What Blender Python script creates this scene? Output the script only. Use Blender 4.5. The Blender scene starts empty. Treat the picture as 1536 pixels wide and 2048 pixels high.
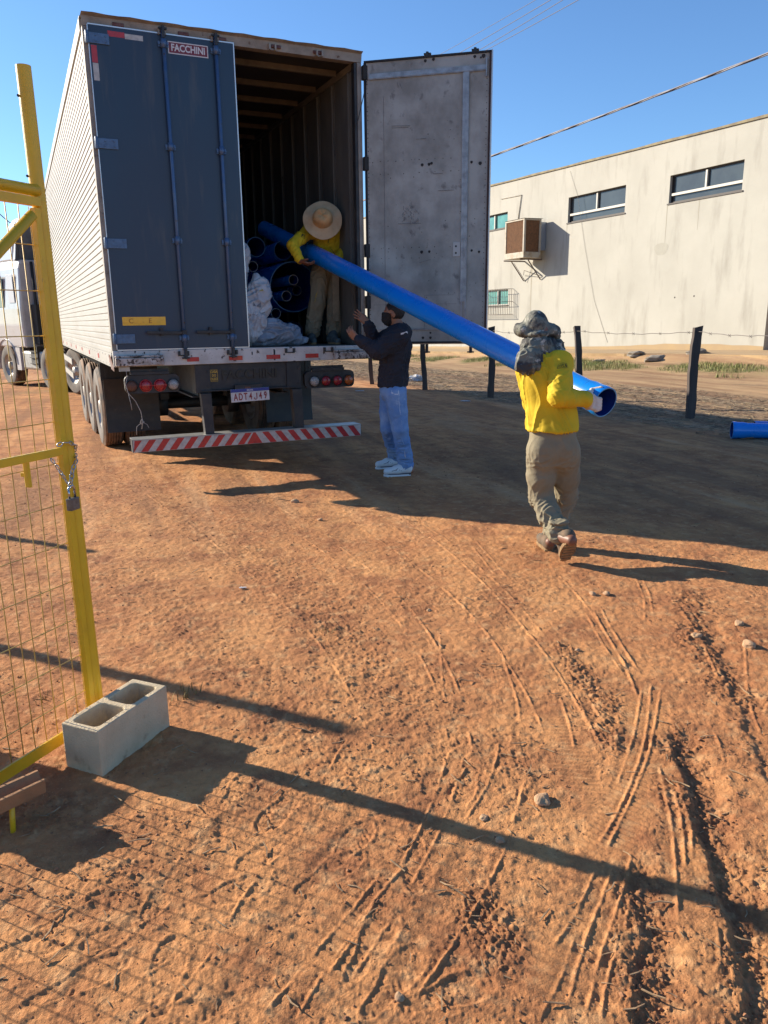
import bpy, bmesh, math, random
import numpy as np
from mathutils import Vector, Matrix, Euler
R = math.radians
random.seed(7)
rng = np.random.default_rng(11)
C = bpy.context.scene.collection
scene = bpy.context.scene

# ---------------------------------------------------------------- camera
CAM_H, FPX, PITCH, ROLL = 1.55, 1541.3, 0.24466, -0.01133
fw = np.array([0, math.cos(PITCH), -math.sin(PITCH)])
_r0 = np.array([1.0, 0, 0]); _u0 = np.array([0, math.sin(PITCH), math.cos(PITCH)])
cr = math.cos(ROLL) * _r0 + math.sin(ROLL) * _u0
cu = -math.sin(ROLL) * _r0 + math.cos(ROLL) * _u0
camd = bpy.data.cameras.new('camera'); cam = bpy.data.objects.new('camera', camd); C.objects.link(cam)
cam.matrix_world = Matrix(((cr[0], cu[0], -fw[0], 0), (cr[1], cu[1], -fw[1], 0), (cr[2], cu[2], -fw[2], CAM_H), (0, 0, 0, 1)))
camd.sensor_fit = 'VERTICAL'; camd.sensor_height = 24; camd.lens = 24 * FPX / 2048
camd.clip_start = 0.05; camd.clip_end = 9000
scene.camera = cam

def px(x, y, Y):
    """point at world depth Y seen in the survey photo at x, y"""
    d = fw + cr * (x - 768) / FPX - cu * (y - 1024) / FPX
    return np.array([0, 0, CAM_H]) + d * (Y / d[1])
def gpx(x, y, z=0.0):
    d = fw + cr * (x - 768) / FPX - cu * (y - 1024) / FPX
    return np.array([0, 0, CAM_H]) + d * ((z - CAM_H) / d[2])

# ---------------------------------------------------------------- sky, sun, exposure
SUN_EL, SUN_AZ = R(22.0), R(180 - 25.0)          # direction TO the sun, counter-clockwise from +x
world = bpy.data.worlds.new('World'); scene.world = world; world.use_nodes = True
wn = world.node_tree.nodes; wl = world.node_tree.links; wn.clear()
sky = wn.new('ShaderNodeTexSky'); sky.sky_type = 'NISHITA'; sky.sun_disc = False
sky.sun_elevation = SUN_EL; sky.sun_rotation = R(90) - SUN_AZ
sky.air_density = 1.0; sky.dust_density = 0.25; sky.ozone_density = 2.2; sky.altitude = 600
bg = wn.new('ShaderNodeBackground'); bg.inputs[1].default_value = 0.115
wo = wn.new('ShaderNodeOutputWorld'); tint = wn.new('ShaderNodeMix'); tint.data_type = 'RGBA'; tint.blend_type = 'MULTIPLY'; tint.inputs[0].default_value = 1; tint.inputs[7].default_value = (.50, .665, .84, 1)
wl.new(sky.outputs[0], tint.inputs[6]); wl.new(tint.outputs[2], bg.inputs[0]); wl.new(bg.outputs[0], wo.inputs[0])
sl = bpy.data.lights.new('sun', 'SUN'); sl.energy = 4.6; sl.angle = R(0.53); sl.color = (1.0, 0.88, 0.71)
so = bpy.data.objects.new('sun', sl); C.objects.link(so)
sdir = Vector((math.cos(SUN_EL) * math.cos(SUN_AZ), math.cos(SUN_EL) * math.sin(SUN_AZ), math.sin(SUN_EL)))
so.rotation_euler = sdir.to_track_quat('Z', 'Y').to_euler(); so.location = (0, 0, 30)
scene.view_settings.view_transform = 'Standard'; scene.view_settings.look = 'None'
scene.view_settings.exposure = 1.07; scene.view_settings.gamma = 1; scene.view_settings.use_curve_mapping = False
scene.cycles.max_bounces = 6; scene.cycles.diffuse_bounces = 4; scene.cycles.glossy_bounces = 3

# ---------------------------------------------------------------- materials
MATS = {}
def mat(name, c1, c2=None, scale=4.0, lo=0.4, hi=0.65, rough=0.6, metal=0.0, bump=0.0, bscale=60.0, detail=6,
        c3=None, scale3=20.0, lo3=0.6, hi3=0.7, stretch=(1, 1, 1), spec=0.5, rvar=0.0, trans=0.0, coat=0.0, stretch3=None):
    if name in MATS: return MATS[name]
    m = bpy.data.materials.new(name); m.use_nodes = True
    n = m.node_tree.nodes; l = m.node_tree.links
    b = n['Principled BSDF']
    b.inputs['Base Color'].default_value = (*c1, 1); b.inputs['Roughness'].default_value = rough
    b.inputs['Metallic'].default_value = metal; b.inputs['Specular IOR Level'].default_value = spec
    b.inputs['Coat Weight'].default_value = coat
    if trans: b.inputs['Transmission Weight'].default_value = trans
    tc = n.new('ShaderNodeTexCoord'); mp = n.new('ShaderNodeMapping'); mp.inputs['Scale'].default_value = stretch
    l.new(tc.outputs['Object'], mp.inputs[0])
    def noise(sc, det, vec):
        t = n.new('ShaderNodeTexNoise'); t.inputs['Scale'].default_value = sc; t.inputs['Detail'].default_value = det
        t.inputs['Roughness'].default_value = 0.6; l.new(vec, t.inputs['Vector']); return t
    def ramp(src, a, bb):
        r = n.new('ShaderNodeMapRange'); r.inputs['From Min'].default_value = a; r.inputs['From Max'].default_value = bb
        l.new(src, r.inputs['Value']); return r.outputs['Result']
    col = None
    if c2 is not None:
        t = noise(scale, detail, mp.outputs[0]); f = ramp(t.outputs['Fac'], lo, hi)
        mx = n.new('ShaderNodeMix'); mx.data_type = 'RGBA'; l.new(f, mx.inputs[0])
        mx.inputs[6].default_value = (*c1, 1); mx.inputs[7].default_value = (*c2, 1); col = mx.outputs[2]
        if rvar:
            r = n.new('ShaderNodeMapRange'); r.inputs['To Min'].default_value = rough; r.inputs['To Max'].default_value = rough + rvar
            l.new(f, r.inputs['Value']); l.new(r.outputs[0], b.inputs['Roughness'])
    if c3 is not None:
        v3 = mp.outputs[0]
        if stretch3:
            m3 = n.new('ShaderNodeMapping'); m3.inputs['Scale'].default_value = stretch3; l.new(tc.outputs['Object'], m3.inputs[0]); v3 = m3.outputs[0]
        t = noise(scale3, 8, v3); f = ramp(t.outputs['Fac'], lo3, hi3)
        mx = n.new('ShaderNodeMix'); mx.data_type = 'RGBA'; l.new(f, mx.inputs[0])
        if col: l.new(col, mx.inputs[6])
        else: mx.inputs[6].default_value = (*c1, 1)
        mx.inputs[7].default_value = (*c3, 1); col = mx.outputs[2]
    if col: l.new(col, b.inputs['Base Color'])
    if bump:
        t = noise(bscale, 6, mp.outputs[0]); bp = n.new('ShaderNodeBump'); bp.inputs['Strength'].default_value = bump
        bp.inputs['Distance'].default_value = 0.01; l.new(t.outputs['Fac'], bp.inputs['Height']); l.new(bp.outputs[0], b.inputs['Normal'])
    MATS[name] = m
    return m

M = {}
M['white_panel'] = mat('aluminium panel', (.345, .345, .32), (.28, .275, .25), 2.5, .4, .75, .5, 0.0, bump=.08, bscale=8, c3=(.33, .26, .19), scale3=14, lo3=.66, hi3=.8, stretch=(1, .3, 1.6))
M['frame_grey'] = mat('weathered frame', (.30, .275, .235), (.19, .17, .145), 6, .4, .65, .6, .1, bump=.15, bscale=40, c3=(.10, .06, .04), scale3=18, lo3=.62, hi3=.72)
M['sill'] = mat('chipped sill paint', (.56, .56, .54), (.36, .35, .34), 5, .4, .7, .55, 0, bump=.2, bscale=30, c3=(.06, .045, .04), scale3=16, lo3=.6, hi3=.64)
M['step'] = mat('chipped rubber step', (.46, .44, .42), (.25, .2, .17), 12, .42, .6, .7, 0, bump=.4, bscale=45, c3=(.05, .035, .03), scale3=30, lo3=.52, hi3=.58)
M['navy'] = mat('navy door paint', (.012, .033, .068), (.024, .038, .068), 1.3, .35, .75, .36, .0, bump=.02, bscale=3, rvar=.14, c3=(.075, .075, .08), scale3=7, lo3=.56, hi3=.9, stretch=(1, 1, .35), stretch3=(1.6, 1, .22))
M['hinge_blue'] = mat('hinge paint', (.085, .155, .26), (.06, .10, .17), 20, .4, .7, .45, .2, bump=.1)
M['rod_blue'] = mat('rod paint', (.06, .12, .23), (.10, .15, .22), 12, .5, .7, .4, .2, c3=(.10, .07, .05), scale3=25, lo3=.64, hi3=.7)
M['alu_edge'] = mat('door edge aluminium', (.62, .62, .62), None, rough=.35, metal=.6)
M['lining'] = mat('door lining', (.385, .39, .36), (.24, .245, .225), 2.4, .40, .62, .55, .25, bump=.12, bscale=25, c3=(.15, .145, .14), scale3=9, lo3=.60, hi3=.72, stretch=(1, 1, .8), rvar=.15)
M['batten'] = mat('batten aluminium', (.36, .38, .40), (.22, .23, .24), 14, .4, .7, .4, .5, bump=.1)
M['rubber'] = mat('rubber', (.014, .014, .015), (.03, .028, .025), 20, .4, .7, .7)
M['brown_gasket'] = mat('rusty door edge', (.035, .012, .008), (.05, .02, .012), 30, .4, .7, .6)
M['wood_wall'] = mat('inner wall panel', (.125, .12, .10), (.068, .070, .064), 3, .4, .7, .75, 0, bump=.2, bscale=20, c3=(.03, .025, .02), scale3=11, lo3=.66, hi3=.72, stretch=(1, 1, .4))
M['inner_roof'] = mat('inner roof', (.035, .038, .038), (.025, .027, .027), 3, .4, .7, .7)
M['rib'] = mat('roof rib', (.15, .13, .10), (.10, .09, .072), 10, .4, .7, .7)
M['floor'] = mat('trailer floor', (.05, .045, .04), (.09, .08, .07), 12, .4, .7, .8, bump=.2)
M['chassis'] = mat('chassis paint', (.018, .020, .024), (.05, .045, .04), 9, .45, .75, .55, bump=.15, c3=(.13, .09, .06), scale3=16, lo3=.62, hi3=.85)
M['mud_black'] = mat('black plastic', (.014, .015, .017), (.035, .032, .028), 8, .45, .8, .5, bump=.05, c3=(.10, .07, .045), scale3=5, lo3=.62, hi3=.9)
M['tyre'] = mat('tyre rubber', (.05, .04, .034), (.22, .13, .075), 5, .35, .62, .85, bump=.1)
M['tyre_side'] = mat('dusty tyre wall', (.16, .14, .12), (.07, .062, .055), 5, .4, .7, .85, bump=.1)
M['rim'] = mat('steel rim', (.42, .40, .37), (.2, .16, .12), 8, .4, .7, .45, .4)
M['galv'] = mat('galvanised bar', (.40, .40, .38), (.28, .27, .25), 14, .4, .7, .45, .5)
M['red'] = mat('reflective red', (.46, .018, .020), (.30, .014, .014), 30, .4, .7, .4, coat=.3)
M['white_tape'] = mat('reflective white', (.48, .46, .43), (.33, .31, .29), 30, .4, .7, .4)
M['yellow_plate'] = mat('yellow reflector', (.80, .42, .006), (.62, .32, .01), 25, .5, .75, .35, coat=.3)
M['lamp_red'] = mat('red lens', (.38, .012, .025), (.22, .008, .015), 60, .4, .6, .25, coat=.5)
M['lamp_amber'] = mat('amber lens', (.46, .10, .012), (.30, .07, .01), 50, .4, .6, .25, coat=.5)
M['lamp_dull'] = mat('dusty amber lens', (.16, .055, .028), (.11, .05, .03), 30, .4, .6, .6)
M['lamp_clear'] = mat('clear lens', (.42, .40, .38), (.26, .25, .24), 60, .4, .6, .25, coat=.5)
M['sign_red'] = mat('sign red', (.17, .014, .025), rough=.4)
M['sign_white'] = mat('sign white', (.62, .60, .60), rough=.5)
M['plate_white'] = mat('plate white', (.56, .56, .58), (.45, .44, .44), 20, rough=.4)
M['plate_blue'] = mat('plate blue', (.012, .035, .24), rough=.4)
M['plate_char'] = mat('plate characters', (.22, .015, .02), rough=.5)
M['black_letter'] = mat('black letters', (.006, .006, .007), rough=.4)
M['sticker_yellow'] = mat('sticker yellow', (.50, .32, .04), rough=.5)
M['pipe_blue'] = mat('blue pipe plastic', (.004, .22, .74), (.004, .195, .66), 3, .4, .7, .24, 0, bump=.01, bscale=4, c3=(.07, .23, .55), scale3=22, lo3=.60, hi3=.80, rvar=.08, coat=.25)
M['pipe_inner'] = mat('pipe bore', (.004, .03, .22), (.004, .022, .16), 6, rough=.5)
M['pipe_rim'] = mat('cut pipe rim', (.10, .28, .5), rough=.6)
M['pipe_dark_rim'] = mat('small pipe rim', (.26, .27, .25), rough=.6)
M['sack'] = mat('woven white sack', (.58, .58, .60), (.42, .41, .44), 6, .4, .7, .6, bump=.12, bscale=18)
M['sack_clear'] = mat('translucent sack', (.30, .35, .44), (.19, .20, .23), 4, .4, .65, .35, bump=.15, bscale=14)
M['sack_green'] = mat('sack print green', (.12, .2, .03), (.5, .36, .06), 16, rough=.6)
M['sack_print'] = mat('sack print grey', (.20, .22, .26), rough=.7)
M['cab_white'] = mat('cab paint', (.48, .48, .49), (.40, .39, .38), 3, .5, .8, .3, coat=.5)
M['cab_back'] = mat('cab back panel', (.16, .165, .17), (.11, .11, .11), 4, rough=.6)
M['glass_dark'] = mat('tinted glass', (.02, .025, .03), rough=.08, coat=.3)
M['chrome'] = mat('chrome', (.5, .5, .5), rough=.2, metal=1)
M['gate_yellow'] = mat('yellow gate paint', (.70, .44, .014), (.62, .37, .016), 8, .4, .7, .42, 0, bump=.12, bscale=60, c3=(.22, .12, .04), scale3=34, lo3=.66, hi3=.76, stretch3=(1, 1, .35))
M['gate_wire'] = mat('gate wire', (.52, .37, .09), (.40, .26, .08), 20, rough=.5, metal=.2)
M['chain'] = mat('zinc chain', (.5, .5, .5), (.3, .29, .27), 60, rough=.35, metal=.8)
M['brass_lock'] = mat('padlock body', (.17, .17, .17), (.12, .11, .1), 60, rough=.4, metal=.5)
M['block'] = mat('concrete block', (.60, .485, .315), (.48, .38, .24), 9, .35, .7, .9, bump=.55, bscale=120, c3=(.25, .16, .09), scale3=14, lo3=.6, hi3=.8)
M['brick'] = mat('clay brick', (.34, .17, .075), (.25, .13, .06), 12, .4, .7, .9, bump=.5, bscale=80)
M['stucco'] = mat('painted render', (.405, .395, .348), (.356, .346, .303), .55, .38, .7, .85, bump=.25, bscale=26, c3=(.300, .288, .250), scale3=1.6, lo3=.52, hi3=.72, stretch3=(1, 1.2, .28))
M['coping'] = mat('parapet coping', (.26, .22, .13), (.16, .13, .09), 3, .4, .65, .85, bump=.3)
M['skirt'] = mat('dirt stained render', (.36, .26, .14), (.33, .24, .14), 2, rough=.9)
M['win_frame_dark'] = mat('dark window reveal', (.03, .022, .02), rough=.6)
M['win_white'] = mat('white window bar', (.40, .39, .35), rough=.45)
M['glass_grey'] = mat('grey glass', (.055, .065, .068), (.04, .045, .05), 1, rough=.12, spec=.6)
M['glass_green'] = mat('green glass', (.10, .30, .27), (.07, .22, .21), 3, rough=.15, spec=.6)
M['iron'] = mat('iron bars', (.11, .08, .07), rough=.7)
M['cooler_white'] = mat('cooler housing', (.38, .34, .27), (.27, .2, .12), 4, .5, .7, .6)
M['cooler_pad'] = mat('cooler pad', (.15, .07, .032), (.09, .045, .022), 14, .4, .7, .95, bump=.6, bscale=70)
M['cooler_tin'] = mat('cooler tin', (.32, .36, .42), rough=.35, metal=.5)
M['post_wood'] = mat('dark fence wood', (.062, .048, .044), (.11, .085, .072), 7, .4, .7, .9, bump=.5, bscale=40, stretch=(1, 1, .12))
M['barb'] = mat('rusty wire', (.16, .14, .13), rough=.6, metal=.4)
M['cable'] = mat('power cable', (.30, .29, .31), (.15, .12, .12), 5, rough=.6)
M['cable_dark'] = mat('service cable', (.09, .09, .12), rough=.6)
M['stone'] = mat('stone', (.46, .29, .16), (.36, .21, .12), 22, .4, .7, .95, bump=.5, bscale=90)
M['litter'] = mat('white litter', (.6, .6, .6), (.4, .38, .36), 12, rough=.6, bump=.3)
# people
M['skin'] = mat('skin', (.30, .145, .085), (.24, .11, .065), 14, rough=.5)
M['skin_dark'] = mat('skin dark', (.20, .085, .05), (.15, .065, .04), 14, rough=.5)
M['yellow_shirt'] = mat('yellow work shirt', (.62, .43, .010), (.54, .36, .010), 5, .4, .7, .85, bump=.1, bscale=150, c3=(.5, .33, .03), scale3=7, lo3=.66, hi3=.85)
M['khaki'] = mat('khaki trousers', (.235, .205, .135), (.185, .155, .10), 5, .4, .7, .9, bump=.12, bscale=140, c3=(.20, .12, .06), scale3=4, lo3=.6, hi3=.8)
M['boot'] = mat('work boot', (.085, .07, .05), (.16, .10, .06), 18, rough=.85, bump=.2)
M['boot_sole'] = mat('boot sole', (.30, .19, .09), (.20, .12, .06), 30, rough=.9, bump=.4)
M['hat_camo'] = mat('camouflage cap cloth', (.155, .158, .128), (.040, .040, .040), 12, .46, .55, .75, bump=.3, bscale=60, c3=(.36, .345, .30), scale3=15, lo3=.58, hi3=.62)
M['straw'] = mat('straw hat', (.50, .38, .23), (.42, .30, .17), 14, .4, .7, .85, bump=.5, bscale=160)
M['straw_crown'] = mat('straw crown', (.52, .33, .15), (.42, .25, .11), 14, .4, .7, .85, bump=.5, bscale=160)
M['glove'] = mat('cotton glove', (.66, .58, .52), (.52, .42, .36), 20, rough=.9, bump=.3, bscale=200)
M['navy_hoodie'] = mat('navy hoodie', (.013, .014, .024), (.02, .021, .032), 6, rough=.85, bump=.15, bscale=120)
M['denim'] = mat('faded denim', (.11, .235, .50), (.22, .35, .58), 4, .42, .62, .85, bump=.2, bscale=160, c3=(.42, .52, .68), scale3=9, lo3=.64, hi3=.78)
M['shoe_white'] = mat('white trainer', (.62, .64, .66), rough=.5)
M['shoe_dark'] = mat('trainer trim', (.02, .025, .06), rough=.5)
M['hair'] = mat('dark hair', (.012, .009, .008), rough=.6, bump=.6, bscale=180)
M['mask_black'] = mat('black face mask', (.010, .010, .012), rough=.8)
M['eye_white'] = mat('eye', (.6, .58, .55), rough=.3)

# ---------------------------------------------------------------- object helpers
def link(o, parent=None):
    C.objects.link(o)
    if parent is not None: o.parent = parent
    return o
def tag(o, label=None, cat=None, group=None, kind=None):
    if label: o['label'] = label
    if cat: o['category'] = cat
    if group: o['group'] = group
    if kind: o['kind'] = kind
    return o
def empty(name, loc=(0, 0, 0), rz=0.0):
    o = bpy.data.objects.new(name, None); o.location = loc; o.rotation_euler = (0, 0, rz); o.empty_display_size = .2
    return link(o)
class MB:
    """collects shapes into one mesh"""
    def __init__(s): s.v = []; s.f = []; s.mi = []; s.cur = 0; s.sm = []
    def add(s, vs, fs, smooth=False):
        b = len(s.v); s.v += [tuple(map(float, v)) for v in vs]
        for f in fs: s.f.append([b + i for i in f]); s.mi.append(s.cur); s.sm.append(smooth)
        return s
    def box(s, x0, x1, y0, y1, z0, z1):
        vs = [(x, y, z) for x in (x0, x1) for y in (y0, y1) for z in (z0, z1)]
        return s.add(vs, [(0, 1, 3, 2), (4, 6, 7, 5), (0, 4, 5, 1), (2, 3, 7, 6), (0, 2, 6, 4), (1, 5, 7, 3)])
    def obox(s, c, ax, ay, az, hx, hy, hz):
        c = np.array(c, float); ax, ay, az = [np.array(a, float) / np.linalg.norm(a) for a in (ax, ay, az)]
        vs = [c + ax * hx * i + ay * hy * j + az * hz * k for i in (-1, 1) for j in (-1, 1) for k in (-1, 1)]
        return s.add(vs, [(0, 1, 3, 2), (4, 6, 7, 5), (0, 4, 5, 1), (2, 3, 7, 6), (0, 2, 6, 4), (1, 5, 7, 3)])
    def bar(s, a, b, w, h, up=(0, 0, 1)):
        a = np.array(a, float); b = np.array(b, float); d = b - a; L = np.linalg.norm(d); d = d / L
        up = np.array(up, float); sx = np.cross(d, up); sx /= np.linalg.norm(sx); sz = np.cross(sx, d)
        return s.obox((a + b) / 2, d, sx, sz, L / 2, w / 2, h / 2)
    def tube(s, pts, r, n=10, caps=True, smooth=True):
        pts = [np.array(p, float) for p in pts]; rs = r if hasattr(r, '__len__') else [r] * len(pts)
        rings = []; prev = None
        for i, p in enumerate(pts):
            d = pts[min(i + 1, len(pts) - 1)] - pts[max(i - 1, 0)]; d /= (np.linalg.norm(d) + 1e-12)
            if prev is None:
                a = np.array([0, 0, 1.0]) if abs(d[2]) < .9 else np.array([1.0, 0, 0])
                sx = np.cross(d, a)
            else: sx = prev - d * (prev @ d)
            sx /= np.linalg.norm(sx); prev = sx; sy = np.cross(d, sx)
            rings.append([p + rs[i] * (math.cos(t) * sx + math.sin(t) * sy) for t in np.linspace(0, 2 * math.pi, n, endpoint=False)])
        vs = [v for rg in rings for v in rg]
        fs = [(i * n + j, i * n + (j + 1) % n, (i + 1) * n + (j + 1) % n, (i + 1) * n + j) for i in range(len(pts) - 1) for j in range(n)]
        s.add(vs, fs, smooth)
        if caps:
            b = len(s.v) - len(vs)
            s.f.append([b + i for i in range(n)][::-1]); s.mi.append(s.cur); s.sm.append(False)
            s.f.append([b + (len(pts) - 1) * n + i for i in range(n)]); s.mi.append(s.cur); s.sm.append(False)
        return s
    def lathe(s, prof, c=(0, 0, 0), axis=(0, 0, 1), n=32, smooth=True):
        """prof: list of (radius, height along axis)"""
        c = np.array(c, float); d = np.array(axis, float); d /= np.linalg.norm(d)
        a = np.array([0, 0, 1.0]) if abs(d[2]) < .9 else np.array([1.0, 0, 0]); sx = np.cross(d, a); sx /= np.linalg.norm(sx); sy = np.cross(d, sx)
        vs = [c + d * h + r * (math.cos(t) * sx + math.sin(t) * sy) for r, h in prof for t in np.linspace(0, 2 * math.pi, n, endpoint=False)]
        fs = [(i * n + j, i * n + (j + 1) % n, (i + 1) * n + (j + 1) % n, (i + 1) * n + j) for i in range(len(prof) - 1) for j in range(n)]
        return s.add(vs, fs, smooth)
    def prism(s, poly, y0, y1):
        """polygon in xz extruded along y"""
        n = len(poly); vs = [(x, y0, z) for x, z in poly] + [(x, y1, z) for x, z in poly]
        fs = [list(range(n)), list(range(n, 2 * n))[::-1]] + [(i, n + i, n + (i + 1) % n, (i + 1) % n) for i in range(n)]
        return s.add(vs, fs)
    def build(s, name, m, parent=None, bevel=0.0, label=None, cat=None, group=None, kind=None, loc=None, rot=None, sharp=40):
        me = bpy.data.meshes.new(name); me.from_pydata(s.v, [], s.f)
        ms = m if isinstance(m, (list, tuple)) else [m]
        for q in ms: me.materials.append(q)
        me.polygons.foreach_set('material_index', s.mi); me.polygons.foreach_set('use_smooth', s.sm)
        bm = bmesh.new(); bm.from_mesh(me); bmesh.ops.recalc_face_normals(bm, faces=bm.faces); bm.to_mesh(me); bm.free()
        me.update()
        o = bpy.data.objects.new(name, me); link(o, parent)
        if loc is not None: o.location = loc
        if rot is not None: o.rotation_euler = rot
        if bevel:
            b = o.modifiers.new('bevel', 'BEVEL'); b.width = bevel; b.segments = 2; b.limit_method = 'ANGLE'; b.angle_limit = R(sharp)
        tag(o, label, cat, group, kind)
        return o
def text_obj(name, s, size, m, parent, loc, rot, extrude=.002, bold=0.0, sx=1.0, align='CENTER', sp=1.0):
    cu_ = bpy.data.curves.new(name, 'FONT'); cu_.body = s; cu_.size = size; cu_.extrude = extrude; cu_.offset = bold
    cu_.align_x = align; cu_.space_character = sp; cu_.align_y = 'CENTER'; cu_.resolution_u = 3
    t = bpy.data.objects.new(name + '_tmp', cu_); C.objects.link(t)
    bpy.context.view_layer.update()
    me = bpy.data.meshes.new_from_object(t.evaluated_get(bpy.context.evaluated_depsgraph_get()))
    bpy.data.objects.remove(t); bpy.data.curves.remove(cu_)
    me.materials.clear(); me.materials.append(m)
    o = bpy.data.objects.new(name, me); link(o, parent); o.location = loc; o.rotation_euler = rot; o.scale = (sx, 1, 1)
    return o

# ---------------------------------------------------------------- vector noise
_perm = rng.permutation(65536).astype(np.int64)
def _hash(ix, iy, iz): return _perm[(_perm[(_perm[ix & 65535] + iy) & 65535] + iz) & 65535]
def vnoise2(x, y, seed=0):
    ix = np.floor(x).astype(np.int64); iy = np.floor(y).astype(np.int64); fx = x - ix; fy = y - iy
    ux = fx * fx * fx * (fx * (fx * 6 - 15) + 10); uy = fy * fy * fy * (fy * (fy * 6 - 15) + 10)
    def g(i, j, dx, dy):
        h = _hash(ix + i, iy + j, seed) * (2 * math.pi / 65536.0)
        return np.cos(h) * dx + np.sin(h) * dy
    a = g(0, 0, fx, fy); b = g(1, 0, fx - 1, fy); c = g(0, 1, fx, fy - 1); d = g(1, 1, fx - 1, fy - 1)
    return (a + (b - a) * ux) * (1 - uy) + (c + (d - c) * ux) * uy          # about -0.7..0.7
def fbm2(x, y, seed=0, oct=4, gain=.5):
    s = 0; a = 1.0
    for o in range(oct): s = s + a * vnoise2(x, y, seed + o * 17); x = x * 2.03; y = y * 2.03; a *= gain
    return s
def vnoise3(p, seed=0):
    i = np.floor(p).astype(np.int64); f = p - i; w = f * f * (3 - 2 * f); r = 0
    for a in (0, 1):
        for b in (0, 1):
            for c in (0, 1):
                h = _hash(i[:, 0] + a, i[:, 1] + b, i[:, 2] + c + seed) / 32768.0 - 1
                r = r + h * (w[:, 0] if a else 1 - w[:, 0]) * (w[:, 1] if b else 1 - w[:, 1]) * (w[:, 2] if c else 1 - w[:, 2])
    return r
def cell2(x, y, seed=0):
    """distance to nearest jittered point, and that point's random value"""
    ix = np.floor(x).astype(np.int64); iy = np.floor(y).astype(np.int64)
    best = np.full(x.shape, 9.0); val = np.zeros(x.shape)
    for i in (-1, 0, 1):
        for j in (-1, 0, 1):
            h = _hash(ix + i, iy + j, seed); h2 = _hash(ix + i, iy + j, seed + 991)
            dx = ix + i + h / 65536.0 - x; dy = iy + j + h2 / 65536.0 - y
            d = np.sqrt(dx * dx + dy * dy); m = d < best
            best = np.where(m, d, best); val = np.where(m, ((h * 7 + h2) & 65535) / 65536.0, val)
    return best, val
def sstep(a, b, x):
    t = np.clip((x - a) / (b - a), 0, 1); return t * t * (3 - 2 * t)

# ---------------------------------------------------------------- site frames
YAW = 0.431567
P0 = np.array([-2.5496, 7.4306, 0.0])                       # under the trailer's rear left corner
TU = np.array([math.cos(YAW), math.sin(YAW), 0]); TV = np.array([-math.sin(YAW), math.cos(YAW), 0])
YB = R(25.2); B0 = np.array([11.706, 24.155, 0.0])          # foot of the building's near corner
FU = np.array([math.cos(YB), math.sin(YB), 0]); FV = np.array([-math.sin(YB), math.cos(YB), 0])
def trl(x, y, z=0): return P0 + TU * x + TV * y + np.array([0, 0, z])
# ---------------------------------------------------------------- ground
def seg_dist(x, y, pts):
    """distance to a polyline, signed side (+ = right of travel) and arclength"""
    best = np.full(x.shape, 1e9); side = np.zeros(x.shape); al = np.zeros(x.shape); acc = 0.0
    for (ax, ay), (bx, by) in zip(pts[:-1], pts[1:]):
        dx, dy = bx - ax, by - ay; L = math.hypot(dx, dy)
        t = np.clip(((x - ax) * dx + (y - ay) * dy) / (L * L), 0, 1)
        ex = x - ax - t * dx; ey = y - ay - t * dy; d = np.hypot(ex, ey); m = d < best
        best = np.where(m, d, best); side = np.where(m, np.sign(ex * dy - ey * dx), side); al = np.where(m, acc + t * L, al); acc += L
    return best, side, al, acc
def G(pl): return [tuple(gpx(x, y)[:2]) for x, y in pl]
def smooth_poly(pts, n=5):
    p = np.array(pts); out = []
    for i in range(len(p) - 1):
        a = p[max(i - 1, 0)]; b = p[i]; c = p[i + 1]; d = p[min(i + 2, len(p) - 1)]
        for k in range(n):
            t = k / n
            out.append(tuple(.5 * ((2 * b) + (c - a) * t + (2 * a - 5 * b + 4 * c - d) * t * t + (3 * b - a - 3 * c + d) * t ** 3)))
    out.append(tuple(p[-1])); return out
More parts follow.
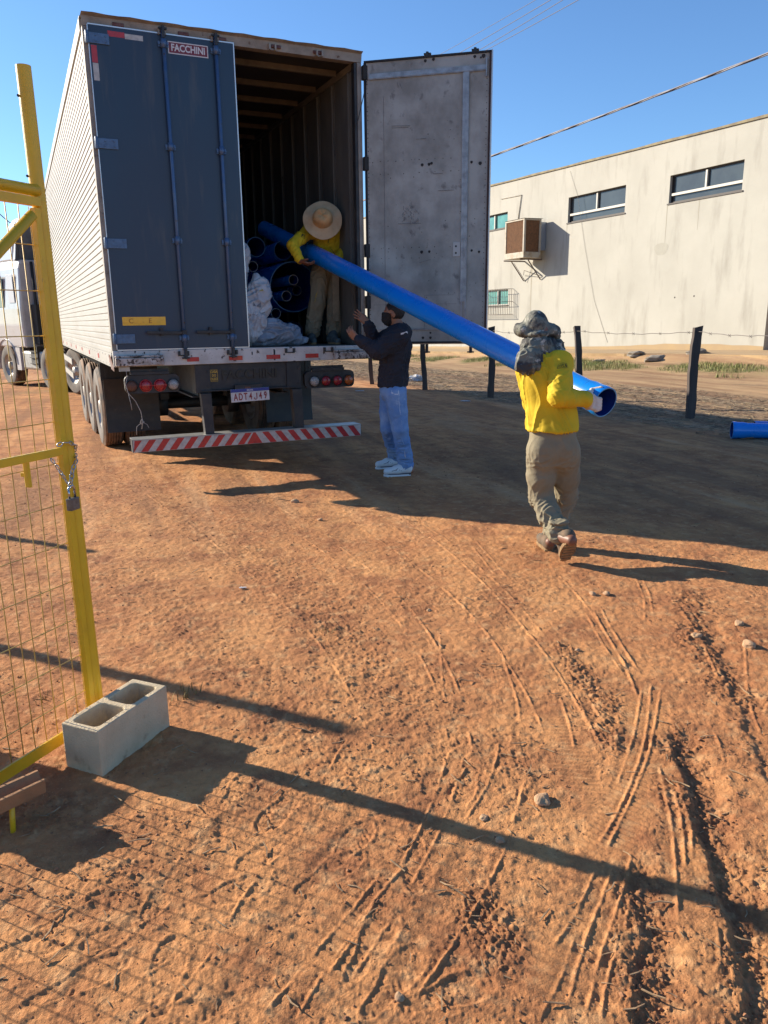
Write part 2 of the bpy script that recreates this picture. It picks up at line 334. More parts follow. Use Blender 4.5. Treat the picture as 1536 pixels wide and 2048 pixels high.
RIDGES = [  # tyre edge ridges surveyed on the ground
    [(1303, 1365), (1290, 1480), (1248, 1600), (1195, 1690)], [(1322, 1375), (1300, 1500), (1262, 1600), (1212, 1700)],
    [(1285, 1370), (1268, 1470), (1235, 1570)], [(1318, 1530), (1342, 1640), (1352, 1740), (1358, 1850)],
    [(1338, 1545), (1362, 1640), (1372, 1740)], [(1352, 1560), (1380, 1650), (1385, 1720)],
    [(1265, 1700), (1240, 1800), (1205, 1900), (1170, 2040)], [(1232, 1720), (1195, 1820), (1165, 1900), (1135, 2010)],
    [(1195, 1730), (1150, 1830), (1100, 1900)], [(1240, 1870), (1215, 1960), (1200, 2047)], [(1150, 1870), (1120, 1960), (1075, 2047)],
    [(767, 1745), (700, 1825), (620, 1920), (525, 2035)], [(767, 1785), (690, 1890), (640, 1960), (590, 2047)],
    [(430, 1895), (390, 1950), (320, 2035)], [(515, 1755), (485, 1800), (455, 1850)], [(310, 1770), (290, 1805), (270, 1840)],
    [(1185, 1220), (1215, 1270), (1270, 1360)], [(1200, 1215), (1232, 1270), (1285, 1350)], [(1172, 1225), (1205, 1285), (1250, 1350)],
    [(1150, 1380), (1180, 1450), (1210, 1500)], [(1120, 1390), (1140, 1450), (1150, 1500)], [(880, 1270), (886, 1370), (892, 1400)],
    [(950, 1080), (985, 1120), (1010, 1150)], [(938, 1085), (970, 1125), (990, 1150)], [(1005, 1310), (1035, 1400), (1040, 1440)],
    [(1280, 1150), (1300, 1190), (1305, 1230)], [(1268, 1150), (1288, 1195), (1290, 1240)], [(700, 1470), (670, 1520), (640, 1570)],
    [(820, 1720), (760, 1790), (700, 1860)], [(1000, 1480), (980, 1560), (930, 1640)], [(1415, 1440), (1440, 1490), (1450, 1530)],
    [(1490, 1290), (1500, 1400), (1530, 1480)],
    [(770, 1010), (880, 1090), (990, 1190), (1100, 1320), (1180, 1450)], [(790, 1008), (905, 1090), (1018, 1190), (1128, 1320), (1205, 1440)], [(700, 1040), (830, 1130), (950, 1240), (1050, 1380), (1110, 1520)],
    [(420, 960), (600, 1070), (760, 1200), (860, 1350), (900, 1500)], [(455, 955), (640, 1065), (800, 1195), (905, 1350), (945, 1500)], [(240, 950), (420, 1080), (600, 1240), (720, 1420)],
    [(1100, 1130), (1180, 1220), (1250, 1330), (1290, 1430)], [(1330, 1180), (1390, 1260), (1440, 1360)], [(900, 1500), (850, 1640), (760, 1800), (650, 1960)], [(930, 1510), (885, 1650), (800, 1810), (700, 1960)],
    [(1050, 1560), (1010, 1700), (930, 1850), (830, 2000)], [(1430, 1840), (1440, 1920), (1400, 1990)]]
RIDGES = [smooth_poly(G(r), 4) for r in RIDGES]
LUGS = [(G([(1300, 1350), (1275, 1560), (1205, 1720), (1140, 1880), (1085, 2045)]), .075), (G([(1335, 1500), (1362, 1640), (1375, 1860)]), .06),
        (G([(770, 1765), (690, 1865), (560, 2040)]), .07), (G([(1190, 1215), (1240, 1300), (1280, 1370)]), .06), (G([(1060, 1380), (1130, 1500), (1190, 1660)]), .08)]
RUTS = [(smooth_poly(G([(1330, 1450), (1372, 1560), (1400, 1680), (1438, 1780), (1468, 1900), (1482, 2047)])), .017, .15),
        (smooth_poly(G([(1385, 1225), (1440, 1330), (1490, 1450), (1536, 1560)])), .008, .14),
        (smooth_poly(G([(1225, 1700), (1275, 1830), (1280, 1950), (1260, 2047)])), .012, .12)]
CLODS = [(G([(1350, 1480), (1380, 1600), (1440, 1720), (1500, 1850), (1530, 2040)]), .13), (G([(1380, 1190), (1400, 1290), (1460, 1380), (1536, 1420)]), .12),
         (G([(1285, 1750), (1300, 1850), (1290, 2040)]), .08), (G([(1130, 1300), (1200, 1390), (1230, 1480)]), .09), (G([(350, 1000), (600, 1180), (800, 1420)]), .30, .42),
         (G([(250, 1150), (560, 1420), (700, 1560)]), .2, .4), (G([(960, 1800), (1000, 1900)]), .08), (G([(620, 1230), (700, 1270)]), .1), (G([(20, 1640), (150, 1620)]), .12)]
random.seed(3)
FEET = [(335, 1950), (900, 1985), (790, 1960), (960, 1850), (700, 1690), (540, 1700), (450, 1790), (250, 1850), (835, 1730), (480, 1580), (660, 1745), (150, 1830),
        (385, 2030), (930, 1570), (160, 1960), (560, 1620), (745, 1890),
        (40, 1900), (1450, 1650)]
FEET = [(*gpx(x, y)[:2], random.uniform(-.6, 1.4) + (math.pi if random.random() < .4 else 0), random.choice((0, 1))) for x, y in FEET]

def macro(x, y):
    """terrain without detail"""
    qx = x - B0[0]; qy = y - B0[1]
    w = -(qx * FU[0] + qy * FU[1]); s = np.clip(qx * FV[0] + qy * FV[1], -25, 60)
    zf = .5 - .0247 * s
    bank = sstep(3.2, 3.7, w) * .20 + sstep(3.7, 4.3, w) * .02 + sstep(4.3, 6.5, w) * .14
    z = (zf - .01 * np.clip(w, 0, 4) - bank) * (1 - sstep(5.0, 11.0, w))
    z = z + .012 * vnoise2(x * .8, y * .8, 5) + .02 * vnoise2(x * .25 + 3, y * .25, 6) * sstep(4, 12, np.hypot(x, y))
    return z, w, s
def ground_z(x, y, full=True):
    x = np.asarray(x, float); y = np.asarray(y, float)
    z, w, s = macro(x, y)
    r = np.hypot(x, y)
    near = 1 - sstep(9, 16, r)
    dist = np.zeros_like(x); ridge = np.zeros_like(x)
    qa = x * TU[0] + y * TU[1]; qb = x * TV[0] + y * TV[1]; z = z + .016 * fbm2(qa * 2.1, qb * .2, 95, 3) * sstep(4.0, 6.5, r) * (1 - sstep(9.0, 11.5, qa - 0.9)) * near
    # ruts
    for pts, dep, wid in RUTS:
        p = np.array(pts); m = (x > p[:, 0].min() - .5) & (x < p[:, 0].max() + .5) & (y > p[:, 1].min() - .5) & (y < p[:, 1].max() + .5)
        if not m.any(): continue
        xx = x[m] + .03 * vnoise2(x[m] * 9, y[m] * 9, 40); yy = y[m] + .03 * vnoise2(x[m] * 9 + 7, y[m] * 9, 41)
        d, sd, al, L = seg_dist(xx, yy, pts); e = -d * sd
        ends = sstep(0, .15, al) * (1 - sstep(L - .1, L + .3, al))
        prof = -dep * sstep(-.012, .02, e) * (1 - sstep(wid * .4, wid, e)) + dep * .12 * np.exp(-((e + .02) / .03) ** 2)
        z[m] += prof * ends
    # clod zones
    cl = np.zeros_like(x)
    for pts, wid, *st in CLODS:
        p = np.array(pts); m = (x > p[:, 0].min() - .8) & (x < p[:, 0].max() + .8) & (y > p[:, 1].min() - .8) & (y < p[:, 1].max() + .8)
        if not m.any(): continue
        d, sd, al, L = seg_dist(x[m], y[m], pts)
        cl[m] = np.maximum(cl[m], (st[0] if st else .9) * (1 - sstep(wid * .2, wid * 1.3, d + .7 * wid * fbm2(x[m] * 9, y[m] * 9, 9, 3))))
    patch = sstep(.05, .3, fbm2(x * 1.3, y * 1.3, 50, 3)) * .30
    cl = np.maximum(cl, patch) * near
    # packed lanes stay smoother
    flat = np.zeros_like(x)
    for pts, wid in LUGS:
        p = np.array(pts); m = (x > p[:, 0].min() - .3) & (x < p[:, 0].max() + .3) & (y > p[:, 1].min() - .3) & (y < p[:, 1].max() + .3)
        if not m.any(): continue
        d, sd, al, L = seg_dist(x[m], y[m], pts)
        k = (1 - sstep(wid * .8, wid * 1.15, d)) * sstep(0, .15, al) * (1 - sstep(L - .15, L, al)) * sstep(-.25, .1, vnoise2(x[m] * 3, y[m] * 3, 77))
        flat[m] = np.maximum(flat[m], k)
        ph = al * 2 * math.pi / .026 + np.sign(d * sd) * d * 40
        z[m] += k * .0022 * np.tanh(1.6 * np.sin(ph)) 
    rough_ = (1 - .75 * flat)
    z += rough_ * (.006 * fbm2(x * 3.1, y * 3.1, 1, 2) + .0040 * fbm2(x * 9, y * 9, 2, 3)) * np.clip(near + .3, 0, 1)
    a = fbm2(x * 26, y * 26, 4, 3); z += rough_ * .0046 * a * near
    b = 1 - np.abs(vnoise2(x * 34 + 2 * vnoise2(x * 8, y * 8, 61), y * 34, 62)) * 2.4
    z += rough_ * .0009 * b * near * sstep(-.3, .3, vnoise2(x * 2.1, y * 2.1, 63))
    # crumbs
    near2 = 1 - sstep(5, 9, r)
    d1, v1 = cell2(x * 40, y * 40, 5); z += near2 * np.clip(.55 - d1, 0, 1) * (.004 + .013 * cl) * (v1 > (.90 - .5 * cl)) * (1 - .8 * flat)
    d2, v2 = cell2(x * 85, y * 85, 8); z += near2 * np.clip(.6 - d2, 0, 1) * (.0032 + .005 * cl) * (v2 > (.66 - .4 * cl)) * (1 - .6 * flat)
    z += cl * .008 * fbm2(x * 17, y * 17, 70, 3)
    # tyre ridges
    for k, pts in enumerate(RIDGES):
        p = np.array(pts); m = (x > p[:, 0].min() - .06) & (x < p[:, 0].max() + .06) & (y > p[:, 1].min() - .06) & (y < p[:, 1].max() + .06)
        if not m.any(): continue
        xm, ym = x[m], y[m]; j = .0032 * vnoise2(xm * 26, ym * 26, 30 + k)
        d, sd, al, L = seg_dist(xm, ym, pts); e = d * sd + j
        amp = .0050 * (.72 + 1.1 * vnoise2(xm * 11, ym * 11, 90 + k) - (k > 32) * (.25 - 1.2 * vnoise2(xm * 3, ym * 3, 60 + k))) * sstep(0, .05, al) * (1 - sstep(L - .05, L, al))
        z[m] += np.clip(amp, 0, 1) * (np.exp(-(e / .0046) ** 2) - .30 * np.exp(-((e - .011) / .007) ** 2))
    # shoe prints
    for fx, fy, an, kind in FEET:
        m = (np.abs(x - fx) < .22) & (np.abs(y - fy) < .22)
        if not m.any(): continue
        c_, s_ = math.cos(an), math.sin(an); a_ = (x[m] - fx) * s_ + (y[m] - fy) * c_; b_ = (x[m] - fx) * c_ - (y[m] - fy) * s_
        b_ = b_ + .004 * vnoise2(x[m] * 40, y[m] * 40, 12)
        wd = .041 - .012 * sstep(.02, -.06, a_) + .004 * np.sin(a_ * 30)
        q = np.sqrt((b_ / wd) ** 2 + (a_ / .125) ** 4)
        inside = 1 - sstep(.9, 1.05, q); rim = np.exp(-((q - 1.12) / .12) ** 2)
        tread = np.tanh(2 * np.sin((a_ * 1 + (np.abs(b_) * (.8 if kind else -.2))) * 2 * math.pi / .021)) if kind else np.tanh(2 * np.sin(np.sqrt(b_ ** 2 + (a_ - .06) ** 2) * 2 * math.pi / .019))
        er = .35 + .45 * sstep(-.35, .45, vnoise2(x[m] * 9, y[m] * 9, 15)); z[m] += er * (-inside * (.0035 - .0017 * tread * sstep(-.2, .2, vnoise2(x[m] * 22, y[m] * 22, 16))) + rim * .0028)
    if not full: return z
    return z, cl, flat, w, s
def gz(x, y): return float(ground_z(np.array([x]), np.array([y]), False)[0])

def make_ground():
    rr = [1.0]
    while rr[-1] < 9: rr.append(rr[-1] * 1.0023)
    while rr[-1] < 45: rr.append(rr[-1] * 1.009)
    while rr[-1] < 4000: rr.append(rr[-1] * 1.12)
    rr = np.array(rr)
    th = np.concatenate([np.arange(-180, -60, 4), np.arange(-60, -33, .5), np.arange(-33, 33, .078), np.arange(33, 60, .5), np.arange(60, 180, 4)])
    T, RR = np.meshgrid(np.radians(th), rr); X = RR * np.sin(T); Y = RR * np.cos(T)
    nr, nt = X.shape; x = X.ravel(); y = Y.ravel()
    z, cl, flat, w, s = ground_z(x, y)
    co = np.column_stack([x, y, z]); co = np.vstack([co, [0, 0, 0]])
    idx = np.arange(nr * nt).reshape(nr, nt); a = idx[:-1, :]; b = np.roll(idx, -1, 1)[:-1, :]; c = np.roll(idx, -1, 1)[1:, :]; d = idx[1:, :]
    quads = np.stack([a, d, c, b], -1).reshape(-1, 4)[:, ::-1]
    tris = np.stack([idx[0, :], np.roll(idx[0, :], -1), np.full(nt, nr * nt)], -1)
    me = bpy.data.meshes.new('ground')
    me.vertices.add(len(co)); me.vertices.foreach_set('co', co.astype(np.float32).ravel())
    nl = quads.size + tris.size; me.loops.add(nl); me.loops.foreach_set('vertex_index', np.concatenate([quads.ravel(), tris.ravel()]).astype(np.int32))
    nq, ntr = len(quads), len(tris); me.polygons.add(nq + ntr)
    me.polygons.foreach_set('loop_start', np.concatenate([np.arange(nq) * 4, nq * 4 + np.arange(ntr) * 3]).astype(np.int32))
    me.polygons.foreach_set('loop_total', np.concatenate([np.full(nq, 4), np.full(ntr, 3)]).astype(np.int32))
    me.polygons.foreach_set('use_smooth', np.ones(nq + ntr, bool))
    me.update(); me.validate()
    # what the soil is made of: R litter/mulch, G grass, B pale compacted earth, A loose dark crumbs
    r = np.hypot(x, y); ww = w + .5 * fbm2(x * .7, y * .7, 33, 3)
    mulch = sstep(8.2, 9.0, ww) * (1 - sstep(12.0, 12.9, ww)) * sstep(7.0, 9.5, r)
    mulch *= sstep(-.55, -.1, fbm2(x * 2.5, y * 2.5, 35, 3))
    grass = sstep(3.9, 4.6, ww) * (1 - sstep(5.3, 6.2, ww)) * sstep(-.35, .15, fbm2(x * .55, y * .55, 36, 3))
    pale = sstep(13.4, 10.5, ww)
    g2 = sstep(.25, .5, fbm2(x * .35 + 9, y * .35, 37, 3)) * .35 * sstep(13, 20, r)
    col = np.column_stack([mulch, np.maximum(grass, g2 * (ww > 9)), pale, np.clip(cl, 0, 1)]); col = np.vstack([col, [0, 0, 0, 0]]).astype(np.float32)
    at = me.color_attributes.new('soil', 'FLOAT_COLOR', 'POINT'); at.data.foreach_set('color', col.ravel())
    m = bpy.data.materials.new('red earth'); m.use_nodes = True; n = m.node_tree.nodes; l = m.node_tree.links; bs = n['Principled BSDF']
    bs.inputs['Roughness'].default_value = .95; bs.inputs['Specular IOR Level'].default_value = .15
    ge = n.new('ShaderNodeNewGeometry'); ca = n.new('ShaderNodeVertexColor'); ca.layer_name = 'soil'
    sep = n.new('ShaderNodeSeparateColor'); l.new(ca.outputs['Color'], sep.inputs[0])
    def ns(sc, det=5, ro=.6):
        t = n.new('ShaderNodeTexNoise'); t.inputs['Scale'].default_value = sc; t.inputs['Detail'].default_value = det; t.inputs['Roughness'].default_value = ro
        l.new(ge.outputs['Position'], t.inputs['Vector']); return t.outputs['Fac']
    def mr(s_, a_, b_, c_=0., d_=1.):
        q = n.new('ShaderNodeMapRange'); q.inputs[1].default_value = a_; q.inputs[2].default_value = b_; q.inputs[3].default_value = c_; q.inputs[4].default_value = d_; l.new(s_, q.inputs[0]); return q.outputs[0]
    def mx(f, a_, b_):
        q = n.new('ShaderNodeMix'); q.data_type = 'RGBA'
        if isinstance(f, float): q.inputs[0].default_value = f
        else: l.new(f, q.inputs[0])
        for i, v in ((6, a_), (7, b_)):
            if isinstance(v, tuple): q.inputs[i].default_value = (*v, 1)
            else: l.new(v, q.inputs[i])
        return q.outputs[2]
    def mul(a_, b_):
        q = n.new('ShaderNodeMath'); q.operation = 'MULTIPLY'; q.use_clamp = True
        for i, v in ((0, a_), (1, b_)):
            if isinstance(v, float): q.inputs[i].default_value = v
            else: l.new(v, q.inputs[i])
        return q.outputs[0]
    c = mx(mr(ns(.9, 7), .38, .60), SOIL_A, SOIL_B)
    c = mx(mr(ns(3.5, 8), .46, .66), c, SOIL_C)
    c = mx(mul(mr(ns(38, 6), .5, .72), .45), c, (.27, .125, .058))
    c = mx(mul(ca.outputs['Alpha'], mr(ns(22, 6), .35, .6, .15, .8)), c, (.22, .095, .046))
    c = mx(mr(ns(13, 7), .52, .68, 0, .6), c, (.62, .36, .17))
    c = mx(mr(ns(150, 3), .64, .72, 0, .6), c, (.66, .42, .23))
    pal = mx(mr(ns(.9, 6), .35, .65), (.44, .30, .165), (.37, .24, .13))
    pal = mx(mr(ns(5, 6), .5, .8), pal, (.34, .21, .13)); c = mx(sep.outputs[2], c, pal)
    mu = mx(mr(ns(9, 8), .4, .62), (.15, .105, .07), (.32, .24, .15)); mu = mx(mr(ns(45, 4), .56, .64), mu, (.42, .34, .22)); mu = mx(mr(ns(11, 6), .50, .60), mu, (.07, .05, .036))
    c = mx(sep.outputs[0], c, mu)
    mpp = n.new('ShaderNodeMapping'); mpp.vector_type = 'TEXTURE'; mpp.inputs['Rotation'].default_value = (0, 0, YAW - .12); mpp.inputs['Scale'].default_value = (.42, 4.5, 1); l.new(ge.outputs['Position'], mpp.inputs[0])
    st = n.new('ShaderNodeTexNoise'); st.inputs['Scale'].default_value = 1.0; st.inputs['Detail'].default_value = 5; st.inputs['Roughness'].default_value = .6; l.new(mpp.outputs[0], st.inputs['Vector'])
    ln = n.new('ShaderNodeVectorMath'); ln.operation = 'LENGTH'; l.new(ge.outputs['Position'], ln.inputs[0])
    far = mr(ln.outputs['Value'], 4.2, 7.0)
    c = mx(mul(mul(far, mr(st.outputs['Fac'], .46, .62)), .55), c, (.20, .105, .06)); c = mx(mul(mul(far, mr(st.outputs['Fac'], .46, .32)), .45), c, (.56, .35, .19))
    gr = mx(mr(ns(7, 6), .4, .6), (.16, .17, .06), (.25, .21, .10)); c = mx(mul(sep.outputs[1], mr(ns(3, 6), .35, .55)), c, gr)
    l.new(c, bs.inputs['Base Color'])
    bp = n.new('ShaderNodeBump'); bp.inputs['Strength'].default_value = .8; bp.inputs['Distance'].default_value = .006
    bp2 = n.new('ShaderNodeBump'); bp2.inputs['Strength'].default_value = .55; bp2.inputs['Distance'].default_value = .02
    l.new(ns(14, 10, .7), bp2.inputs['Height']); l.new(ns(170, 5, .65), bp.inputs['Height']); l.new(bp2.outputs[0], bp.inputs['Normal']); l.new(bp.outputs[0], bs.inputs['Normal'])
    me.materials.append(m)
    o = bpy.data.objects.new('ground', me); link(o); tag(o, kind='structure'); return o
SOIL_A, SOIL_B, SOIL_C = (.61, .295, .118), (.46, .200, .082), (.33, .138, .062)
make_ground()

def scatter_obj(name, pts, maker, m, label, cat):
    """many tiny pieces in one uncounted mass"""
    V = []; F = []; k = 0
    for p in pts:
        v, f = maker(p); V.append(v); F += [[k + i for i in q] for q in f]; k += len(v)
    me = bpy.data.meshes.new(name); me.from_pydata(np.vstack(V).tolist(), [], F); me.materials.append(m)
    o = bpy.data.objects.new(name, me); link(o); tag(o, label, cat, kind='stuff'); return o
OCT = np.array([(1, 0, 0), (-1, 0, 0), (0, 1, 0), (0, -1, 0), (0, 0, 1), (0, 0, -1), (.6, .6, .5), (-.6, .6, .4), (.6, -.6, .45), (-.6, -.6, .5)], float)
_hull = None
def hull_faces():
    global _hull
    if _hull is None:
        bm = bmesh.new(); vs = [bm.verts.new(v) for v in OCT]; bm.verts.index_update()
        r_ = bmesh.ops.convex_hull(bm, input=vs); _hull = [[v.index for v in f.verts] for f in bm.faces]; bm.free()
    return _hull
def crumb(p):
    x, y, sz = p[:3]; a = OCT * (sz * rng.uniform(.6, 1.25, (len(OCT), 1))) * np.array([1, rng.uniform(.6, 1), .7])
    t = rng.uniform(0, 6.28); c_, s_ = math.cos(t), math.sin(t); a = np.column_stack([a[:, 0] * c_ - a[:, 1] * s_, a[:, 0] * s_ + a[:, 1] * c_, a[:, 2]])
    return a + np.array([x, y, p[3] + sz * .25]), hull_faces()
def twig(p):
    x, y, L, z = p; t = rng.uniform(0, 6.28); d = np.array([math.cos(t), math.sin(t), rng.uniform(-.05, .25)]); w = L * .02 + .0006
    n_ = np.array([-d[1], d[0], 0]); b = d + n_ * rng.uniform(-.5, .5); a0 = np.array([x, y, z + .002])
    a1 = a0 + d * L * .5; a2 = a1 + b / np.linalg.norm(b) * L * .5; a2[2] = max(a2[2], z + .001)
    v = [a0 - n_ * w, a0 + n_ * w, a1 - n_ * w, a1 + n_ * w, a2 - n_ * w * .5, a2 + n_ * w * .5]; v += [q + np.array([0, 0, w * 1.6]) for q in v]
    return np.array(v), [(0, 1, 3, 2), (2, 3, 5, 4), (6, 8, 9, 7), (8, 10, 11, 9), (0, 2, 8, 6), (2, 4, 10, 8), (1, 7, 9, 3), (3, 9, 11, 5)]
def rand_fan(n, r0, r1, a=34, pw=1.0):
    r_ = r0 * (r1 / r0) ** rng.uniform(0, 1, n); t = np.radians(rng.uniform(-a, a, n)); return r_ * np.sin(t), r_ * np.cos(t), r_
x_, y_, r_ = rand_fan(15000, 1.2, 9); z_, cl_, _f, _w, _s = ground_z(x_, y_)
keep = rng.uniform(0, 1, len(x_)) < (.16 + .84 * cl_) * (1 - .8 * _f); x_, y_, z_, r_ = x_[keep], y_[keep], z_[keep], r_[keep]
sz_ = .0016 + .0028 * rng.uniform(0, 1, len(x_)) ** 3 + .0006 * r_ + .004 * (rng.uniform(0, 1, len(x_)) > .96)
M['crumb'] = mat('earth crumb', (.34, .16, .075), (.22, .10, .05), 40, rough=.95)
scatter_obj('soil_crumbs', list(zip(x_, y_, sz_, z_)), crumb, M['crumb'], 'loose red crumbs of earth strewn over the yard', 'soil')
x_, y_, r_ = rand_fan(1500, 1.4, 10); z_, cl_, _f, _w, _s = ground_z(x_, y_)
keep = rng.uniform(0, 1, len(x_)) < (.25 + .6 * cl_) ; M['straw_bit'] = mat('dry stalk', (.42, .28, .15), (.25, .15, .08), 30, rough=.9)
L_ = .02 + .05 * rng.uniform(0, 1, len(x_)) ** 2
scatter_obj('straw_litter', [q for q, k in zip(zip(x_, y_, L_, z_), keep) if k], twig, M['straw_bit'], 'thin dry stalks and twigs scattered on the red earth', 'litter')
# dry litter by the wire fence
n_ = 9000; w_ = rng.uniform(8.6, 12.6, n_); s_ = rng.uniform(-16, 22, n_); q = B0[:2] - FU[:2] * w_[:, None] + FV[:2] * s_[:, None]
q = q[np.hypot(q[:, 0], q[:, 1]) > 8]; zq = ground_z(q[:, 0], q[:, 1], False); M['mulch'] = mat('cut grass litter', (.36, .28, .17), (.16, .11, .07), 3, rough=.95)
scatter_obj('cut_grass_litter', list(zip(q[:, 0], q[:, 1], rng.uniform(.05, .16, len(q)), zq)), twig, M['mulch'], 'band of cut dry grass lying along the wooden post fence', 'litter')
# green verge
def blade(p):
    x, y, z, h = p; t = rng.uniform(0, 6.28); d = np.array([math.cos(t), math.sin(t), 0]); ln = rng.uniform(.1, .6) * h; s2 = np.array([-d[1], d[0], 0]) * min(rng.uniform(.004, .012), h * .035 + .001)
    a = np.array([x, y, z - .01]); b = a + d * ln * .4 + np.array([0, 0, h * .6]); c_ = a + d * ln + np.array([0, 0, h])
    return np.array([a - s2, a + s2, b + s2 * .8, b - s2 * .8, c_]), [(0, 1, 2, 3), (3, 2, 4)]
n_ = 52000; w_ = rng.uniform(3.7, 6.4, n_); s_ = rng.uniform(-8, 30, n_); q = B0[:2] - FU[:2] * w_[:, None] + FV[:2] * s_[:, None]
den = fbm2(q[:, 0] * .55, q[:, 1] * .55, 36, 3); k = (den > -.22 + .3 * np.abs(w_ - 4.9)) & (rng.uniform(0, 1, n_) < .8); q = q[k]; den = den[k]; zq = ground_z(q[:, 0], q[:, 1], False)
M['grass'] = mat('verge grass', (.12, .165, .035), (.33, .29, .12), 1.6, .35, .65, .8)
scatter_obj('verge_grass', list(zip(q[:, 0], q[:, 1], zq, .03 + .17 * np.clip(den + .25, 0, .6) * rng.uniform(.4, 1.3, len(q)))), blade, M['grass'], 'green grass growing on the bank across the dirt road', 'grass')
# weeds near the block and in the yard
for k_, (wx, wy, n2, hh) in enumerate([(375, 1395, 34, .05), (655, 1262, 26, .03), (90, 1400, 18, .035)]):
    g_ = gpx(wx, wy); pl = []
    for i in range(n2):
        a_, b_ = g_[0] + random.gauss(0, .03), g_[1] + random.gauss(0, .03); pl.append((a_, b_, gz(a_, b_), hh * random.uniform(.5, 1.3)))
    V = []; F = []; kk = 0
    for p in pl:
        v, f = blade(p); v = v.copy(); V.append(v); F += [[kk + i for i in qq] for qq in f]; kk += len(v)
    me = bpy.data.meshes.new('weed_tuft'); me.from_pydata(np.vstack(V).tolist(), [], F); me.materials.append(mat('weed', (.16, .13, .045), (.34, .24, .11), 40, rough=.9))
    o = bpy.data.objects.new('weed_tuft', me); link(o)
    tag(o, ['small straw-coloured weed tuft beside the concrete block', 'dark low weed tuft in the middle of the red yard', 'small weed tuft seen through the yellow gate mesh'][k_], 'weed', 'weeds in the yard')
# stones
ST = [(1085, 1602, .026, 'largest pale stone lying alone in the lower right of the yard'), (1478, 1250, .022, 'pale stone near the right edge just below the worker shadow'),
      (1498, 1292, .03, 'flat stone at the far right, lowest of three by the rut'), (1185, 1190, .02, 'left one of two small stones right of the walking worker'),
      (1213, 1190, .018, 'right one of two small stones right of the walking worker'), (968, 1636, .013, 'small stone left of the largest pale stone'),
      (1393, 1275, .02, 'stone left of the flat stone by the rut'), (798, 1996, .011, 'tiny pale stone at the bottom of the yard'),
      (1000, 1682, .012, 'small stone on the edge of the long post shadow'), (858, 1222, .012, 'small stone in the middle distance of the yard'), (1155, 1302, .011, 'small stone between the tyre ridges and the worker'),
      (590, 1002, .03, 'flat stone in the light patch behind the truck'), (640, 1040, .018, 'small stone in front of the truck shadow tip')]
for sx_, sy_, sz, lb in ST:
    g_ = gpx(sx_, sy_); bm = bmesh.new(); bmesh.ops.create_icosphere(bm, subdivisions=3, radius=sz)
    sd_ = random.randrange(999)
    for v in bm.verts:
        nn = vnoise3(np.array([[v.co.x / sz * 1.3, v.co.y / sz * 1.3, v.co.z / sz * 1.3]]), sd_)[0]; v.co *= 1 + .3 * nn; v.co.z *= .62; v.co.x *= 1.25
    me = bpy.data.meshes.new('stone'); bm.to_mesh(me); bm.free(); me.materials.append(M['stone'])
    o = bpy.data.objects.new('stone', me); link(o); o.location = (g_[0], g_[1], gz(g_[0], g_[1]) + sz * .3); o.rotation_euler = (0, 0, random.uniform(0, 6))
    tag(o, lb, 'stone', 'loose stones in the yard')
# ---------------------------------------------------------------- building across the road
bld = empty('warehouse', (B0[0], B0[1], 0), YB)
tag(bld, 'long cream rendered two-storey warehouse wall with strip windows, across the dirt road', 'building')
# local: x = into the building, y = along the facade (away), z up; outer face at x = 0
H_ = 7.2; LEN = 34.0
def top_z(y): return 7.19 + .0172 * y
holes = {'upper': [(1.36, 4.36, 5.29, 6.18), (6.5, 9.77, 5.25, 6.21), (14.06, 16.6, 5.53, 6.2), (19.5, 22.0, 5.53, 6.2)], 'low': [(13.86, 15.95, 2.14, 2.84)]}
allh = holes['upper'] + holes['low']
ys = sorted({0, LEN} | {h[0] for h in allh} | {h[1] for h in allh}); zs0 = [-1.2] + sorted({h[2] for h in allh} | {h[3] for h in allh})
w = MB(); T_ = .22
for i in range(len(ys) - 1):
    for j in range(len(zs0)):
        y0, y1 = ys[i], ys[i + 1]; z0 = zs0[j]; last = j == len(zs0) - 1
        za, zb = (top_z(y0), top_z(y1)) if last else (zs0[j + 1],) * 2
        if any(y0 >= h[0] - 1e-6 and y1 <= h[1] + 1e-6 and z0 >= h[2] - 1e-6 and za <= h[3] + 1e-6 for h in allh): continue
        w.add([(0, y0, z0), (0, y1, z0), (0, y1, zb), (0, y0, za)], [(0, 1, 2, 3)])
for h in allh:      # reveals
    y0, y1, z0, z1 = h
    w.add([(0, y0, z0), (T_, y0, z0), (T_, y0, z1), (0, y0, z1)], [(0, 1, 2, 3)]); w.add([(0, y1, z0), (T_, y1, z0), (T_, y1, z1), (0, y1, z1)], [(0, 1, 2, 3)])
    w.add([(0, y0, z0), (0, y1, z0), (T_, y1, z0), (T_, y0, z0)], [(0, 1, 2, 3)]); w.add([(0, y0, z1), (0, y1, z1), (T_, y1, z1), (T_, y0, z1)], [(0, 1, 2, 3)])
w.add([(0, 0, -1.2), (14, 0, -1.2), (14, 0, 7.0), (0, 0, 7.19)], [(0, 1, 2, 3)]); w.add([(0, LEN, -1.2), (14, LEN, -1.2), (14, LEN, 7.4), (0, LEN, top_z(LEN))], [(0, 1, 2, 3)])
w.add([(14, 0, -1.2), (14, LEN, -1.2), (14, LEN, 7.4), (14, 0, 7.0)], [(0, 1, 2, 3)])
w.build('wall', M['stucco'], bld)
MB().add([(0, 0, 7.0), (14, 0, 7.0), (14, LEN, 7.3), (0, LEN, 7.3)], [(0, 1, 2, 3)]).build('roof', M['coping'], bld)
c = MB(); yy = np.linspace(-.05, LEN + .05, 40)
